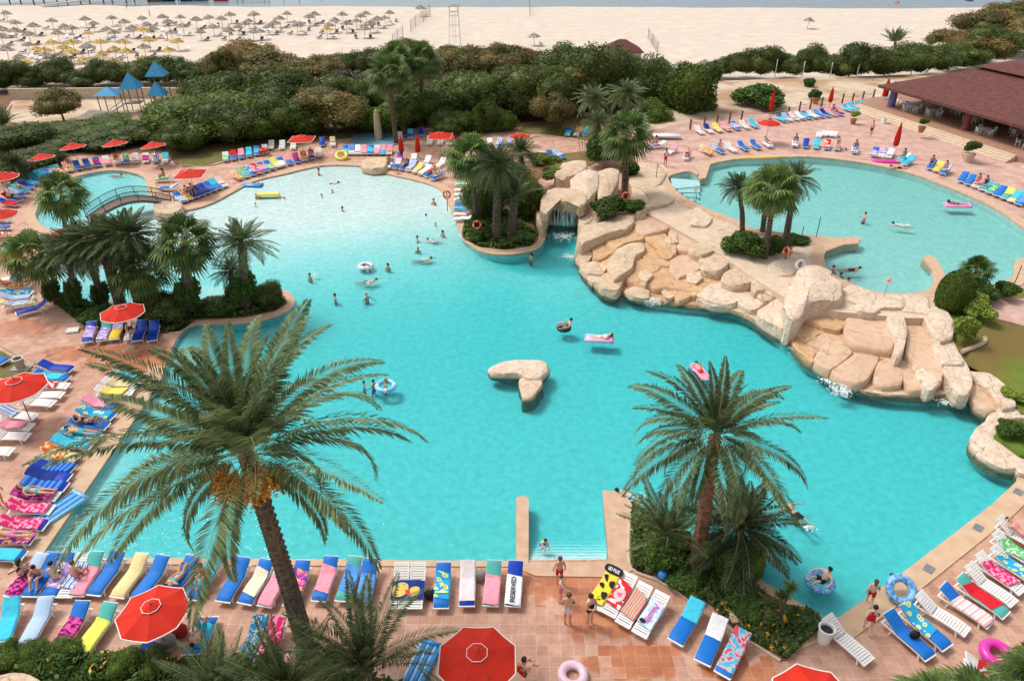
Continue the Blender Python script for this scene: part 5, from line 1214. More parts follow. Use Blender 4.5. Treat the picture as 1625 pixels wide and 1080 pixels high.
# ------------------------------------------------------------------ sun loungers, towels
LL, LW = 1.9, .64
def prof(x, up=True):
    """height of the lying surface along the lounger, head end at +x"""
    if x < -.75: return .33-.06*((-.75-x)/.2)
    z = .33+.012*sin((x+.75)*3)
    if up and x > .28: z += (x-.28)*.55
    return z
def lounger_meshes(up):
    P = {}
    fr = MB()
    for s in (-1, 1):
        y = s*(LW/2-.03)
        pts = [(x, y, prof(x, False)-.02) for x in np.linspace(-.95, .30, 7)]
        for a, b_ in zip(pts[:-1], pts[1:]): fr.bar(a, b_, .055, .06)
        fr.bar((.30, y, .31), (.92, y, .30), .05, .05)
        if up: fr.bar((.80, y*.9, .30), (.72, y*.9, prof(.72)-.03), .035)
    fr.bar((-.95, -LW/2, .27), (-.95, LW/2, .27), .07, .05); fr.bar((.92, -LW/2, .30), (.92, LW/2, .30), .06, .05); fr.bar((.3, -LW/2+.02, .29), (.3, LW/2-.02, .29), .05, .04)
    P['frame'] = fr.mesh('frame', M_WHITE)
    sl = MB()
    for i in range(11):
        x = -.86+i*.105; sl.box((x, 0, prof(x, False)), (.082, LW-.10, .018))
    P['seat'] = sl.mesh('seat', M_WHITE)
    bk = MB(); 
    for s in (-1, 1): bk.bar((.30, s*(LW/2-.035), prof(.30, up)), (.98, s*(LW/2-.035), prof(.98, up)), .05, .035)
    n = 7
    for i in range(n):
        x = .35+i*.09; th = atan2(.55, 1) if up else 0; bk.box((x, 0, prof(x, up)+.002), (.072, LW-.10, .018), Matrix.Rotation(-th, 3, 'Y'))
    bk.box((.965, 0, prof(.965, up)), (.09, LW-.02, .04), Matrix.Rotation(-(atan2(.55, 1) if up else 0), 3, 'Y'))
    P['backrest'] = bk.mesh('backrest', M_WHITE)
    lg = MB(); lg.bar((0, 0, 0), (.07, 0, .30), .05, .06); P['leg'] = lg.mesh('leg', M_WHITE)
    # cushion
    V = []; F_ = []; xs_ = list(np.linspace(-.93, .96, 22)); w = LW/2-.015
    cs = [(-w, 0), (-w, .04), (-w+.03, .065), (0, .072), (w-.03, .065), (w, .04), (w, 0)]
    for x in xs_:
        e = 0 if xs_[0] < x < xs_[-1] else 1
        for (y, z) in cs: V.append((x, y*(1-.03*e), prof(x, up)+.012+z*(1-.5*e)))
    k = len(cs)
    for i in range(len(xs_)-1):
        for j in range(k-1): F_.append((i*k+j, (i+1)*k+j, (i+1)*k+j+1, i*k+j+1))
    mb = MB(); mb.add(V, F_); mb.add(V[:k], [tuple(range(k))]); mb.add(V[-k:], [tuple(reversed(range(k)))])
    for c, (nm, m_) in CUSH.items():
        if m_: P['cushion_'+c] = mb.mesh('mattress', m_, True)
    return P
LM = {True: lounger_meshes(True), False: lounger_meshes(False)}
def towel_mesh(x0, x1, w, seed, m, up, hang=.12, skew=0.0):
    r_ = random.Random(seed); nx_, ny = 26, 13; V = []; F_ = []; uv = []
    for i in range(nx_):
        u = i/(nx_-1)
        for j in range(ny):
            v = j/(ny-1); x = x0+(x1-x0)*u+skew*(v-.5); y = (v-.5)*w+.07*noise.noise(Vector((x*1.7, seed, 0)))+.04*(v-.5)*noise.noise(Vector((x*4, seed, 5)))
            z = prof(max(-.95, min(.98, x)), up)+.105+.022*noise.noise(Vector((x*5, y*6, seed)))+.006*noise.noise(Vector((x*13, y*11, seed)))
            ex = abs(y)-(LW/2-.01)
            if ex > 0: z -= ex*1.6; y = (LW/2-.01+ex*.35)*(1 if y > 0 else -1)
            if x < -.95: z -= (-.95-x)*1.5; x = -.95+(x+.95)*.3
            if x > .98: z -= (x-.98)*1.5; x = .98+(x-.98)*.3
            V.append((x, y, z)); uv.append((u, v))
    for i in range(nx_-1):
        for j in range(ny-1): F_.append((i*ny+j, (i+1)*ny+j, (i+1)*ny+j+1, i*ny+j+1))
    me = bpy.data.meshes.new('towel'); me.from_pydata(V, [], F_); me.materials.append(m); l = me.uv_layers.new(name='UVMap')
    me.loops.foreach_get
    li = np.zeros(len(me.loops), dtype=np.int32); me.loops.foreach_get('vertex_index', li); l.data.foreach_set('uv', np.array(uv, dtype=np.float32)[li].ravel())
    me.polygons.foreach_set('use_smooth', [True]*len(me.polygons)); me.update(); return me
TSH = [(-.80, .95, .70, 0), (-.95, .40, .74, .1), (-.35, .97, .68, -.08), (-.60, .60, .66, .16), (.15, 1.02, .66, 0)]
TCACHE = {}
def towel_on(root_loc, rz, code, shape, up, label, group, z=0):
    key = (code, shape, up)
    if key not in TCACHE:
        x0, x1, w, sk = TSH[shape]; TCACHE[key] = towel_mesh(x0, x1, w, len(TCACHE)*1.7+shape, TOWEL[code][1], up, skew=sk)
    o = link('towel', TCACHE[key], None, root_loc); o.rotation_euler = (0, 0, rz); tag(o, label, 'towel', group); return o
LROOT = {}
def lounger(loc, rz, cush, up, label, group, far=False):
    key = (cush, up, far); 
    if key not in LROOT:
        P = LM[up]; root = empty('sun_lounger', loc, rz, label, 'sun lounger', group)
        link('frame', P['frame'], root); link('backrest', P['backrest'], root)
        if not far or cush == 'W': link('seat', P['seat'], root)
        if not far:
            for x, s, sc in ((-.72, -1, 1), (-.72, 1, 1), (.55, -1, -1), (.55, 1, -1)):
                l = link('leg', P['leg'], root, (x, s*(LW/2-.05), 0)); l.scale = (sc, 1, 1)
        else:
            for x in (-.72, .55): 
                l = link('leg', P['leg'], root, (x, -LW/2+.05, 0))
        if cush != 'W': link('mattress', P['cushion_'+cush], root)
        remember(root); LROOT[key] = root; return root
    c = copy_tree(LROOT[key]); c.location = loc; c.rotation_euler = (0, 0, rz); tag(c, label, 'sun lounger', group); return c
CN = {k: v[0] for k, v in CUSH.items()}
SEATS = {}       # (row, number) -> (location, rz, up)
lc = [0]
def row(name, phrase, items, z=0.0, far=False, order='left'):
    """items: (headx, heady, footx, footy, cushion, towel code or None, towel shape)"""
    for i, it in enumerate(items):
        hx, hy, fx, fy, cu, tw = it[:6]; sh = it[6] if len(it) > 6 else (i*7+3) % 5; up = it[7] if len(it) > 7 else True
        h = G(hx, hy, z+.45 if up else z+.3); f = G(fx, fy, z+.3); h.z = f.z = z; c = (h+f)/2; d = h-f; rz = atan2(d.y, d.x); lc[0] += 1; n = ordn(i+1)
        lab = f"{'white plastic' if cu == 'W' else CN[cu]+'-padded'} sun lounger, {n} from the {order} {phrase}"
        lounger(c, rz, cu, up, lab, 'sun loungers '+phrase, far)
        SEATS[(name, i+1)] = (c, rz, up)
        if tw:
            cn = TOWEL[tw][0]; cn = cn if 'towel' in cn else cn+' towel'
            towel_on(c, rz, tw, sh, up, f"{cn} on the {n} lounger from the {order} {phrase}", 'towels '+phrase)
# front edge of the main pool
row('A', 'by the near pool edge', [
 (62,893,25,937,'P','mg',1),(82,890,52,938,'B',None),(106,890,81,940,'B','pr',3),(132,892,107,938,'W','bw',3),(150,892,128,934,'T','pk',1),
 (184,890,155,934,'B',None),(222,893,192,938,'Y',None),(254,897,225,940,'B',None),(299,900,272,938,'B',None),(338,897,308,940,'B','aq',2),(384,898,358,946,'B',None),
 (421,901,392,950,'B','cr',3),(448,905,424,953,'L','pk',1),(479,905,464,950,'B','bp',3),(525,895,508,947,'B','pk',3),(562,897,546,945,'T','bl',3),(587,900,578,950,'B','bl',1),
 (638,905,632,958,'W',None),(664,905,658,958,'W',None),(704,905,700,958,'B','ay',3),(743,900,741,957,'R','pf',0),(784,899,779,957,'T','pk',1),(818,902,814,955,'R','wh',1)])
row('B', 'above the bottom hedge', [
 (22,958,2,1021,'L','aq',0),(74,958,43,1020,'P','pf',4) if False else (74,958,43,1020,'P',None),(130,967,96,1025,'B','mg',1),(174,969,135,1028,'T','li',1),(247,1003,224,1052,'W','nb',3),
 (308,1036,331,985,'B','aq',3),(412,992,389,1046,'B','by',0),(440,994,416,1052,'T','hp',0)])
row('C', 'along the flower bed kerb', [
 (972,914,946,955,'W','ye',0),(1001,916,963,976,'W','rw',3),(1025,932,986,992,'W','ml',3),(1051,947,1013,1007,'W','ps',3),(1109,955,1068,1023,'B','aq',4),(1143,983,1113,1054,'B','wh',4),(1176,1010,1148,1066,'B','gy',0)])
row('D', 'right of the main pool', [
 (1316,989,1374,1044,'W',None),(1412,981,1472,1038,'B',None),(1438,968,1498,1022,'B','ay',2),(1459,950,1532,1000,'W',None),(1498,937,1568,987,'B','pw',1),(1524,922,1594,973,'T','rd',3),
 (1537,904,1607,955,'W',None),(1552,885,1622,937,'W','hp',3),(1577,875,1645,924,'W','ay',3),(1577,850,1650,900,'W','gr',3),(1586,829,1655,872,'W',None)])
row('E', 'beside the left pool edge', [
 (181,594,229,597,'W','aq',3),(166,607,220,611,'W','tn',3),(155,620,210,622,'W','yl',3),(138,636,184,645,'B','pk',2),(127,652,181,661,'B','ay',0),(114,669,171,676,'B',None),(101,686,158,694,'A','ay',0),
 (88,700,145,707,'A','aq',2),(72,713,120,727,'Y','or',2),(55,737,116,743,'R','bs',1),(47,752,110,758,'R','nb',2),(40,768,105,772,'R','bs',0),(25,783,92,787,'W','mg',0),(18,803,80,808,'W','hp',0),(10,829,66,833,'R','hp',0),(-12,852,45,855,'R','bp',1),(-25,876,28,882,'B','aq',0)], order='back')
row('F', 'in the back row', [
 (62,579,118,586,'R',None),(60,594,106,600,'B','aq',3),(52,610,108,612,'W','rw',2),(44,624,98,626,'W',None),(28,634,88,640,'W',None),(3,652,57,662,'W','bw',4),(-6,672,49,677,'W','pk',3),(-10,688,40,692,'W',None),(-38,712,14,716,'W',None),(-40,560,18,575,'B','aq',4)], order='back')
row('G', 'beside the palm grove', [(148,513,136,545,'R','pr',3),(173,511,159,543,'T','pr',1),(192,508,178,542,'O','pr',4),(227,512,216,542,'R',None),(246,513,240,541,'R',None),(212,510,204,540,'W',None)])
row('H', 'left of the grove', [(2,453,48,452,'W','or',0),(2,464,54,463,'W','ay',0),(2,473,54,471,'W','bw',0),(4,484,54,480,'Y','bw',3),(72,483,28,497,'R',None,0),(63,430,22,445,'R',None),(-10,443,25,440,'W',None)], order='back')
row('I', 'at the far left edge', [(-22,330,20,338,'R','pr',1),(-22,345,18,349,'P','bw',2),(-22,358,16,361,'B',None),(-22,370,18,372,'Y','rw',3),(-22,382,22,383,'B','or',0),(-22,395,26,394,'W',None),(-16,316,10,314,'W',None),(-24,404,20,408,'W','pw',0)], far=True, order='back')
def auto(name, phrase, p0, p1, n, dv, spec, z=0.0, order='left', bend=(0, 0)):
    its = []; sp = spec.split()
    for i in range(n):
        t = i/max(1, n-1); cx = p0[0]+(p1[0]-p0[0])*t+bend[0]*4*t*(1-t); cy = p0[1]+(p1[1]-p0[1])*t+bend[1]*4*t*(1-t)
        dx = dv[0][0]+(dv[1][0]-dv[0][0])*t; dy = dv[0][1]+(dv[1][1]-dv[0][1])*t
        s = sp[i % len(sp)]; cu = s[0]; tw = s[1:] or None
        its.append((cx+dx/2, cy+dy/2, cx-dx/2, cy-dy/2, cu, tw, (i*3+1) % 5))
    row(name, phrase, its, z, far=True, order=order)
auto('J', 'left of the paddling pool', (14,322), (84,272), 10, ((-34,-6),(-20,-14)), 'Rrd Brd Bbw Aaq Bnb Baq Baq Raq Bbl Tbw', order='front', bend=(-4,-6))
auto('K', 'behind the paddling pool', (92,270), (262,252), 12, ((-14,-14),(4,-14)), 'Tor Yrw B B Rmg Wpk Wor Bgr Wpw Mmg Bbw Waq'.replace('Mmg','Wmg'), bend=(0,-6))
auto('K2', 'by the bridge parasol', (262,283), (268,297), 2, ((20,-3),(24,-3)), 'Wgr Bwh', order='back')
auto('L', 'beside the footbridge end', (286,314), (352,290), 8, ((-14,-10),(-14,-10)), 'Bbw Oor Rnb R R B Baq Wpw')
auto('M', 'on the far curved edge', (376,279), (438,260), 7, ((-16,-10),(-14,-11)), 'Yor Tgr Bay Wrw Bpk Bgr Yli')
auto('N', 'facing the white shallow', (446,258), (506,243), 6, ((-6,-12),(-2,-12)), 'Bwh Bpk Rmg Wor Ror Wpw')
auto('O', 'on the lawn strip', (358,250), (420,238), 6, ((0,-14),(0,-13)), 'Wgr Brd Bpk Baq Baq Wwh')
auto('O2', 'by the lawn parasol', (430,231), (465,231), 3, ((3,-14),(2,-13)), 'W W W')
auto('P', 'shaded by the dark trees', (511,226), (528,226), 2, ((2,-14),(0,-14)), 'R Wtn')
auto('Q', 'before the shower base', (548,239), (618,239), 8, ((0,-13),(3,-13)), 'Baq Wbl Wwh Wpk Baq Wpk Apk Wpk')
auto('S', 'in the slanted shallow-side row', (618,261), (694,279), 8, ((8,-13),(18,-10)), 'Bwh Bpf Bnb Wbw Yyl Wwh Bor Bbw', bend=(2,-4))
auto('S2', 'behind the closed red parasols', (634,251), (720,262), 5, ((3,-12),(12,-8)), 'Rmg Wwh Wwh W Wgr')
auto('T', 'between the tall palms', (634,217), (668,210), 3, ((1,-14),(0,-14)), 'W Baq R')
auto('U', 'under the hedge parasol', (682,224), (732,224), 4, ((2,-12),(8,-9)), 'W W Wrd Wrd')
auto('V', 'before the round parasol', (744,231), (808,226), 5, ((0,-13),(8,-10)), 'Baq Yaq Wwh Bbw Bbw')
auto('W', 'beside the grotto island', (737,292), (737,346), 8, ((14,-2),(14,-2)), 'Wgr Wwh Wbw Wgr B Baq Wrw Wwh', order='back')
auto('X', 'on the shaded lawn', (902,210), (930,210), 3, ((5,-10),(6,-9)), 'Baq Wor Baq')
auto('X2', 'by the small lawn', (864,248), (888,245), 3, ((-8,-8),(-10,-7)), 'Wpk B Bbw')
auto('Y', 'near the grotto stairs', (1042,230), (1090,247), 3, ((16,-4),(6,-12)), 'Wpr Wpk Wpk', z=ZU)
auto('Z', 'along the rope fence', (1110,207), (1196,197), 7, ((-12,-10),(-12,-9)), 'W Wnb Yyl Wpk Bbw W Aaq', z=ZU)
auto('ZA', 'amid the upper terrace', (1121,239), (1218,228), 6, ((-14,-9),(-12,-10)), 'Yor Bbw W B B Wwh', z=ZU)
auto('ZB', 'beyond the terrace parasols', (1240,188), (1330,178), 10, ((-14,-8),(-14,-7)), 'Baq Wbw Wpw Bwh Baq Wpf Bbl Bnb Wpk Rmg', z=ZU)
auto('ZC', 'by the wooden posts', (1345,172), (1374,166), 4, ((-14,-7),(-14,-7)), 'Aaq Aaq A Aaq', z=ZU)
auto('ZD', 'beside the blue column', (1395,157), (1440,168), 5, ((-8,-10),(-6,-10)), 'Wrd Waq Wpw Wwh Baq', z=ZU)
auto('ZE', 'behind the upper pool', (1262,227), (1329,232), 5, ((2,-14),(3,-13)), 'Bwh R Taq Brw Tpk', z=ZU)
auto('ZE2', 'alone at the upper pool', (1357,237), (1357,237), 1, ((3,-14),(3,-14)), 'Bbw', z=ZU)
auto('ZF', 'around the closed parasol', (1388,242), (1412,245), 3, ((6,-13),(8,-12)), 'Bpr Wpr Wpf', z=ZU)
auto('ZG', 'by the pink mattress', (1434,251), (1441,256), 2, ((12,-8),(12,-8)), 'Waq Aaq', z=ZU)
auto('ZH', 'before the restaurant steps', (1478,262), (1500,270), 3, ((8,-12),(10,-10)), 'B Oyl Bbw', z=ZU)
auto('ZI', 'below the stone steps', (1528,282), (1622,318), 9, ((10,-12),(12,-10)), 'B B Wpk Waq Tgr B Tyl Yaq Bbl', z=ZU)
# lettering and prints on the near towels
M_INK = mat('black_print', (.02,.02,.025), .9); M_WINK = mat('white_print', (.80,.78,.72), .9); M_MINK = mat('magenta_print', (.62,.10,.42), .9); M_PINKP = mat('pale_pink_print', (.80,.52,.52), .9); M_NAVYP = mat('navy_print', (.02,.03,.20), .9); M_YELP = mat('golden_print', (.78,.52,.12), .9); M_YEL2 = mat('yellow_print', (.80,.74,.25), .9)
def towel_of(rowname, idx):
    c, rz, up = SEATS[(rowname, idx)]
    for o in bpy.data.objects:
        if o.name.startswith('towel') and o.type == 'MESH' and (o.location-c).length < .02: return o
def text_on(rowname, idx, s, size, x, y, m, along=True, name='lettering', shear=0.0, sx=1.0):
    """print words on the towel, following the lounger's surface"""
    c, rz, up = SEATS[(rowname, idx)]; cu = bpy.data.curves.new('txt', 'FONT'); cu.body = s; cu.size = size; cu.align_x = 'CENTER'; cu.align_y = 'CENTER'; cu.shear = shear; cu.offset = .006
    ob = bpy.data.objects.new('txt', cu); COL.objects.link(ob); bpy.context.view_layer.update()
    me = bpy.data.meshes.new_from_object(ob.evaluated_get(bpy.context.evaluated_depsgraph_get())); bpy.data.objects.remove(ob)
    bm = bmesh.new(); bm.from_mesh(me); bmesh.ops.subdivide_edges(bm, edges=[e for e in bm.edges if e.calc_length() > .12], cuts=2)
    for v in bm.verts:
        a, b_ = v.co.x*sx, v.co.y
        lx, ly = (x+a, y+b_) if along == 1 else (x+b_, y-a) if along == 0 else (x-a, y-b_)
        v.co = Vector((lx, ly, prof(lx, up)+.146))
    bm.to_mesh(me); bm.free(); me.materials.clear(); me.materials.append(m)
    t = towel_of(rowname, idx); o = link(name, me, t); return o
def patch_on(rowname, idx, pts, m, name='print', dz=.138):
    c, rz, up = SEATS[(rowname, idx)]; w = catmull([(a, b_, 0) for a, b_ in pts], 4); V = [Vector((a, b_, 0)) for a, b_, _ in w]
    tris = tessellate_polygon([V]); mb = MB(); mb.add([(v.x, v.y, 0) for v in V], [tuple(t) for t in tris]); me = mb.mesh(name, m)
    bm = bmesh.new(); bm.from_mesh(me); bmesh.ops.subdivide_edges(bm, edges=bm.edges, cuts=1)
    for v in bm.verts: v.co.z = prof(v.co.x, up)+dz
    bmesh.ops.recalc_face_normals(bm, faces=bm.faces)
    bm.to_mesh(me); bm.free(); return link(name, me, towel_of(rowname, idx))
text_on('A', 23, 'RESERVED', .27, -.27, .02, M_INK, 1)
text_on('C', 1, 'GO BLUE', .17, .78, 0, M_WINK, 0, sx=.72)
patch_on('C', 1, [(.66,-.33),(.92,-.33),(.92,.33),(.66,.33)], M_INK, 'dark_band', .134)
for q in ([(.30,.05),(.55,.12),(.50,.28),(.40,.20)], [(-.05,.05),(.18,.10),(.15,.26),(.02,.24)], [(.10,-.28),(.42,-.26),(.36,-.06),(.20,-.10)], [(-.55,-.25),(-.20,-.24),(-.24,-.02),(-.42,-.06)]):
    patch_on('C', 1, q, M_INK)
text_on('C', 4, 'Nacolly', .30, .05, -.02, M_MINK, -1, shear=.4)
patch_on('C', 4, [(-.42,.0),(-.34,.18),(-.48,.26),(-.55,.1)], M_INK)
patch_on('C', 2, [(-.30,-.16),(.0,-.24),(.28,-.14),(.30,.12),(.02,.22),(-.22,.14)], M_PINKP)
patch_on('C', 2, [(-.1,-.06),(.08,-.10),(.16,.02),(.0,.10)], mat('deep_pink_print', (.70,.16,.28), .9), dz=.144)
patch_on('A', 20, [(.05,-.12),(.12,-.02),(.22,0),(.13,.06),(.10,.16),(.02,.08),(-.09,.08),(-.03,-.01),(-.06,-.12),(.02,-.07)], M_YEL2)
text_on('A', 20, 'melody', .14, -.33, 0, M_YEL2, 0) if False else patch_on('A', 20, [(-.36,-.22),(-.28,-.22),(-.28,.22),(-.36,.22)], M_YEL2)
# one big towel across the two white loungers
c1, rz1, up1 = SEATS[('A', 18)]; c2 = SEATS[('A', 19)][0]; cc = (c1+c2)/2
me = towel_mesh(-.62, .30, 1.25, 3.3, TOWEL['nb'][1], False)
for v in me.vertices:
    pass
o = link('towel', me, None, cc); o.rotation_euler = (0, 0, rz1)
for v in me.vertices: v.co.y = (v.co.y/ .40 if abs(v.co.y) < .40 else v.co.y/.40)*.62; v.co.z = max(v.co.z, .38)+.02
me.update(); tag(o, 'large navy towel with golden blots across the two white loungers', 'towel')
def flat_patch(parent, pts, m, z, name='print'):
    w = catmull([(a, b_, 0) for a, b_ in pts], 4); V = [Vector((a, b_, 0)) for a, b_, _ in w]; mb = MB(); mb.add([(v.x, v.y, z) for v in V], [tuple(t) for t in tessellate_polygon([V])]); me = mb.mesh(name, m)
    bm = bmesh.new(); bm.from_mesh(me); bmesh.ops.recalc_face_normals(bm, faces=bm.faces); bm.to_mesh(me); bm.free(); return link(name, me, parent)
flat_patch(o, [(-.52,.55),(-.1,.6),(.15,.35),(.1,.05),(-.15,-.02),(-.45,.1),(-.55,.35)], M_YELP, .472)
flat_patch(o, [(-.5,-.05),(-.15,-.1),(-.05,-.3),(-.15,-.48),(-.4,-.45),(-.52,-.25)], M_YELP, .474)
flat_patch(o, [(-.45,.02),(-.25,.1),(-.2,-.05),(-.35,-.12),(-.5,-.08)], mat('red_print', (.60,.05,.05), .9), .478)
# ------------------------------------------------------------------ parasols
def parasol_meshes(n, rad, square=False, m=None):
    P = {}; m = m or M_RED
    k = n; V = []; F_ = []; top = 2.75; edge = 2.28; rings = 6; sub = 4
    def ptat(a, t):
        # straight edge between ribs, cloth sags a little between them
        seg = 2*pi/k; q = a/seg; i = math.floor(q); f = q-i; a0 = i*seg; a1 = (i+1)*seg
        p = Vector((cos(a0), sin(a0))).lerp(Vector((cos(a1), sin(a1))), f)*rad*t
        sag = .05*sin(pi*f)*t*t
        return Vector((p.x, p.y, top-(top-edge)*(t**1.08)-sag))
    n_ = k*sub
    for r_ in range(1, rings+1):
        for j in range(n_): V.append(ptat(2*pi*j/n_, .17+.83*r_/rings if r_ else 0))
    for j in range(n_): V.append(ptat(2*pi*j/n_, .14))
    b0 = rings*n_
    for j in range(n_): F_.append((b0+j, j, (j+1) % n_, b0+(j+1) % n_)) if True else None
    for r_ in range(rings-1):
        for j in range(n_): F_.append((r_*n_+j, (r_+1)*n_+j, (r_+1)*n_+(j+1) % n_, r_*n_+(j+1) % n_))
    # valance
    e0 = len(V)
    for j in range(n_): p = V[(rings-1)*n_+j]; V.append(Vector((p.x*1.004, p.y*1.004, p.z-.06)))
    mb = MB(); mb.add(V, F_); P['canopy'] = mb.mesh('canopy', m, False)
    mb = MB(); lo = (rings-1)*n_
    for j in range(n_):
        a, b_ = V[lo+j], V[lo+(j+1) % n_]; mb.bar(a, b_, .035, .05)
    P['trim'] = mb.mesh('trim', M_TRIM); mb = MB()
    for j in range(n_):
        a, b_ = ptat(2*pi*j/n_, .265), ptat(2*pi*(j+1)/n_, .265); mb.bar(a+Vector((0,0,.045)), b_+Vector((0,0,.045)), .022, .012)
    P['vtrim'] = mb.mesh('vent_trim', M_TRIM)
    mb = MB(); W = [ptat(2*pi*j/n_, .26)+Vector((0, 0, .04)) for j in range(n_)]; mb.add(W+[Vector((0, 0, top+.09))], [(j, (j+1) % n_, n_) for j in range(n_)]); P['vent'] = mb.mesh('vent', m)
    mb = MB(); mb.tube([(0,0,0),(0,0,top+.14)], .025, 8); mb.ball((0,0,top+.16), .035, 6); P['pole'] = mb.mesh('pole', M_POLE, True)
    mb = MB(); mb.lathe([(.28,0),(.28,.08),(.12,.12),(.05,.16),(.04,.30)], 16); P['base'] = mb.mesh('base', M_CONC)
    mb = MB()
    for j in range(k):
        a = 2*pi*j/k; e = ptat(a, .97); mb.bar((0,0,top-.03), e-Vector((0,0,.03)), .015); mb.bar((0,0,top-.75), ptat(a, .5)-Vector((0,0,.04)), .012)
    P['ribs'] = mb.mesh('rib_frame', M_POLE)
    return P
PA = {'oct': parasol_meshes(8, 1.42), 'octf': parasol_meshes(8, 1.42, m=M_REDDARK), 'sq': parasol_meshes(4, 1.95)}
def parasol(kind, px, py, label, z=0, rot=.2, scale=1, group='red parasols of the resort', tilt=(0, 0)):
    """canopy centre at pixel"""
    c = G(px, py, z+2.5*scale); root = empty('parasol', (c.x, c.y, z), rot, label, 'parasol', group, scale); P = PA[kind]
    root.rotation_euler = (tilt[0], tilt[1], rot)
    cn = link('canopy', P['canopy'], root); link('trim', P['trim'], cn); link('vent', P['vent'], cn); link('vent_trim', P['vtrim'], cn); link('rib_frame', P['ribs'], cn)
    link('pole', P['pole'], root); link('base', P['base'], root)
parasol('oct', 241, 966, 'red octagonal parasol beside the two padded loungers near the bottom hedge', scale=.90, rot=.25)
parasol('oct', 757, 1040, 'large red octagonal parasol at the bottom centre of the paving', scale=.98, rot=.4)
parasol('oct', 1297, 1110, 'red parasol whose top just enters the bottom edge', scale=1.0, rot=.1)
parasol('oct', 24, 609, 'red parasol over the back-row loungers near the grey bin', scale=1.05, rot=.3)
parasol('oct', 193, 491, 'red parasol beside the palm grove over green and yellow loungers', scale=.95, rot=.1)
parasol('octf', 6, 407, 'orange-red parasol below the white lounger at the picture edge', scale=.95, rot=.5)
parasol('oct', -2, 337, 'red parasol by the stacked loungers left of the paddling pool', scale=.98, rot=0)
parasol('octf', 108, 365, 'orange-red parasol half hidden behind the single fan palm', scale=.95, rot=.3)
parasol('oct', 4, 277, 'red parasol at the edge under the dark palm', scale=.95, rot=.8)
TP = 'tilted red parasols along the hedge by the paddling pool'
for px, py, l in ((67,248,'first'),(117,231,'second'),(184,226,'third'),(245,229,'fourth')):
    parasol('oct', px, py, f'red parasol before the dark hedge, {l} from the left behind the paddling pool', scale=.93, rot=.3, group=TP, tilt=(R(-6), R(-5)))
parasol('sq', 301, 273, 'square red parasol next to the footbridge loungers', scale=.92, rot=.9)
parasol('sq', 478, 218, 'square red parasol over white loungers on the lawn strip', scale=.92, rot=.8)
parasol('sq', 698, 213, 'square red parasol before the clipped hedge blocks', scale=.92, rot=.72)
parasol('oct', 825, 214, 'round red parasol standing at the lawn near the path', scale=.88, rot=.2)
parasol('octf', 762, 278, 'red parasol glimpsed between the palms of the grotto island', scale=.55, rot=.2)
parasol('octf', 722, 262, 'small orange-red parasol left of the grotto island palms', scale=.5, rot=.5)
parasol('oct', 1221, 193, 'open red parasol on the upper terrace with a closed one behind it', z=ZU, scale=.95, rot=.3)
def closed_parasol(px, py, label, z=0.0, h=2.5, hpx=None, m=None, fat=1.0):
    """foot at pixel"""
    b = G(px, py, z); root = empty('closed_parasol', b, 0, label, 'parasol', 'closed red parasols')
    mb = MB(); mb.lathe([(.20*fat,.75),(.24*fat,.9),(.25*fat,1.25),(.21*fat,1.7),(.14*fat,2.15),(.06*fat,2.5),(.02,2.62)], 32, wob=lambda th, z_: 1+.22*cos(th*8)*(1 if z_ < 2.3 else .3))
    c = mb.build('canopy', m or M_RED, root, smooth=True); c.scale = (1, 1, h/2.5)
    mb = MB(); mb.torus((0,0,1.15), .24*fat, .02, 16, 5); s = mb.build('strap', m or M_REDDARK, c)
    mb = MB(); mb.tube([(0,0,0),(0,0,h*1.08)], .025, 8); mb.build('pole', M_POLE, root, smooth=True)
    mb = MB(); mb.lathe([(.28,0),(.28,.08),(.10,.12),(.04,.28)], 16); mb.build('base', M_CONC, root)
closed_parasol(638, 252, 'closed red parasol, left one of the pair by the far pool edge')
closed_parasol(664, 252, 'closed red parasol, right one of the pair by the far pool edge')
closed_parasol(1221, 188, 'tall closed red parasol behind the open one on the upper terrace', ZU, 3.3)
closed_parasol(1315, 172, 'closed red parasol over the far loungers by the wooden posts', ZU, 2.6)
closed_parasol(1401, 165, 'closed red parasol at the corner of the restaurant roof', ZU, 3.2, fat=1.3)
closed_parasol(1417, 246, 'closed red parasol between the loungers at the upper pool', ZU, 3.3)
# big red fold beside the bottom parasol
# ------------------------------------------------------------------ beach
def thatch_meshes(m, seed):
    r_ = random.Random(seed); mb = MB(); n = 26; lay = []
    for (r0, z0, r1, z1) in ((.05,2.72,.75,2.38),(.55,2.44,1.15,2.12),(.95,2.22,1.5,1.92)):
        for j in range(n):
            a = 2*pi*j/n; w = 2*pi/n*.62; rr = r1*(1+r_.uniform(-.05,.06)); zz = z1+r_.uniform(-.04,.03)
            p = [(r0*cos(a-w), r0*sin(a-w), z0), (rr*cos(a-w), rr*sin(a-w), zz), (rr*cos(a+w), rr*sin(a+w), zz+.01), (r0*cos(a+w), r0*sin(a+w), z0)]
            q = [(x, y, z-.05) for x, y, z in p]; mb.add(p+q, [(0,1,2,3),(4,7,6,5),(1,5,6,2),(0,4,5,1),(2,6,7,3)])
    mb.ball((0,0,2.74), .12, 6)
    c = mb.mesh('thatch', m); mb = MB(); mb.tube([(0,0,-.1),(0,0,2.6)], .05, 6); p = mb.mesh('pole', M_POLE); return c, p
TH = {'g': [thatch_meshes(M_THATCH, s) for s in (1, 2, 3)], 'y': [thatch_meshes(M_STRAW, s) for s in (4, 5)]}
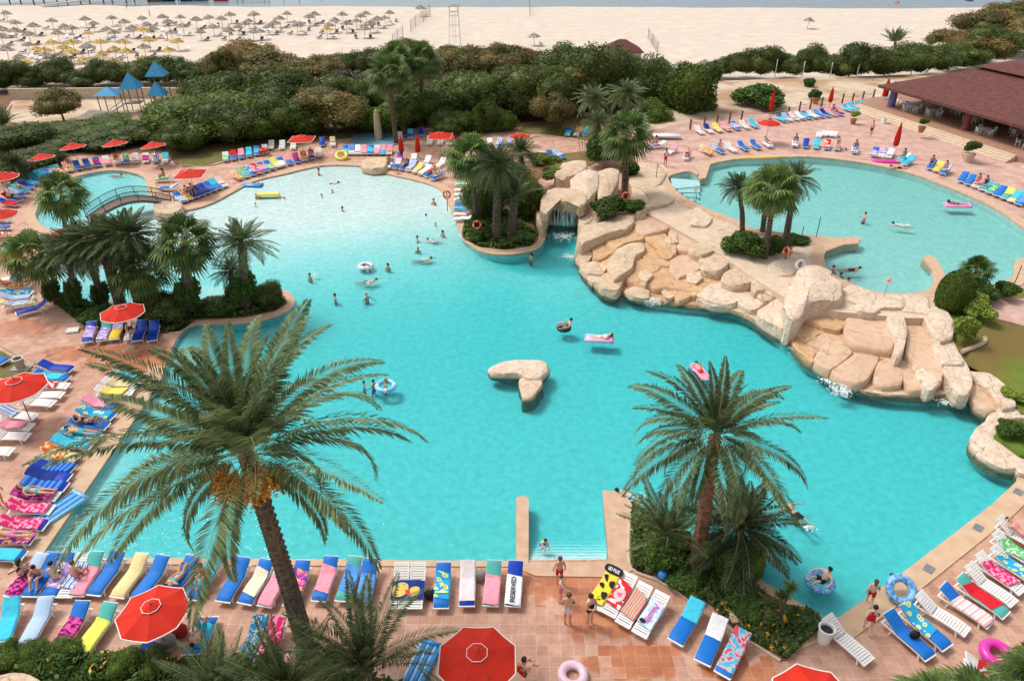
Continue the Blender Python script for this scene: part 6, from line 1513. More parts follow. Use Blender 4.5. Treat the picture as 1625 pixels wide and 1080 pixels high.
z1_g = [(30,72),(95,130),(85,178),(310,115),(515,105),(565,128),(385,143),(435,165),(345,190),(170,200),(160,252),(270,312),(318,362),(525,275),(677,97),(755,125),(645,162),(690,183),(805,165),(865,95),(890,128),(990,95),(1025,128),(1100,92),(1195,110),(1275,97),(1350,108),(1408,82),(1550,85),(1515,110),(1490,130),(1450,145),(1300,152),(1395,178),(1220,178),(1045,178),(1115,150),(930,165),(875,270),(30,292),(105,325),(5,160),(0,205),(200,150)]
z1_y = [(315,250),(215,280),(440,250),(380,275),(435,308),(505,355),(605,243),(615,305),(690,275),(755,243),(765,300),(905,237),(1080,237),(1030,295),(685,365),(870,175),(530,185),(140,370),(215,400),(10,370),(870,350)]
z2_g = [(10,80),(210,75),(165,105),(135,130),(95,145),(45,175),(290,125),(270,145),(380,80),(345,95),(550,80),(505,115),(470,140),(575,135),(695,75),(660,92),(635,115),(765,108),(720,135),(685,165),(840,72),(810,92),(1030,42),(1600-1620+20,178)]
bu = [('g', a*K4, b_*K4) for a, b_ in z1_g]+[('y', a*K4, b_*K4) for a, b_ in z1_y]+[('g', 400+a*K4, b_*K4) for a, b_ in z2_g]+[('y', 400+455*K4, 168*K4), ('g', 848, 54), ('g', 1050, 95), ('g', 1079, 98), ('g', 1119, 98), ('g', 1284, 29), ('g', 4, 42), ('y', 70, 76)]
rows_ = {}
for t, x, y in bu: rows_.setdefault(int(min(y, 104)//8), []).append((x, y, t))
RK = sorted(rows_); BEACH_SPOTS = []
for ri, k in enumerate(RK):
    for ci, (x, y, t) in enumerate(sorted(rows_[k])):
        g = G(x, y, 2.2); me_c, me_p = TH[t][(ci+ri) % len(TH[t])]
        s = .86+.10*math.sin(x*1.7+y)
        root = empty('beach_umbrella', (g.x, g.y, 0), x, f"{'grey thatched' if t == 'g' else 'golden straw'} beach umbrella, {ordn(ci+1)} from the left in the {ordn(ri+1)} line from the sea", 'beach umbrella', 'thatched umbrellas on the beach', s)
        root.rotation_euler = (R(3)*sin(x), R(3)*cos(y), x)
        link('thatch', me_c, root); link('pole', me_p, root); BEACH_SPOTS.append((g.x, g.y, ri, ci))
# beach loungers under them, one mesh kind each
def beach_lounger_mesh(m, m2):
    mb = MB(); mb.box((0,0,.32), (1.3,.6,.06)); mb.bar((.6,0,.33), (1.1,0,.62), .58, .05)
    for x in (-.55,.45):
        for s in (-1,1): mb.box((x, s*.25, .15), (.05,.05,.3))
    mb.cur = 1; mb.box((-.1,0,.37), (1.0,.5,.04)); return mb.mesh('sun_lounger', [m, m2])
BLM = [beach_lounger_mesh(M_IRON, M_IRON), beach_lounger_mesh(M_WHITE, CUSH['B'][1]), beach_lounger_mesh(M_IRON, mat('dark_blue_cloth', (.03,.06,.14))), beach_lounger_mesh(M_WHITE, TOWEL['wh'][1]), beach_lounger_mesh(M_WHITE, TOWEL['rd'][1])]
BLN = ['dark', 'blue', 'dark blue', 'white', 'red']
rr_ = random.Random(3); cand = []
for i, (x, y, ri, ci) in enumerate(BEACH_SPOTS):
    if x > 20: continue
    for side in ((-1, 1) if i % 3 else (1,)):
        q = (i*3+side+2) % 5; q = 0 if (q == 4 and i % 4) else q
        cand.append((y, x+side*1.5+rr_.uniform(-.3,.3), y-.3+rr_.uniform(-.5,.5), beach_z(x, y), 1.57+rr_.uniform(-.3,.3), q, side, ri, ci))
cand.sort(); rest = ([], [], [])
for n_i, (_, x, y, z_, rz, q, side, ri, ci) in enumerate(cand):
    if n_i < 62:
        o = link('sun_lounger', BLM[q], None, (x, y, z_)); o.rotation_euler = (0, 0, rz)
        tag(o, f"{BLN[q]} beach lounger {'left' if side < 0 else 'right'} of the {ordn(ci+1)} umbrella in the {ordn(ri+1)} beach line", 'sun lounger', 'loungers on the beach')
    else:
        me = BLM[q]; M4 = Matrix.Translation((x, y, z_)) @ Matrix.Rotation(rz, 4, 'Z'); k = len(rest[0])
        rest[0].extend([tuple(M4 @ v.co) for v in me.vertices]); rest[1].extend([tuple(v+k for v in p.vertices) for p in me.polygons]); rest[2].extend([p.material_index*5+q for p in me.polygons])
me = bpy.data.meshes.new('far_sun_lounger'); me.from_pydata(rest[0], [], rest[1])
for b_ in BLM: me.materials.append(b_.materials[0])
for b_ in BLM: me.materials.append(b_.materials[1])
me.polygons.foreach_set('material_index', rest[2]); tag(link('far_sun_lounger', me), 'mass of small dark and blue loungers farther out among the beach umbrellas', 'sun lounger', kind='stuff')
def obj_at(mb, name, mats, px, py, z, label, cat, smooth=False, rz=0, group=None, s=1):
    c = G(px, py, z); o = mb.build(name, mats, None, c, smooth); o.rotation_euler = (0, 0, rz); o.scale = (s,)*3; return tag(o, label, cat, group)
# navy parasol near the water
b0 = G(1534, 15, 0); root = empty('beach_parasol', b0, 0, 'small navy parasol close to the waterline on the empty beach', 'parasol')
mb = MB(); mb.lathe([(.03,2.5),(.6,2.35),(1.15,2.0),(1.13,1.98),(.55,2.3),(.02,2.42)], 12); mb.build('canopy', mat('navy_cloth', (.02,.04,.14)), root); mb = MB(); mb.tube([(0,0,0),(0,0,2.4)], .03, 6); mb.build('pole', M_STEEL, root)
# lifeguard tower
b0 = G(722, 74, 0); root = empty('lifeguard_tower', b0, .1, 'tall white open frame lifeguard tower on the empty sand', 'lifeguard tower', None, 1.0)
for sx in (-1, 1):
    for sy in (-1, 1): mb = MB(); mb.bar((sx*1.15, sy*.9, -.2), (sx*.8, sy*.6, 7.2), .14); mb.build('post', M_WHITE, root)
for z_ in (1.9, 3.9, 5.6): 
    mb = MB(); w = 1.15-.35*z_/7.2
    for s in (-1, 1): mb.bar((-w, s*w*.78, z_), (w, s*w*.78, z_), .09); mb.bar((s*w, -w*.78, z_), (s*w, w*.78, z_), .09)
    mb.build('crossbar', M_WHITE, root)
mb = MB(); mb.box((0,0,6.3), (1.9,1.5,.1)); mb.build('platform', M_WHITE, root)
mb = MB(); mb.add([(-1.3,-1,7.2),(1.3,-1,7.2),(1.3,1,7.2),(-1.3,1,7.2),(0,0,7.75)], [(0,1,4),(1,2,4),(2,3,4),(3,0,4),(3,2,1,0)]); mb.build('roof', M_THATCH, root)
mb = MB()
for s in (-1, 1): mb.bar((s*.3-.1, -1.15, 0), (s*.3-.1, -.75, 6.3), .06)
for i in range(14): mb.bar((-.4, -1.15+.4*i/14, .3+i*.43), (.2, -1.15+.4*i/14, .3+i*.43), .05)
mb.build('ladder', M_WHITE, root)
# net fences on the beach
def net_fence(pts, label, h=2.6):
    P = [G(x, y, 0) for x, y in pts]; root = empty('net_fence', P[0], 0, label, 'fence'); o0 = P[0]
    for p in P: mb = MB(); q = p-o0; mb.tube([(q.x,q.y,-.1),(q.x,q.y,h)], .05, 5); mb.build('post', M_POLE, root)
    m = M_NET; mb = MB()
    for a, b_ in zip(P[:-1], P[1:]):
        n = max(2, int((b_-a).length/.5))
        for i in range(n+1):
            q = a.lerp(b_, i/n)-o0; mb.tube([(q.x,q.y,.1),(q.x,q.y,h-.1)], .014, 3)
        for k in range(6): z_ = .2+k*(h-.4)/5; mb.tube([(a.x-o0.x,a.y-o0.y,z_),(b_.x-o0.x,b_.y-o0.y,z_)], .014, 3)
    mb.build('net', m, root)
M_NET = mat('grey_net', (.36,.33,.29), .9)
net_fence([(683,24),(672,36),(660,44),(652,52)], 'tall grey net fence running down the beach beside the thatched umbrellas')
net_fence([(640,62),(632,68),(624,76)], 'short end of grey net fence near the tamarisks')
net_fence([(1028,62),(1035,72),(1043,86)], 'thin volleyball net standing on the empty sand', 2.2)
net_fence([(840,6),(841,26)], 'faint net post pair far out on the beach', 2.4)
# kiosk and small huts
def hip_hut(px, py, w, d, hw, hr, label, roofm, wallm, rz=0, z=0, name='kiosk', cat='kiosk', over=.4, door=True):
    b0 = G(px, py, z); root = empty(name, b0, rz, label, cat); mb = MB(); mb.box((0,0,hw/2), (w,d,hw)); mb.build('wall', wallm, root)
    W, D = w/2+over, d/2+over; r = max(0, W-D); mb = MB(); V = [(-W,-D,hw),(W,-D,hw),(W,D,hw),(-W,D,hw),(-r,0,hr),(r,0,hr)]
    mb.add(V, [(0,1,5,4),(1,2,5),(2,3,4,5),(3,0,4),(3,2,1,0)]); mb.add([(x,y,z_-.12) for x,y,z_ in V[:4]]+[V[0],V[1],V[2],V[3]], [(0,1,5,4),(1,2,6,5),(2,3,7,6),(3,0,4,7)])
    mb.build('roof', roofm, root)
    if door: mb = MB(); mb.box((0,-d/2-.01,hw*.42), (w*.25,.06,hw*.8)); mb.build('door', M_IRON, root)
M_ROOF = mat('maroon_shingle', (.095,.03,.027), .85, col2=(.15,.055,.045), scale=2.2, bump=.6, bscale=6, detail=9)
M_BEIGE = mat('beige_render', (.55,.45,.32), .9, bump=.2)
hip_hut(985, 100, 6.2, 5, 2.2, 3.9, 'small kiosk with a maroon hipped roof behind the evergreen hedge', M_ROOF, M_BEIGE)
hip_hut(640, 90, 4, 3.5, 2.2, 3.4, 'small grey-roofed hut at the end of the net fence', M_THATCH, M_BEIGE, rz=.5)
hip_hut(153, 200, 2.6, 2.0, 1.2, 2.0, 'toddler playhouse with a grey roof and red walls in the playground', M_THATCH, mat('red_panel', (.5,.08,.04)), rz=.2, name='playhouse', cat='playhouse')
# low wall of the playground
def wall(pts, h, th, m, label, z=0, name='low_wall'):
    P = [G(x, y, z) for x, y in pts]; mb = MB()
    for a, b_ in zip(P[:-1], P[1:]): mb.bar(a+Vector((0,0,h/2)), b_+Vector((0,0,h/2)), th, h)
    tag(mb.build(name, m), label, 'wall')
wall([(18,158),(120,157),(230,156),(345,158)], 1.5, .4, M_BEIGE, 'long low beige wall behind the playground sand')
# playground tower
M_BLUEROOF = mat('blue_shingle', (.02,.20,.42), .6, col2=(.04,.30,.52), scale=6, bump=.4, bscale=10)
b0 = G(215, 178, 0); root = empty('playground_tower', b0, .1, 'wooden climbing tower with blue pointed roofs in the playground sand', 'playground')
def pyr(mb, c, w, h): x, y, z_ = c; mb.add([(x-w,y-w,z_),(x+w,y-w,z_),(x+w,y+w,z_),(x-w,y+w,z_),(x,y,z_+h)], [(0,1,4),(1,2,4),(2,3,4),(3,0,4),(3,2,1,0)])
for (x, y, zt, w, h) in ((.3,0,3.2,1.25,1.9),(3.2,2.2,4.3,1.25,1.8),(3.4,0.2,2.2,1.1,1.7),(-2.6,-.6,2.6,1.5,.9)):
    mb = MB(); pyr(mb, (x,y,zt), w, h); mb.build('roof', M_BLUEROOF, root)
    for sx in (-1,1):
        for sy in (-1,1): mb = MB(); mb.tube([(x+sx*w*.7,y+sy*w*.7,-.1),(x+sx*w*.7,y+sy*w*.7,zt+.1)], .07, 6); mb.build('post', M_POLE, root)
for (x, y) in ((.3,0),(3.2,2.2),(3.4,.2)): mb = MB(); mb.box((x,y,1.3), (1.8,1.8,.1)); mb.build('platform', M_POLE, root)
mb = MB(); mb.bar((-.6,-.8,1.4), (-3.0,-2.2,.15), .6, .05); 
mb.build('slide', M_STEEL, root)
mb = MB(); mb.tube([(-.9,-.75,1.75),(-3.1,-2.0,.45)], .05, 6); mb.build('slide_rail', M_WHITE, root)
# tall stone shower pillar on its blue round base
b0 = G(601, 222, 0); root = empty('shower_pillar', b0, 0, 'tall tan tapering stone pillar on a round blue tiled base', 'shower pillar')
mb = MB(); mb.lathe([(.42,.1),(.46,.6),(.40,1.8),(.34,2.8),(.22,3.35),(.04,3.6)], 6); mb.build('pillar', mat('tan_stone', (.50,.40,.25), .9, bump=.6), root)
mb = MB(); mb.lathe([(3.2,.0),(3.2,.09),(3.0,.11),(0.1,.11)], 28); mb.build('basin', mat('blue_mosaic', (.10,.24,.36), .5, col2=(.22,.38,.46), scale=9), root)
# pier, boats
M_DECKW = mat('grey_deck_wood', (.22,.17,.14), .9)
b0 = G(60, 16, 0); root = empty('pier', (b0.x, 222, 0), 0, 'dark wooden pier with a maroon shelter over the sea', 'pier')
p1 = G(55, 15, .8)-b0; mb = MB(); 
for i in range(12):
    for s in (-1, 1): mb.tube([(-22+i*6, 3+s*2.5+i*1.2, -1.5),(-22+i*6, 3+s*2.5+i*1.2, 1.4)], .18, 5)
mb.build('pile', M_IRON, root)
mb = MB(); mb.bar((-24,2.5,1.4),(52,18,1.4), 6, .25); mb.build('deck', M_DECKW, root)
mb = MB(); mb.bar((14,9,1.4),(-4,-4,.2), 2.2, .15); mb.build('ramp', mat('pale_ramp', (.42,.36,.32)), root)
mb = MB(); mb.bar((-20,5,3.6),(22,13,3.6), 7, .3); mb.build('roof', M_ROOF, root)
for i in range(9): mb = MB(); mb.tube([(-20+i*5,3+i,1.4),(-20+i*5,3+i,3.6)], .1, 5); mb.build('post', M_RED, root)
def boat(px, py, m, label, s=1.0):
    b0 = G(px, py, -.3); root = empty('boat', b0, random.uniform(-.4, .4), label, 'boat', 'small boats moored off the beach', s)
    mb = MB(); secs = [(-2.2,.7,.0),(-1.2,.9,.0),(0,.95,0),(1.2,.7,.05),(2.3,.08,.25)]; V = []
    for x, w, k in secs: V += [(x,-w,.75+k),(x,-w*.6,.0+k*.5),(x,0,-.15+k*.5),(x,w*.6,.0+k*.5),(x,w,.75+k)]
    F_ = [(i*5+j,(i+1)*5+j,(i+1)*5+j+1,i*5+j+1) for i in range(4) for j in range(4)]+[(0,1,2,3,4)]+[(0,4,9,5),(5,9,14,10),(10,14,19,15),(15,19,24,20)]
    mb.add(V, F_); mb.build('hull', m, root); mb = MB(); mb.box((-.3,0,.85),(.4,1.5,.12)); mb.box((.8,0,.85),(.3,1.2,.1)); mb.build('seat', M_WHITE, root)
for px, m_, l in ((247,M_STRAW,'yellow'),(268,M_IRON,'dark'),(299,M_IRON,'black'),(318,M_STEEL,'grey'),(351,M_RED,'red')):
    boat(px, 1.5, m_, f'{l} boat floating off the thatched-umbrella beach')
# ------------------------------------------------------------------ restaurant pavilion
P0 = G(1394, 135, 4.4); T0 = ZU+.6
ed = Vector((.300, -.954, 0)); sd_ = Vector((.88, .475, 0))
def RP(u, v, z): q = P0+ed*u+sd_*v; return Vector((q.x, q.y, z))
root = empty('restaurant_pavilion', (P0.x, P0.y, T0), 0, 'open-sided restaurant with a wide maroon roof above the pale stone steps', 'restaurant')
inv = lambda p: Vector((p.x-P0.x, p.y-P0.y, p.z-T0))
A_, B_, C_, D_ = RP(0,0,4.4), RP(52,0,4.4), RP(52,34,4.4), RP(0,30,4.4)
A2, B2, C2, D2 = RP(9,8.5,7.4), RP(43,9,7.4), RP(43,25,7.4), RP(9,24,7.4)
mb = MB(); V = [inv(p) for p in (A_,B_,C_,D_,A2,B2,C2,D2)]; mb.add(V, [(0,1,5,4),(1,2,6,5),(2,3,7,6),(3,0,4,7)])
A3, B3, C3, D3 = [p+Vector((0,0,-.3)) for p in (A_,B_,C_,D_)]
mb.add([inv(p) for p in (A_,B_,C_,D_,A3,B3,C3,D3)], [(4,5,1,0),(5,6,2,1),(6,7,3,2),(7,4,0,3),(7,6,5,4)])
mb.build('roof', M_ROOF, root)
mb = MB(); E = [RP(8,7.5,7.45), RP(44,8,7.45), RP(44,26,7.45), RP(8,25,7.45)]; T_ = [RP(20,16,9.6), RP(34,16.5,9.6)]
mb.add([inv(p) for p in E+T_], [(0,1,5,4),(1,2,5),(2,3,4,5),(3,0,4),(3,2,1,0)]); mb.build('upper_roof', M_ROOF, root)
M_DARKB = mat('dark_beam', (.06,.035,.025), .8)
mb = MB()
for v_ in (1.2, 12, 24): mb.bar(inv(RP(.8,v_,4.0)), inv(RP(51,v_,4.0)), .25, .3)
for u_ in (1.2, 8, 15, 22, 29, 36, 43, 50): mb.bar(inv(RP(u_,.6,4.05)), inv(RP(u_,29,4.05)), .2, .25)
mb.build('beam', M_DARKB, root)
M_STCOL = mat('ribbed_stone_column', (.28,.20,.13), .9, col2=(.45,.34,.22), scale=5, bump=.8)
for i, (u_, m_) in enumerate([(1.6, mat('blue_painted_column', (.14,.14,.34), .6)), (13.2, mat('red_painted_column', (.22,.05,.06), .7)), (24.5, M_STCOL), (29.5, M_STCOL), (37, M_STCOL), (44, M_STCOL)]):
    q = inv(RP(u_, 1.6, T0)); mb = MB()
    if i == 0:
        mb.lathe([(.45,0),(.45,2.2),(.42,2.25)], 14, q)
        for dx in (-.25, 0, .25): mb.box((q.x+dx, q.y, 2.6), (.1,.1,1.0))
    else: mb.lathe([(.5,0),(.45,.25),(.36,.5),(.36,2.0),(.42,2.3)], 10, q, wob=lambda th, z_: 1+.06*cos(th*10))
    mb.build('column', m_, root)
for u_, v_ in ((8,12),(16,12),(24,12),(32,12),(40,12),(1.6,8),(1.6,15),(1.6,22),(8,24),(16,24),(24,24)):
    q = inv(RP(u_, v_, T0)); mb = MB(); mb.box((q.x, q.y, 1.2), (.35,.35,2.5)); mb.build('column', M_DARKB, root)
mb = MB(); a, b_ = inv(RP(6,28.5,T0)), inv(RP(51,31,T0)); mb.bar(a+Vector((0,0,1.2)), b_+Vector((0,0,1.2)), .3, 2.5); mb.build('back_wall', M_DARKB, root)
# terrace floor and steps
M_STONE = mat('pale_stone_step', (.56,.42,.29), .85, col2=(.66,.53,.40), scale=2.0, bump=.3)
M_FLOORR = mat('brown_floor_tiles', (.33,.17,.11), .7, col2=(.42,.24,.16), scale=1.5)
o = sheet('restaurant_floor', [tuple(RP(u_, v_, T0)) for u_, v_ in ((-3.0,-1.2),(55,-1.2),(55,33),(-3.0,31))], M_FLOORR, T0, bottom=ZU-.1); tag(o, kind='structure')
def steps(u0, u1, label):
    mb = MB()
    for i in range(4):
        zt = T0-.001-i*.15; v1 = -1.21-i*.42; 
        vs = [RP(u0, v1, zt), RP(u1, v1, zt), RP(u1, v1-.42, zt), RP(u0, v1-.42, zt)]
        if i == 0: vs = [RP(u0, v1, zt+.004), RP(u1, v1, zt+.004), RP(u1, v1-.42, zt+.004), RP(u0, v1-.42, zt+.004)]
        lo = [Vector((p.x, p.y, ZU-.02)) for p in vs]; mb.add(vs+lo, [(0,1,2,3)[::-1],(2,3,7,6),(0,3,7,4)[::-1],(1,2,6,5)[::-1]])
    me = mb.mesh('stone_steps', M_STONE); bm = bmesh.new(); bm.from_mesh(me); bmesh.ops.recalc_face_normals(bm, faces=bm.faces)
    bm.to_mesh(me); bm.free(); tag(link('stone_steps', me), label, 'steps')
steps(-1.5, 22.0, 'long flight of pale stone steps from the blue column to the big planter')
steps(23.6, 54, 'second flight of pale stone steps beyond the big planter')
# white plastic chairs and tables
def chair_meshes():
    P = {}; mb = MB(); mb.box((0,0,.43), (.44,.44,.035)); P['seat'] = mb.mesh('seat', M_WHITE)
    mb = MB()
    for i in range(5): mb.bar((-.20+0*i, -.17+i*.085, .45), (-.27, -.17+i*.085, .80), .045, .02)
    mb.bar((-.27,-.21,.82), (-.27,.21,.82), .06, .03); P['backrest'] = mb.mesh('backrest', M_WHITE)
    mb = MB()
    for s in (-1,1): mb.bar((-.24, s*.24, .64), (.18, s*.25, .62), .05, .03); mb.bar((.18, s*.25, .62), (.20, s*.23, .43), .035)
    P['armrest'] = mb.mesh('armrest', M_WHITE)
    mb = MB(); mb.bar((0,0,0), (-.03,0,.43), .045, .035); P['leg'] = mb.mesh('leg', M_WHITE); return P
CP = chair_meshes(); ch0 = None; nch = 0
def chair(p, rz, label, group):
    global ch0, nch
    nch += 1
    if ch0 is None:
        ch0 = empty('plastic_chair', p, rz, label, 'chair', group)
        for k in ('seat', 'backrest', 'armrest'): link(k, CP[k], ch0)
        for x, y in ((.2,.19),(.2,-.19),(-.18,.19),(-.18,-.19)): link('leg', CP['leg'], ch0, (x, y, 0))
        remember(ch0); return ch0
    c = copy_tree(ch0); c.location = p; c.rotation_euler = (0,0,rz); return tag(c, label, 'chair', group)
tb0 = None
TL = [(4.5,2.2,'next to the blue column'),(7.2,3.2,'second from the blue column'),(8.3,7,'deep in the shade behind the blue column'),(11.5,5.2,'behind the red column'),(15.5,2.2,'in front of the red column'),(17.6,5.5,'in shade behind the potted shrub'),(20.8,2.2,'before the ribbed columns'),(23,7,'deep in shade behind the ribbed columns'),(26.9,5.5,'between the two ribbed columns'),(32.8,2.2,'at the open bay beyond the ribbed columns'),(34,6,'deep in the shade at the open bay'),(12.5,9.5,'at the back by the dark posts')]
for ti, (u_, v_, ph) in enumerate(TL):
    p = RP(u_, v_, T0); lab = f'round white plastic table {ph}'
    if tb0 is None:
        tb0 = empty('plastic_table', p, 0, lab, 'table', 'white restaurant tables')
        mb = MB(); mb.lathe([(.50,.69),(.52,.71),(.52,.73),(.02,.735)], 20); mb.build('tabletop', M_WHITE, tb0); 
        for k in range(4): a = k*pi/2+.78; mb = MB(); mb.bar((cos(a)*.4,sin(a)*.4,0),(cos(a)*.28,sin(a)*.28,.69),.05,.05); mb.build('leg', M_WHITE, tb0)
        remember(tb0)
    else: c = copy_tree(tb0); c.location = p; tag(c, lab, 'table', 'white restaurant tables')
    for k in range(4):
        a = k*pi/2+.4*ti; chair(p+Vector((cos(a)*.85, sin(a)*.85, 0)), a+pi, f"{ordn(k+1)} white plastic chair around the table {ph}", 'white restaurant chairs')
# potted plants
def pot(px, py, label, z, m=None, s=1.0, kind='cover', r=.35):
    b0 = G(px, py, z); root = empty('potted_plant', b0, 0, label, 'potted plant', None, s)
    mb = MB(); mb.lathe([(r*.7,0),(r,.5),(r*1.1,.52),(r*1.1,.6),(r*.95,.6),(r*.9,.52)], 14); mb.build('pot', m or mat('terracotta_pot', (.42,.16,.07), .8), root, smooth=False)
    o = link('foliage', FOL[kind][0][0], root, (0, 0, 1.15)); o.scale = (r*1.9, r*1.9, .75)
pot(1461, 210, 'terracotta pot with a leafy shrub on the top stone step', T0, s=1.1)
pot(1353, 197, 'yellow-green shrub in a pot at the end of the stone steps', ZU, kind='lime')
pot(1535, 257, 'large bush in a pale planter between the two flights of steps', ZU, M_BEIGE, 1.5)
pot(1293, 165, 'green shrub in a low pot on the sandy path', ZU-.02, s=1.2)
pot(1531, 252, 'pinkish round pot beside the big planter', ZU, mat('pink_pot', (.55,.33,.24)), 1.0)
# ------------------------------------------------------------------ footbridge, lifebuoys, signs, bins
a = G(140, 352, 0); b_ = G(276, 325, 0); root = empty('footbridge', a, 0, 'arched footbridge with dark iron railings over the paddling pool channel', 'bridge')
d = b_-a; L_ = d.length; u = d.normalized(); w = Vector((-u.y, u.x, 0)); arch = lambda t: 1.15*sin(pi*t)+.05
mb = MB()
for i in range(20):
    t0, t1 = i/20, (i+1)/20; mb.bar(u*L_*t0+Vector((0,0,arch(t0))), u*L_*t1+Vector((0,0,arch(t1))), 1.7, .16)
mb.build('deck', M_DECKW, root)
for s in (-1, 1):
    mb = MB(); o_ = w*(s*.85)
    for hz in (1.0, .12):
        mb.tube([u*L_*i/24+o_+Vector((0,0,arch(i/24)+hz)) for i in range(25)], .035, 6)
    for i in range(61):
        t = i/60; p = u*L_*t+o_; mb.tube([p+Vector((0,0,arch(t)+.1)), p+Vector((0,0,arch(t)+1.0))], .045 if i % 12 == 0 else .016, 4)
    mb.build('railing', M_IRON, root)
M_BUOY = mat('orange_buoy', (.72,.10,.03), .5); M_BUOYW = mat('white_band', (.75,.73,.70), .5)
def ring_mesh(mb, R0, r, rot=None, c=(0,0,0), bands=True):
    n = 32; m_ = 10
    for i in range(n):
        mb.cur = 1 if bands and i % 8 in (0,) else 0; vs = []
        for ii in (i, i+1):
            a_ = 2*pi*ii/n
            for j in range(m_):
                q = 2*pi*j/m_; p = Vector(((R0+r*cos(q))*cos(a_), (R0+r*cos(q))*sin(a_), r*sin(q)))
                if rot is not None: p = rot @ p
                vs.append(p+Vector(c))
        mb.add(vs, [(j, m_+j, m_+(j+1) % m_, (j+1) % m_) for j in range(m_)])
    mb.cur = 0
def lifebuoy(px, py, z0, h, label, m=None, face=-pi/2, post=True):
    """px,py: the buoy itself at height z0+h"""
    c = G(px, py, z0+h); root = empty('lifebuoy', (c.x, c.y, z0), 0, label, 'lifebuoy', 'lifebuoys around the pools')
    mb = MB(); ring_mesh(mb, .30, .085, Matrix.Rotation(R(68), 3, 'X'), (0, -.1, h)); mb.build('ring', [m or M_BUOY, M_BUOYW], root, smooth=True)
    if post: mb = MB(); mb.tube([(0,0,0),(0,0,h+.35)], .035, 6); mb.build('post', M_IRON, root)
lifebuoy(993, 311, 1.1, 1.3, 'orange lifebuoy on the palm in the grotto rocks')
lifebuoy(1249, 398, 1.2, 1.0, 'orange lifebuoy hanging between the two pools')
lifebuoy(1270, 419, 1.3, .9, 'white and red lifebuoy beside the huge cream boulder', M_BUOYW)
lifebuoy(757, 356, .05, 1.3, 'orange lifebuoy on a post at the grotto island')
lifebuoy(385, 465, .05, .9, 'red lifebuoy glimpsed at the tip of the palm grove planter')
lifebuoy(709, 308, .05, 1.6, 'orange lifebuoy on the stand at the far pool corner')
def post(px, py, z, h, label, r=.03, m=None, g_=None):
    c = G(px, py, z); mb = MB(); mb.tube([(0,0,-.05),(0,0,h)], r, 6); mb.ball((0,0,h), r*1.3, 6); tag(mb.build('post', m or M_IRON, None, c), label, 'post', g_)
for i, (x, y, z, h) in enumerate([(1295,377,ZU,1.7),(1271,380,ZU,1.1),(1314,458,ZU,1.4),(1481,480,ZU,1.6),(1608,455,ZU,1.6),(1041,285,ZU,1.6),(1104,322,ZU,.8)]):
    post(x, y, z, h, f"thin dark post at the rim of the upper pool, {ordn(i+1)} clockwise from the palms")
# no-diving sign
b0 = G(1401, 476, ZU); root = empty('sign', b0, 0, 'small round white sign with a red diver symbol on a thin post', 'sign')
mb = MB(); mb.tube([(0,0,0),(0,0,1.35)], .02, 6); mb.build('post', M_STEEL, root)
rot = Matrix.Rotation(R(65), 3, 'X')
mb = MB(); V = [rot @ Vector((.26*cos(2*pi*i/24), .26*sin(2*pi*i/24), z_)) for z_ in (0, .02) for i in range(24)]
mb.add([v+Vector((0,-.03,1.45)) for v in V], [tuple(range(24, 48)), tuple(reversed(range(24)))]+[(i, (i+1) % 24, 24+(i+1) % 24, 24+i) for i in range(24)]); fc = mb.build('plate', M_WHITE, root)
mb = MB()
for p, q in (((-.1,-.06),(.02,.08)),((.02,.08),(.06,-.04)),((.06,-.04),(.12,-.12)),((-.02,.02),(-.14,.04))): mb.bar(rot @ Vector((p[0],p[1],.028))+Vector((0,-.03,1.45)), rot @ Vector((q[0],q[1],.028))+Vector((0,-.03,1.45)), .05, .008)
mb.ball(rot @ Vector((.10,.12,.03))+Vector((0,-.03,1.45)), .04, 6); mb.build('symbol', mat('sign_red', (.6,.03,.03), .5), fc)
def sign_post(px, py, label):
    b0 = G(px, py, ZU); root = empty('sign', b0, 0, label, 'sign'); mb = MB(); mb.tube([(0,0,0),(0,0,1.3)], .02, 6); mb.build('post', M_STEEL, root)
    mb = MB(); mb.box((0,-.03,1.35), (.34,.03,.42), Matrix.Rotation(R(-15), 3, 'X')); mb.build('plate', M_WHITE, root)
sign_post(1101, 322, 'small white rectangular sign on a post at the near rim of the upper pool')
def bin_(px, py, label, m, z=0, lid=M_WHITE, s=1.0):
    b0 = G(px, py, z); root = empty('litter_bin', b0, 0, label, 'litter bin', None, s)
    mb = MB(); mb.lathe([(.24,0),(.29,.7),(.30,.72),(.24,.72),(.22,.35),(.01,.34)], 20); mb.build('body', m, root, smooth=False)
    mb = MB(); mb.torus((0,0,.74), .29, .035, 24, 6); mb.build('rim', lid, root, smooth=True)
    mb = MB(); mb.lathe([(.23,.60),(.23,.62),(.02,.62)], 16); mb.build('liner', M_IRON, root)
bin_(1306, 1016, 'white round litter bin at the foot of the empty white lounger', M_WHITE)
bin_(34, 585, 'grey concrete litter bin on the grass behind the blue lounger', M_CONC)
bin_(1402, 196, 'small white bin at the foot of the blue column', M_WHITE, ZU)
b0 = G(34, 590, .02)
mb = MB(); mb.box((0,0,.04), (1.1,.9,.08)); obj_at(mb, 'concrete_slab', M_CONC, 36, 583, .01, 'pale concrete slab under the grey bin', 'slab')
mb = MB(); mb.box((0,0,.06), (.75,.6,.12)); obj_at(mb, 'drain_cover', M_BUOYW, 116, 525, .02, 'small white square cover lying on the paving below the grove', 'drain cover', rz=.3)
for px, py, l in ((1552,837,'middle'),(1616,780,'upper'),(1474,902,'lower')):
    mb = MB(); mb.box((0,0,.01), (.46,.36,.02)); obj_at(mb, 'drain_cover', M_STEEL, px, py, .055, f'{l} small grey skimmer cover in the beige coping', 'drain cover', rz=.75)
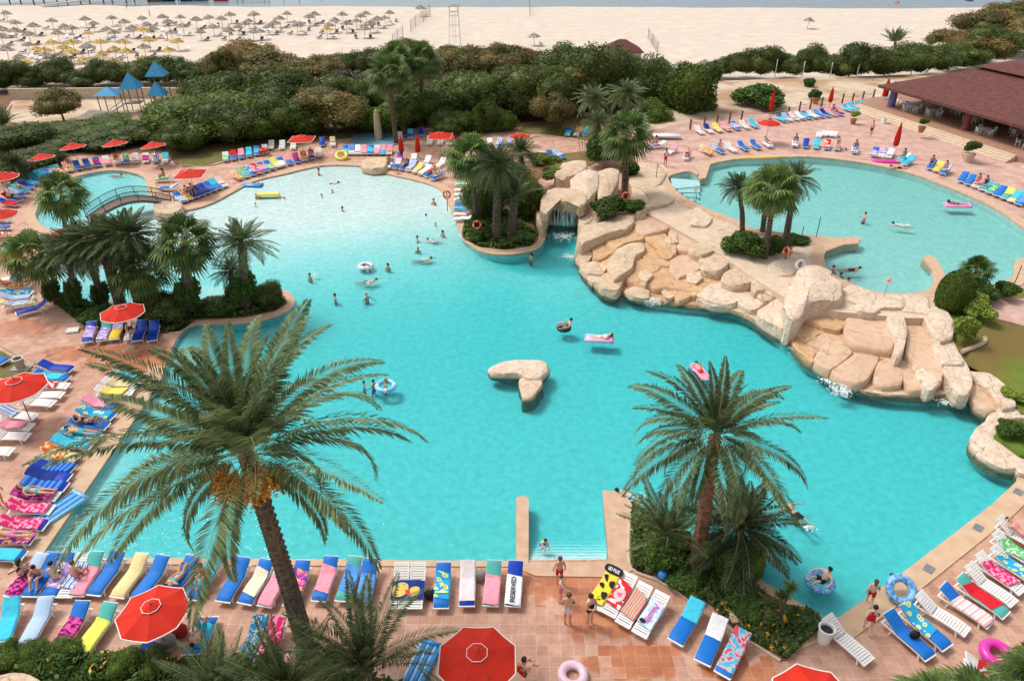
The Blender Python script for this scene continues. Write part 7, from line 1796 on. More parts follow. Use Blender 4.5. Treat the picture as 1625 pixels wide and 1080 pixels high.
# wooden posts with rope along the upper terrace
pts = [(1095,206),(1117,203),(1137,199),(1157,196),(1176,192),(1250,186),(1268,177),(1285,173),(1303,170),(1336,164),(1352,163),(1368,160),(1385,157)]
P = [G(x, y, ZU) for x, y in pts]; root = empty('rope_fence', P[0], 0, 'low fence of brown posts and rope along the sandy edge of the upper terrace', 'fence')
M_PB = mat('brown_post', (.17,.08,.05), .8)
for p in P: mb = MB(); q = p-P[0]; mb.tube([(q.x,q.y,0),(q.x,q.y,1.25)], .11, 8); mb.build('post', M_PB, root)
for i in range(len(P)-1):
    q0, q1 = P[i]-P[0], P[i+1]-P[0]; mb = MB(); mb.tube([q0.lerp(q1, t/8)+Vector((0,0,.95-.25*sin(pi*t/8))) for t in range(9)], .035, 5); mb.build('rope', M_KERB, root)
for i, (x, y, h) in enumerate([(1229,124,3.4),(1272,126,3.2),(1316,126,3.0),(1358,128,2.8),(1402,124,2.4),(1445,120,2.2)]):
    post(x, y, .8, h*.8, f"white lamp post in front of the terrace hedge, {ordn(i+1)} from the path", .07, M_WHITE, 'white posts before the hedge')
# ------------------------------------------------------------------ inflatables
def air_mattress(px, py, z, rz, m, label, L=1.8, W=.75, m2=None, pillow_=True, name='air_mattress'):
    c = G(px, py, z); root = empty(name, c, rz, label, 'air mattress'); mb = MB(); n = 6
    for i in range(n):
        y = -W/2+W*(i+.5)/n; mb.cur = i % 2 if m2 else 0
        mb.tube([(-L/2,y,.08),(-L/2+.06,y,.09),(L/2-.06,y,.09),(L/2,y,.08)], [.03,W/n*.56,W/n*.56,.03], 8)
    mb.build('body', [m, m2] if m2 else m, root, smooth=True)
    if pillow_: mb = MB(); mb.tube([(L/2-.16,-W/2+.02,.15),(L/2-.16,W/2-.02,.15)], .09, 8); mb.build('pillow', m, root, smooth=True)
    return root
I_ = lambda n, c: mat(n, c, .3, var=.05, spec=.5)
M_IPK, M_IBL, M_IMG, M_IYL, M_IRD, M_IWH, M_IBK, M_ILB = I_('vinyl_pink', (.80,.28,.50)), I_('vinyl_blue', (.02,.25,.65)), I_('vinyl_magenta', (.72,.04,.38)), I_('vinyl_yellow', (.80,.66,.10)), I_('vinyl_red', (.66,.04,.03)), I_('vinyl_white', (.78,.78,.78)), I_('vinyl_black', (.02,.02,.02)), I_('vinyl_light_blue', (.25,.55,.80))
M_RINGP = towel_mat('ring_print', 'spots', (.02,.20,.60), (.55,.75,.85), (.02,.20,.60), 9, .3)
air_mattress(92, 812, .02, R(62), M_ILB, 'light blue dimpled air mattress on the paving beside the left pool edge', 2.6, 1.0, M_IBL)
air_mattress(671, 1052, .02, R(72), M_IBL, 'blue and white air mattress with yellow rings beside the big red parasol', 1.9, .85, M_ILB)
air_mattress(1404, 257, ZU, R(-12), M_IMG, 'magenta air mattress lying at the rim of the upper pool', 2.6, .8)
air_mattress(1519, 327, UW, R(-5), M_IPK, 'pink air mattress floating in the upper pool', 2.3, .9)
air_mattress(951, 539, WL, R(-8), M_IPK, 'pale pink and blue lilo floating in the middle of the main pool', 1.9, .85, M_ILB)
air_mattress(1111, 592, WL, R(100), M_IPK, 'pink lilo floating behind the medium palm crown', 1.8, .7)
air_mattress(400, 295, WL, R(-6), M_IBL, 'blue air mattress in the shallow water near the far edge', 2.2, .8)
air_mattress(1212, 250, ZU, R(5), M_IYL, 'long yellow foam float lying on the rim of the upper pool', 4.6, .35, pillow_=False)
air_mattress(1058, 216, ZU+.3, R(-4), M_IWH, 'long white air bed standing behind the pink towel lounger', 3.1, 1.1, pillow_=False)
def ring(px, py, z, label, m, R0=.42, r=.15, rot=None, m2=None, lift=.1, name='swim_ring'):
    c = G(px, py, z+lift); mb = MB(); ring_mesh(mb, R0, r, rot, bands=m2 is not None); o = mb.build(name, [m, m2] if m2 else m, None, c, True); return tag(o, label, 'swim ring')
M_RBL = mat('ring_blue', (.015,.22,.62), .35, col2=(.35,.62,.80), scale=7, detail=1, spec=.5)
ring(1430, 935, 0, 'blue patterned swim ring stood upright on the coping', M_RBL, .46, .17, Matrix.Rotation(R(38), 3, 'X'), None, .45)
ring(1301, 923, WL, 'blue patterned swim ring floating with a bather near the pool corner', M_RBL, .46, .17, None, None, .04)
ring(895, 520, WL, 'black inner tube floating in the middle of the main pool', M_IBK, .36, .14, None, None, .04)
ring(580, 422, WL, 'white and pink swim ring with two children splashing', M_IWH, .46, .15, None, M_IPK, .04)
ring(612, 612, WL, 'light blue swim ring shared by three bathers', M_ILB, .5, .15, None, M_IWH, .04)
ring(542, 247, 0, 'yellow swim ring leaning on the far paving', M_IYL, .55, .2, Matrix.Rotation(R(30), 3, 'X'), None, .4)
ring(418, 238, 0, 'red swim ring lying on a far lounger', M_IRD, .42, .18, None, None, .6)
ring(1582, 1037, 0, 'large hot pink swim ring with white letters at the bottom corner', M_IMG, .42, .19, Matrix.Rotation(R(6), 3, 'X'), None, .25)
ring(909, 1070, 0, 'pale pink swim ring in a net bag at the bottom of the paving', I_('vinyl_pale_pink', (.76,.52,.60)), .40, .17, None, None, .15)
ring(408, 270, 0, 'pink swim ring resting on the far curved row', M_IPK, .42, .15, None, None, .55)
# floating yellow table-board
c = G(427, 313, WL); root = empty('floating_board', c, R(5), 'yellow rectangular foam board held by children in the shallow water', 'float')
mb = MB(); mb.box((0,0,.35), (2.0,.75,.14)); mb.build('board', M_IYL, root)
for s in (-1, 1): mb = MB(); mb.box((s*.93,0,.14), (.12,.7,.36)); mb.build('end_fin', M_IYL, root)
# balls and bags
mb = MB(); mb.ball((0,0,.2), .22, 14); obj_at(mb, 'ball', M_IBL, 1051, 917, .1, 'blue ball lost in the flower bed', 'ball', True)
mb = MB(); mb.ball((0,0,.12), .13, 10); obj_at(mb, 'ball', M_LIP, 1342, 238, ZU, 'small red cap dropped at the rim of the upper pool', 'cap', True)
def bag(px, py, z, m, label, s=1.0, rz=0):
    c = G(px, py, z); root = empty('bag', c, rz, label, 'bag', None, s); mb = MB(); sec = [(.17,0,.12),(.24,.1,.16),(.25,.25,.15),(.20,.36,.09),(.15,.40,.03)]
    V = []
    for w_, z_, d_ in sec:
        for k in range(12): a_ = 2*pi*k/12; V.append((w_*cos(a_)*(1+.05*sin(k*2.3)), d_*sin(a_)*1.0, z_))
    F_ = [(i*12+k, i*12+(k+1) % 12, (i+1)*12+(k+1) % 12, (i+1)*12+k) for i in range(4) for k in range(12)]+[tuple(range(48, 60)), tuple(reversed(range(12)))]
    mb.add(V, F_); mb.build('body', m, root, smooth=True)
    mb = MB(); mb.tube([(-.1,0,.38),(-.07,.02,.52),(.07,.02,.52),(.1,0,.38)], .012, 5); mb.build('handle', m, root)
M_BAGK = mat('black_bag', (.02,.02,.025), .7); M_BAGG = mat('grey_bag', (.34,.33,.31), .8); M_BAGR = mat('red_bag', (.45,.03,.04), .7); M_BAGW = mat('white_bag', (.7,.7,.7), .7)
bag(266, 1024, 0, M_BAGG, 'grey shopping bag beside the lounger under the parasol', 1.5, .3)
bag(286, 1006, 0, M_BAGR, 'red and black round bag behind the grey shopping bag', 1.5)
bag(684, 948, 0, M_BAGK, 'black bag on the tiles left of the flower towel lounger', 1.1)
bag(1450, 1010, .45, M_BAGK, 'small black bag lying on the yellow-flowered aqua towel', .8)
bag(761, 918, .05, M_BAGG, 'blue-grey bag between two poolside loungers', 1.2)
bag(950, 962, 0, M_BAGK, 'black bag held low beside the standing woman in black', 1.1)
bag(143, 922, 0, M_BAGW, 'white plastic bag beside the sitting friends', .9)
# wet towels hung on hero palm foot etc. left out: nothing more is visible there
# flat stack of white loungers on the upper terrace
ext = [(1300,214),(1308,212),(1316,212),(1324,213)]
for i, (x, y) in enumerate(ext):
    h = G(x+2, y-6, ZU+.3); f_ = G(x-2, y+5, ZU+.3); dd = h-f_; cc = (h+f_)/2; cc.z = ZU; lounger(cc, atan2(dd.y, dd.x), 'W', False, f"{ordn(i+1)} of the bare white loungers pushed together mid-terrace", 'bare white loungers mid-terrace', True)
# ------------------------------------------------------------------ people
# pose: joint -> (x forward, y left, z up), radius
def base_stand():
    J = {'pelvis': ((0,0,.95),.135), 'belly': ((.01,0,1.12),.118), 'chest': ((0,0,1.32),.135), 'neck': ((0,0,1.47),.055), 'head1': ((.02,0,1.56),.075), 'head2': ((.02,0,1.65),.088), 'head3': ((.01,0,1.72),.07), 'nose': ((.112,0,1.62),.016)}
    for s, n in ((1,'L'),(-1,'R')):
        J['sh'+n] = ((0,.17*s,1.40),.062); J['el'+n] = ((-.02,.25*s,1.13),.043); J['wr'+n] = ((.06,.27*s,.90),.030); J['pa'+n] = ((.09,.27*s,.83),.036)
        J['hi'+n] = ((0,.09*s,.90),.092); J['kn'+n] = ((.02,.10*s,.50),.060); J['an'+n] = ((-.01,.10*s,.09),.040); J['to'+n] = ((.13,.11*s,.03),.030)
    return J
def over(J, **kw):
    J = {k: (tuple(v[0]), v[1]) for k, v in J.items()}
    for k, p in kw.items():
        for kk in ([k] if k in J else [k+'L', k+'R']):
            if kk in J and k != kk:
                s = 1 if kk.endswith('L') else -1; J[kk] = ((p[0], p[1]*s, p[2]), J[kk][1])
            else: J[kk] = (p, J[kk][1])
    return J
ST = base_stand()
POSES = {
 'stand': ST,
 'walk': over(ST, knL=(.16,.1,.52), anL=(.22,.1,.10), toL=(.36,.11,.05), knR=(.02,-.1,.5), anR=(-.22,-.1,.14), toR=(-.10,-.11,.04), elL=(-.12,.24,1.15), wrL=(-.10,.25,.92), paL=(-.07,.25,.85), elR=(.06,-.25,1.15), wrR=(.2,-.24,.98), paR=(.26,-.23,.93)),
 'fold': over(ST, el=(.06,.24,1.14), wr=(.24,.06,1.16), pa=(.24,-.01,1.17)),
 'reach': over(ST, elR=(.18,-.24,1.25), wrR=(.36,-.20,1.10), paR=(.43,-.19,1.08)),
 'wade': over(ST, el=(.04,.36,1.22), wr=(.22,.45,1.12), pa=(.28,.47,1.10), kn=(.12,.12,.52), an=(-.02,.12,.12)),
 'dive_in': over(ST, el=(.08,.34,1.28), wr=(.2,.5,1.38), pa=(.24,.55,1.42)),
 'sit': over(ST, pelvis=(0,0,.56), belly=(-.01,0,.72), chest=(.05,0,.90), neck=(.09,0,1.05), head1=(.13,0,1.12), head2=(.15,0,1.20), head3=(.14,0,1.28), nose=(.24,0,1.18), sh=(.06,.17,.98), el=(.14,.25,.74), wr=(.36,.18,.66), pa=(.42,.15,.66), hi=(.05,.10,.54), kn=(.46,.16,.60), an=(.56,.16,.16), to=(.70,.17,.08)),
 'sitlong': over(ST, pelvis=(0,0,.53), belly=(0,0,.68), chest=(.06,0,.86), neck=(.10,0,1.0), head1=(.14,0,1.07), head2=(.17,0,1.15), head3=(.16,0,1.22), nose=(.26,0,1.12), sh=(.07,.17,.94), el=(.2,.26,.72), wr=(.40,.16,.78), pa=(.46,.12,.80), hi=(.05,.10,.51), kn=(.42,.14,.80), an=(.66,.12,.46), to=(.78,.12,.45)),
 'lie': over(ST, pelvis=(-.10,0,.51), belly=(.10,0,.52), chest=(.33,0,.60), neck=(.50,0,.69), head1=(.58,0,.74), head2=(.66,0,.79), head3=(.73,0,.82), nose=(.60,0,.88), sh=(.43,.17,.63), el=(.20,.29,.52), wr=(-.02,.27,.52), pa=(-.09,.25,.52), hi=(-.15,.09,.50), kn=(-.55,.12,.51), an=(-.94,.10,.47), to=(-.98,.14,.58)),
 'lieknee': over(ST, pelvis=(-.10,0,.51), belly=(.10,0,.52), chest=(.33,0,.60), neck=(.50,0,.69), head1=(.58,0,.74), head2=(.66,0,.79), head3=(.73,0,.82), nose=(.60,0,.88), sh=(.43,.17,.63), elL=(.45,.35,.66), wrL=(.62,.25,.84), paL=(.66,.18,.86), elR=(.20,-.27,.54), wrR=(.02,-.16,.60), paR=(-.03,-.1,.62), hi=(-.15,.09,.50), kn=(-.42,.13,.86), an=(-.66,.12,.46), to=(-.78,.13,.45)),
 'prone': over(ST, pelvis=(0,0,.50), belly=(.18,0,.51), chest=(.38,0,.54), neck=(.54,0,.60), head1=(.61,0,.62), head2=(.69,0,.64), head3=(.75,0,.64), nose=(.70,.09,.58), sh=(.46,.17,.56), el=(.62,.32,.47), wr=(.76,.14,.46), pa=(.78,.07,.46), hi=(-.05,.09,.49), kn=(-.45,.11,.46), an=(-.84,.10,.48), to=(-.96,.10,.44)),
 'swim': over(ST, pelvis=(-.1,0,-.06), belly=(.10,0,-.03), chest=(.32,0,.0), neck=(.48,0,.05), head1=(.55,0,.08), head2=(.63,0,.13), head3=(.68,0,.17), nose=(.72,0,.08), sh=(.40,.18,.0), elL=(.62,.30,.02), wrL=(.88,.26,.0), paL=(.95,.25,0), elR=(.28,-.40,-.02), wrR=(.10,-.52,-.05), paR=(.04,-.54,-.05), hi=(-.15,.10,-.07), kn=(-.52,.18,-.12), an=(-.90,.14,-.08), to=(-1.02,.15,-.06)),
 'float': over(ST, pelvis=(-.1,0,-.06), belly=(.10,0,-.04), chest=(.32,0,.0), neck=(.48,0,.04), head1=(.55,0,.06), head2=(.64,0,.08), head3=(.70,0,.08), nose=(.60,0,.18), sh=(.40,.18,.0), el=(.40,.44,-.02), wr=(.30,.66,-.03), pa=(.27,.73,-.03), hi=(-.15,.10,-.07), kn=(-.52,.16,-.10), an=(-.90,.16,-.12), to=(-1.0,.18,-.05)),
 'ringsit': over(ST, pelvis=(-.15,0,.0), belly=(-.22,0,.14), chest=(-.30,0,.32), neck=(-.34,0,.45), head1=(-.33,0,.52), head2=(-.33,0,.60), head3=(-.35,0,.67), nose=(-.23,0,.58), sh=(-.30,.18,.38), el=(-.20,.40,.28), wr=(.0,.46,.25), pa=(.07,.46,.25), hi=(-.08,.09,.0), kn=(.30,.14,.30), an=(.52,.12,.16), to=(.62,.12,.22)),
 'crouch': over(ST, pelvis=(-.12,0,.42), belly=(.0,0,.55), chest=(.14,0,.70), neck=(.22,0,.84), head1=(.27,0,.90), head2=(.30,0,.98), head3=(.30,0,1.05), nose=(.39,0,.95), sh=(.16,.16,.78), el=(.30,.2,.58), wr=(.44,.14,.42), pa=(.48,.12,.36), hi=(-.06,.11,.40), kn=(.28,.18,.46), an=(.0,.16,.10), to=(.14,.17,.04)),
}
EDGES = [('pelvis','belly'),('belly','chest'),('chest','neck'),('neck','head1'),('head1','head2'),('head2','head3'),('head2','nose')]
for n in 'LR': EDGES += [('chest','sh'+n),('sh'+n,'el'+n),('el'+n,'wr'+n),('wr'+n,'pa'+n),('pelvis','hi'+n),('hi'+n,'kn'+n),('kn'+n,'an'+n),('an'+n,'to'+n)]
def build_pose(pname, J):
    names = list(J); idx = {n: i for i, n in enumerate(names)}; V = [J[n][0] for n in names]; Rd = [J[n][1] for n in names]; E = [(idx[a], idx[b]) for a, b in EDGES]
    for n, s in (('L', 1), ('R', -1)):      # hands: palm with four unequal fingers and a thumb from its side
        w_, p = Vector(J['wr'+n][0]), Vector(J['pa'+n][0]); d = (p-w_).normalized(); up = Vector((0,0,1)) if abs(d.z) < .8 else Vector((1,0,0)); sd__ = d.cross(up).normalized()
        crl = (-up if abs(d.z) < .8 else Vector((0,-s,0)))
        for k, (o_, l) in enumerate(((-.028,.068),(-.010,.080),(.010,.076),(.028,.060))):
            a_ = len(V); V.append(p+d*.035+sd__*o_); Rd.append(.0095); V.append(p+d*(.035+l*.55)+sd__*o_*1.15+crl*.012); Rd.append(.0085); V.append(p+d*(.035+l*.9)+sd__*o_*1.15+crl*.04); Rd.append(.007)
            E += [(idx['pa'+n], a_), (a_, a_+1), (a_+1, a_+2)]
        a_ = len(V); V.append(p-d*.01+sd__*(-.042)); Rd.append(.010); V.append(p+d*.03+sd__*(-.06)+crl*.02); Rd.append(.009); E += [(idx['pa'+n], a_), (a_, a_+1)]
    me = bpy.data.meshes.new('pose'); me.from_pydata([tuple(v) for v in V], E, []); ob = bpy.data.objects.new('pose', me); COL.objects.link(ob)
    ob.modifiers.new('skin', 'SKIN'); 
    if not me.skin_vertices: 
        bm = bmesh.new(); bm.from_mesh(me); bm.verts.layers.skin.verify(); bm.to_mesh(me); bm.free()
    for i, sv in enumerate(me.skin_vertices[0].data): sv.radius = (Rd[i], Rd[i]); sv.use_root = (i == 0)
    ss = ob.modifiers.new('sub', 'SUBSURF'); ss.levels = 1; ss.render_levels = 1
    bpy.context.view_layer.update(); bm_me = bpy.data.meshes.new_from_object(ob.evaluated_get(bpy.context.evaluated_depsgraph_get()))
    bpy.data.objects.remove(ob); bm_me.name = 'person_'+pname
    for p in bm_me.polygons: p.use_smooth = True
    JP = {k: Vector(v[0]) for k, v in J.items()}
    def near(c):
        best = None; bd = 9
        for a, b in EDGES:
            A, B = JP[a], JP[b]; t = max(0, min(1, (c-A).dot(B-A)/max(1e-6, (B-A).length_squared))); q = (c-A.lerp(B, t)).length
            if q < bd: bd = q; best = (a, b, t)
        return best
    groups = {'trunks': [], 'top': [], 'suit': [], 'shirt': []}
    for p in bm_me.polygons:
        a, b, t = near(p.center)
        lo = (a == 'pelvis' and b.startswith('hi')) or (a == 'pelvis' and b == 'belly' and t < .35) or (a.startswith('hi') and t < .12)
        sh = (a == 'pelvis') and (b.startswith('hi') or t < .45) or (a.startswith('hi') and t < .62)
        tp = (a == 'belly' and t > .62) or (a == 'chest' and b.startswith('sh') and t < .35) or (a == 'chest' and b == 'neck' and t < .15)
        if sh: groups['trunks'].append(p.index)
        if lo or tp: groups['top'].append(p.index)
        if lo or tp or (a == 'pelvis') or (a == 'belly'): groups['suit'].append(p.index)
        if a in ('pelvis','belly') and not (a == 'pelvis' and b.startswith('hi')) or (a == 'chest' and (b.startswith('sh') or t < .5)) or (a.startswith('sh') and t < .45): groups['shirt'].append(p.index)
    out = {}
    bm_me.calc_loop_triangles()
    nrm = [v.normal.copy() for v in bm_me.vertices]
    for g, fl in groups.items():
        used = sorted({v for i in fl for v in bm_me.polygons[i].vertices}); mp_ = {v: i for i, v in enumerate(used)}
        mb = MB(); mb.add([bm_me.vertices[v].co+nrm[v]*.011 for v in used], [tuple(mp_[v] for v in bm_me.polygons[i].vertices) for i in fl]); out[g] = mb
    # hair: a cap over the back and top of the head, and long hair falling to the neck
    h2, h3, ns, h1 = JP['head2'], JP['head3'], JP['nose'], JP['head1']; f = (ns-h2); upv = (h3-h1).normalized(); f = (f-upv*f.dot(upv)).normalized(); sdv = upv.cross(f)
    mb = MB(); c = h2+upv*.022-f*.012; vs = []; n1, n2 = 12, 8
    for i in range(n2+1):
        ph = pi*i/n2*.72
        for k in range(n1):
            th = 2*pi*k/n1; d = upv*cos(ph)+(f*cos(th)+sdv*sin(th))*sin(ph); lim = 1.0
            r_ = .112 if not (cos(th) > .35 and ph > .95) else .085
            vs.append(c+d*r_+upv*.0)
    mb.add(vs, [(i*n1+k, (i+1)*n1+k, (i+1)*n1+(k+1) % n1, i*n1+(k+1) % n1) for i in range(n2) for k in range(n1)]); out['hair'] = mb
    mb2 = MB(); mb2.v = list(mb.v); mb2.f = list(mb.f); mb2.m = list(mb.m); mb2.tube([c-f*.07+upv*.02, c-f*.10-upv*.10, c-f*.09-upv*.22], [.085,.08,.03], 8); out['longhair'] = mb2
    fm = MB()
    for s in (-1, 1):
        fm.cur = 0; fm.ball(h2+f*.082+sdv*(s*.032)+upv*.005, .011, 6); fm.cur = 1; fm.ball(h2+sdv*(s*.092)-upv*.01, .022, 6, (.6,.6,1.2))
    fm.cur = 2; fm.ball(h2+f*.088-upv*.052, .016, 6, (.6,1.2,.5)); out['face'] = fm
    return bm_me, out
PT = {k: build_pose(k, J) for k, J in POSES.items()}
PC = {}
SK = {'t': M_SKIN, 'b': M_SKIN2, 'p': M_SKIN3}; HR = {'d': M_HAIRD, 'b': M_HAIRB, 'g': M_HAIRG}
SU = {'red': solid('suit_red', (.58,.03,.03)), 'black': solid('suit_black', (.02,.02,.025)), 'blue': solid('suit_blue', (.03,.12,.45)), 'white': solid('suit_white', (.72,.70,.66)), 'pink': solid('suit_pink', (.72,.20,.36)), 'green': solid('suit_green', (.08,.32,.16)), 'orange': solid('suit_orange', (.75,.26,.05)), 'aqua': solid('suit_aqua', (.05,.45,.52)), 'purple': solid('suit_purple', (.25,.12,.42))}
def pmesh(pose, part, m):
    k = (pose, part, m.name)
    if k not in PC:
        if part == 'body': me = PT[pose][0].copy(); me.materials.clear(); me.materials.append(m)
        elif part == 'face': me = PT[pose][1]['face'].mesh('face', [M_EYE, m, M_LIP], True)
        else: me = PT[pose][1][part].mesh(part, m, True)
        PC[k] = me
    return PC[k]
def person(pose, loc, rz, label, suit=('trunks', 'blue'), skin='t', hair='d', long=False, s=1.0, extra=None):
    o = link('person', pmesh(pose, 'body', SK[skin]), None, loc); o.rotation_euler = (0, 0, rz); o.scale = (s,)*3; tag(o, label, 'person')
    if suit: link('swimwear', pmesh(pose, suit[0], SU[suit[1]]), o)
    if extra: link('shirt' if extra[0] == 'shirt' else 'clothing', pmesh(pose, extra[0], SU[extra[1]]), o).scale = (1.01,)*3
    link('hair', pmesh(pose, 'longhair' if long else 'hair', HR[hair]), o); link('face', pmesh(pose, 'face', SK[skin]), o)
    return o
D = R
def onground(pose, px, py, z, deg, label, **kw): return person(pose, G(px, py, z), D(deg), label, **kw)
onground('reach', 889, 953, .0, -20, 'person in pink swim shorts standing on the wet tiles', suit=('trunks','pink'), skin='p', hair='b', s=.86)
onground('stand', 887, 926, .05, 95, 'bare-backed person at the top of the pool steps', suit=('trunks','red'), skin='t', hair='b', s=.9)
onground('fold', 900, 990, 0, 80, 'stocky man in white shorts seen from behind on the paving', suit=('trunks','white'), skin='t', hair='b', s=1.02)
onground('fold', 935, 990, 0, -60, 'woman in black with long dark hair beside the yellow towel', suit=('suit','black'), skin='t', long=True, s=.97)
onground('walk', 1377, 960, .03, 60, 'child in red shorts walking along the coping by the swim ring', suit=('trunks','red'), skin='p', hair='b', s=.84, long=True)
onground('walk', 1374, 1004, 0, 70, 'girl in a red swimsuit walking on the paving by the blue loungers', suit=('suit','red'), skin='p', s=.90)
onground('stand', 4, 802, 0, 0, 'bare-chested person standing at the picture edge among pink towels', suit=('trunks','pink'), skin='t', s=1.0)
onground('fold', 1055, 264, ZU, -80, 'lifeguard in white shirt and red shorts standing above the rocks', suit=('trunks','red'), extra=('shirt','white'), skin='b', s=1.03)
onground('stand', 1381, 217, ZU, 200, 'man in black shorts crossing the upper terrace below the steps', suit=('trunks','black'), skin='t', hair='b', s=1.03)
onground('crouch', 629, 275, .05, -60, 'child crouching at the far rim of the white shallow', suit=('trunks','orange'), skin='t', s=.8)
def inwater(pose, px, py, deg, label, wl=WL, up=.45, s=1.0, **kw):
    """px, py: where the head shows; up: how far the head stands out of the water"""
    g = G(px, py, wl+up*.8); z = wl+up-1.76*s if pose in ('stand', 'wade', 'fold', 'dive_in', 'walk', 'reach') else wl-.03
    return person(pose, (g.x, g.y, z), D(deg), label, s=s, **kw)
W_ = [
 ('stand',505,269,200,'bather in a dark red swimsuit standing near the far pool rim',.9,1,('suit','red'),'t',True),
 ('swim',527,291,10,'swimmer stretched out just below the far rim boulder',0,1,('trunks','black'),'t',False),
 ('wade',527,302,150,'child wading behind the stretched out swimmer in the shallows',.35,.7,('trunks','blue'),'p',False),
 ('wade',510,308,20,'person leaning forward in the pale shallow water',.45,1,('trunks','white'),'t',False),
 ('stand',543,329,220,'person standing waist-deep in the pale middle shallows',.55,1,('trunks','black'),'t',False),
 ('wade',406,309,-20,'child pushing the yellow foam board from its near end',.6,.75,('trunks','blue'),'t',False),
 ('wade',405,323,30,'child wading below the yellow foam board',.45,.75,('suit','pink'),'p',False),
 ('wade',451,313,160,'swimmer with head up right of the yellow foam board',.2,.9,('trunks','black'),'t',False),
 ('wade',411,291,180,'toddler in red beside the blue air mattress',.5,.6,('suit','red'),'p',False),
 ('stand',688,317,250,'slim person standing near the orange lifebuoy stand',.75,1,('trunks','black'),'t',False),
 ('wade',676,340,100,'pale bather bending forward in the water',.2,.9,('trunks','white'),'p',False),
 ('wade',691,354,40,'bather with short dark hair near the island coping',.3,.9,('trunks','blue'),'p',False),
 ('stand',702,367,230,'woman with dark hair standing left of the grotto island',.6,1,('top','orange'),'t',True),
 ('wade',662,375,190,'muscular bather moving left in the middle of the pool',.5,1,('trunks','black'),'t',False),
 ('swim',688,382,160,'snorkelling child between two groups of bathers',0,.8,('trunks','blue'),'p',False),
 ('stand',663,393,90,'long-haired bather seen from behind in the middle of the pool',.4,1,('top','black'),'t',True),
 ('swim',672,412,10,'swimmer doing a crawl with pale blue splash',0,1,('trunks','aqua'),'t',False),
 ('stand',615,419,240,'brown-haired bather right of the white ring',.5,1,('top','orange'),'t',True),
 ('dive_in',577,420,200,'child waving arms inside the white swim ring',.4,.75,('trunks','red'),'t',False),
 ('dive_in',586,421,-20,'second child hanging on the white swim ring',.35,.75,('suit','pink'),'t',False),
 ('stand',491,435,230,'sturdy bather standing alone beside a small splash',.5,1,('trunks','black'),'t',False),
 ('swim',584,446,10,'swimmer on the surface above the two standing bathers',0,1,('trunks','black'),'t',False),
 ('stand',531,467,200,'bather with tanned back standing in open water, left of two',.45,1,('trunks','blue'),'t',False),
 ('wade',581,466,-40,'bather with spread arms in open water, right of two',.45,1,('trunks','red'),'t',False),
 ('stand',843,403,210,'woman with dark hair at the coping of the grotto island',.5,1,('top','black'),'t',True),
 ('stand',577,606,200,'first of three bathers around the light blue ring',.5,.9,('trunks','red'),'t',False),
 ('wade',592,604,150,'middle one of three bathers around the light blue ring',.5,.9,('trunks','blue'),'t',False),
 ('wade',611,602,200,'last of three bathers around the light blue ring',.55,1,('top','red'),'t',True),
 ('swim',1000,785,160,'swimmer kicking up foam beside the beige wedge of deck',0,1,('trunks','aqua'),'p',False),
 ('float',1262,812,118,'man in black trunks floating on his back near the palms',0,1.05,('trunks','black'),'p',False),
 ('stand',1415,912,-60,'boy in the pool corner reaching for the upright blue ring',.55,.85,('trunks','black'),'p',False),
 ('wade',1155,590,200,'bather with a red cap behind the medium palm crown',.4,1,('top','red'),'t',False),
 ('crouch',861,867,-60,'small child bending over on the underwater steps',.2,.75,('trunks','blue'),'p',False),
 ('swim',185,278,-10,'bather lying in the paddling pool beside a green toy',0,.9,('top','pink'),'t',False),
 ('stand',132,299,200,'toddler in yellow alone in the paddling pool',.45,.6,('suit','orange'),'p',False),
]
for i_w, it in enumerate(W_): inwater(it[0], it[1], it[2], it[3], it[4], up=it[5]*.78, s=it[6]*(.94+.03*(i_w % 5)), suit=it[7], skin=it[8], long=it[9], hair='dbdg'[i_w % 4])
for it in [('wade',1374,338,180,'bather with arms spread in the middle of the upper pool',.45,1,('trunks','black'),'t',False),
 ('swim',1430,357,160,'pale swimmer with a small splash in the upper pool',0,1,('suit','white'),'p',False),
 ('swim',1350,427,0,'swimmer in dark clothes gliding in the round bay',0,1,('suit','black'),'b',False),
 ('stand',1323,423,220,'first of three bathers leaning on the round bay wall',.5,1,('trunks','red'),'t',False),
 ('stand',1335,434,250,'middle of three bathers leaning on the round bay wall',.4,1,('trunks','black'),'b',False),
 ('stand',1347,442,250,'last of three bathers leaning on the round bay wall',.4,1,('trunks','black'),'b',False)]:
    inwater(it[0], it[1], it[2], it[3], it[4], wl=UW, up=it[5], s=it[6], suit=it[7], skin=it[8], long=it[9])
g = G(1301, 923, WL); person('ringsit', (g.x, g.y, WL+.03), D(200), 'person sitting in the floating blue patterned ring', suit=('trunks','black'), skin='p')
g = G(895, 520, WL); person('ringsit', (g.x+.1, g.y, WL+.03), D(180), 'person sitting in the black inner tube', suit=('suit','black'), skin='t')
g = G(953, 538, WL); person('lie', (g.x, g.y, WL-.36), D(-8), 'sunbather lying on the pale pink and blue lilo', suit=('top','white'), skin='p', long=True)
g = G(1516, 326, UW); person('lie', (g.x, g.y, UW-.36), D(175), 'sunbather with dark hair on the floating pink mattress', suit=('top','black'), skin='b', long=True)
g = G(1111, 592, WL); person('prone', (g.x, g.y, WL-.34), D(100), 'person lying face down on the pink lilo behind the palm', suit=('trunks','red'), skin='t')
g = G(1425, 268, ZU); person('prone', (g.x, g.y, ZU-.36), D(170), 'tanned person lying on the rim of the upper pool', suit=('trunks','black'), skin='t')
def onseat(rowname, idx, pose, label, off=(0, 0), turn=0, dz=.02, **kw):
    c, rz, up = SEATS[(rowname, idx)]; m_ = Matrix.Rotation(rz, 3, 'Z') @ Vector((off[0], off[1], 0)); return person(pose, c+m_+Vector((0,0,dz)), rz+D(turn), label, **kw)
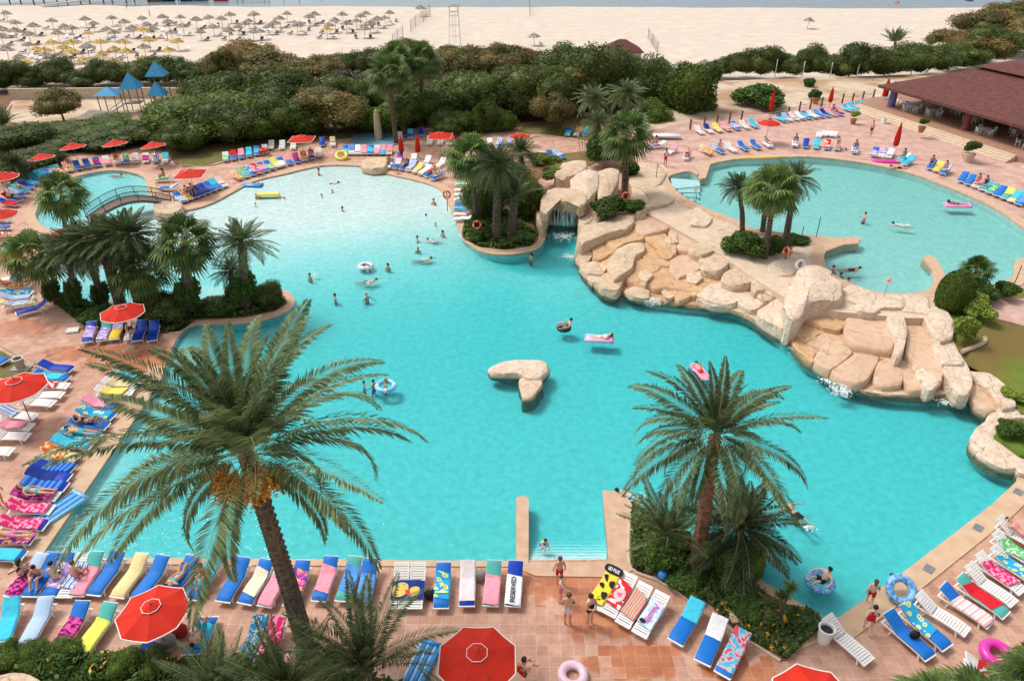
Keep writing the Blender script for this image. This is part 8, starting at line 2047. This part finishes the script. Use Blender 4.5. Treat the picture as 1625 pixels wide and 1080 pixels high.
onseat('A', 1, 'sit', 'woman in a black bikini sitting with her back turned, first of four friends', (-.1,.1), 8, suit=('top','black'), skin='t', long=True)
onseat('A', 2, 'sitlong', 'friend bending forward over the blue lounger, second of four', (-.1,0), -170, suit=('trunks','blue'), skin='t')
onseat('A', 3, 'sit', 'man with bare back sitting third among four friends', (-.2,0), 20, suit=('trunks','white'), skin='p')
onseat('A', 4, 'sit', 'brown-haired friend sitting fourth, facing the pool', (-.15,-.1), -15, suit=('trunks','pink'), skin='t', hair='b')
onseat('A', 9, 'lieknee', 'person lying with knees up behind the red parasol', (0,0), 180, dz=.04, suit=('top','aqua'), skin='t')
onseat('A', 10, 'sitlong', 'woman in red bikini and black hat on the aqua towel', (.1,0), 200, dz=.04, suit=('top','red'), skin='t', long=True)
onseat('B', 6, 'lieknee', 'sunbather lying with one arm behind the head near the bottom hedge', (0,0), 0, dz=.10, suit=('trunks','aqua'), skin='t')
onseat('E', 6, 'lieknee', 'dark-haired sunbather with bent legs on the left row', (0,0), 0, dz=.05, suit=('top','black'), skin='b', long=True)
onseat('E', 7, 'prone', 'sunbather lying face down on the yellow-flowered aqua towel', (0,0), 0, dz=.14, suit=('trunks','aqua'), skin='t')
onseat('E', 13, 'lie', 'woman in a turquoise bikini lying on a dark-flowered towel', (0,0), 0, dz=.12, suit=('top','aqua'), skin='t', hair='b', long=True)
onseat('E', 16, 'lie', 'sunbather with magenta swimwear on the orange-and-pink towel', (0,0), 0, dz=.12, suit=('trunks','pink'), skin='t')
onseat('D', 11, 'lieknee', 'sunbather with a pink band on the farthest right lounger', (0,0), 0, dz=.06, suit=('top','pink'), skin='t')
for rn, i, pz, lab, st in (('K',2,'lie','sunbather on the white blotched towel behind the paddling pool',('top','red')),('K',7,'sitlong','sitting sunbather with knees up behind the paddling pool',('top','pink')),('K',11,'lie','sunbather at the end of the paddling pool row',('trunks','blue')),
  ('J',2,'lie','sunbather on the red towel left of the paddling pool',('trunks','black')),('J',4,'lie','sunbather on the fourth lounger left of the paddling pool',('trunks','blue')),('K2',1,'sit','person in orange sitting beside the bridge parasol',('suit','orange')),
  ('L',2,'sit','dark-haired person sitting on the bright yellow lounger by the bridge',('trunks','red')),('L',3,'sit','second person sitting in the bridge-end row',('trunks','black')),('N',5,'lie','sunbather on orange cloth facing the shallow',('top','black')),
  ('S',1,'sit','person sitting at the start of the slanted row',('suit','orange')),('S',3,'lie','sunbather on the third lounger of the slanted row',('top','black')),('S',7,'lie','sunbather near the end of the slanted row',('trunks','red')),('S',8,'lieknee','last sunbather of the slanted row with knees up',('top','purple')),
  ('U',3,'sitlong','red-clad person under the hedge parasol',('suit','red')),('Y',1,'sit','woman with a purple towel sitting by the grotto path',('top','purple')),('Y',3,'lie','sunbather with pink towels near the lifeguard',('trunks','black')),
  ('ZA',2,'sit','person in red sitting amid the upper terrace',('trunks','red')),('ZA',6,'lie','sunbather beside the open terrace parasol',('top','black')),('ZE',1,'sit','pale person sitting behind the upper pool',('trunks','white')),('ZE',5,'sit','person in pink sitting at the end of the upper pool row',('top','pink')),
  ('ZE2',1,'sit','sunbather sitting alone on the single lounger at the upper pool',('trunks','aqua')),('ZG',1,'sit','person in a turquoise shirt sitting by the pink mattress',('suit','aqua')),('ZH',1,'sit','person sitting on the first lounger before the steps',('trunks','black')),('ZH',3,'sitlong','woman sitting before the restaurant steps',('top','pink')),
  ('ZI',3,'sitlong','woman with bent knees in the row below the steps',('top','red')),('ZI',4,'sit','dark-haired person sitting upright below the steps',('suit','black')),('ZB',9,'sit','person sitting near the far closed parasol',('top','red')),('ZD',4,'lie','sunbather beside the blue column',('trunks','white')),('G',6,'lie','person resting in the shade beside the palm grove',('trunks','black')) ):
    onseat(rn, i, pz, lab, (0,0), 180 if pz in ('sit','sitlong') else 0, dz=.12, suit=st, skin='tbp'[i % 3], long=bool(i % 2))
for px, py, lab, su in ((202,15,'person in blue wading at the shore by the pier','blue'),(421,9,'person in green wading off the umbrella beach','green'),(429,10,'child in red beside the green bather in the sea','red'),(451,8,'person in pale shirt standing in the sea','white'),(476,9,'small bather in aqua near the sea edge','aqua'),(511,5,'bather in bright blue farther out in the sea','blue'),(1424,11,'person walking along the shore on the right beach','black'),(1420,12,'companion in red walking along the right beach','red'),(8,28,'person in dark clothes under the first beach umbrella','black'),(267,66,'red-clad person between the straw umbrellas','red'),(239,28,'person in dark red sitting beyond the beach umbrellas','red')):
    onground('walk', px, py, 0, 200, lab, suit=('suit', su), skin='t')
g = G(1612, 1052, 0); person('sit', g-Vector((0,0,.1)), D(200), 'dark-haired person sitting beside the hot pink ring', suit=('suit','blue'), skin='t')
g = G(1594, 1068, 0); person('sit', g-Vector((0,0,.3)), D(160), 'child in a red cap crouching by the hot pink ring', suit=('suit','red'), skin='t')
g = G(826, 1082, 0); person('sitlong', g, D(40), 'person half hidden under the big bottom parasol', suit=('suit','red'), skin='t')
row('R1', 'at the pink ring', [(1548,1056,1610,1080,'W','rw',3)])
# "TWI" lettering on the pink ring
cu = bpy.data.curves.new('txt', 'FONT'); cu.body = 'TWI'; cu.size = .2; cu.extrude = .004; ob = bpy.data.objects.new('txt', cu); COL.objects.link(ob); bpy.context.view_layer.update()
me = bpy.data.meshes.new_from_object(ob.evaluated_get(bpy.context.evaluated_depsgraph_get())); bpy.data.objects.remove(ob); me.materials.clear(); me.materials.append(M_WINK)
for o in list(bpy.data.objects):
    if o.name.startswith('swim_ring') and 'hot pink' in o.get('label', ''):
        l = link('lettering', me, o, (-.15, -.50, .17)); l.rotation_euler = (R(12), 0, R(4))

for px, py, r_, l in ((580,425,.7,'splash around the white swim ring'),(674,412,.6,'splash of the crawl swimmer'),(500,436,.35,'small splash beside the lone bather'),(1012,790,.8,'foam kicked up beside the wedge of deck'),(1438,358,.5,'splash of the upper pool swimmer'),(584,449,.4,'ripple foam around the surface swimmer'),(688,384,.4,'foam at the snorkelling child'),(1283,838,.3,'foam at the feet of the floating man')):
    foam(px, py, r_, l, 60, UW if px > 1400 else WL)
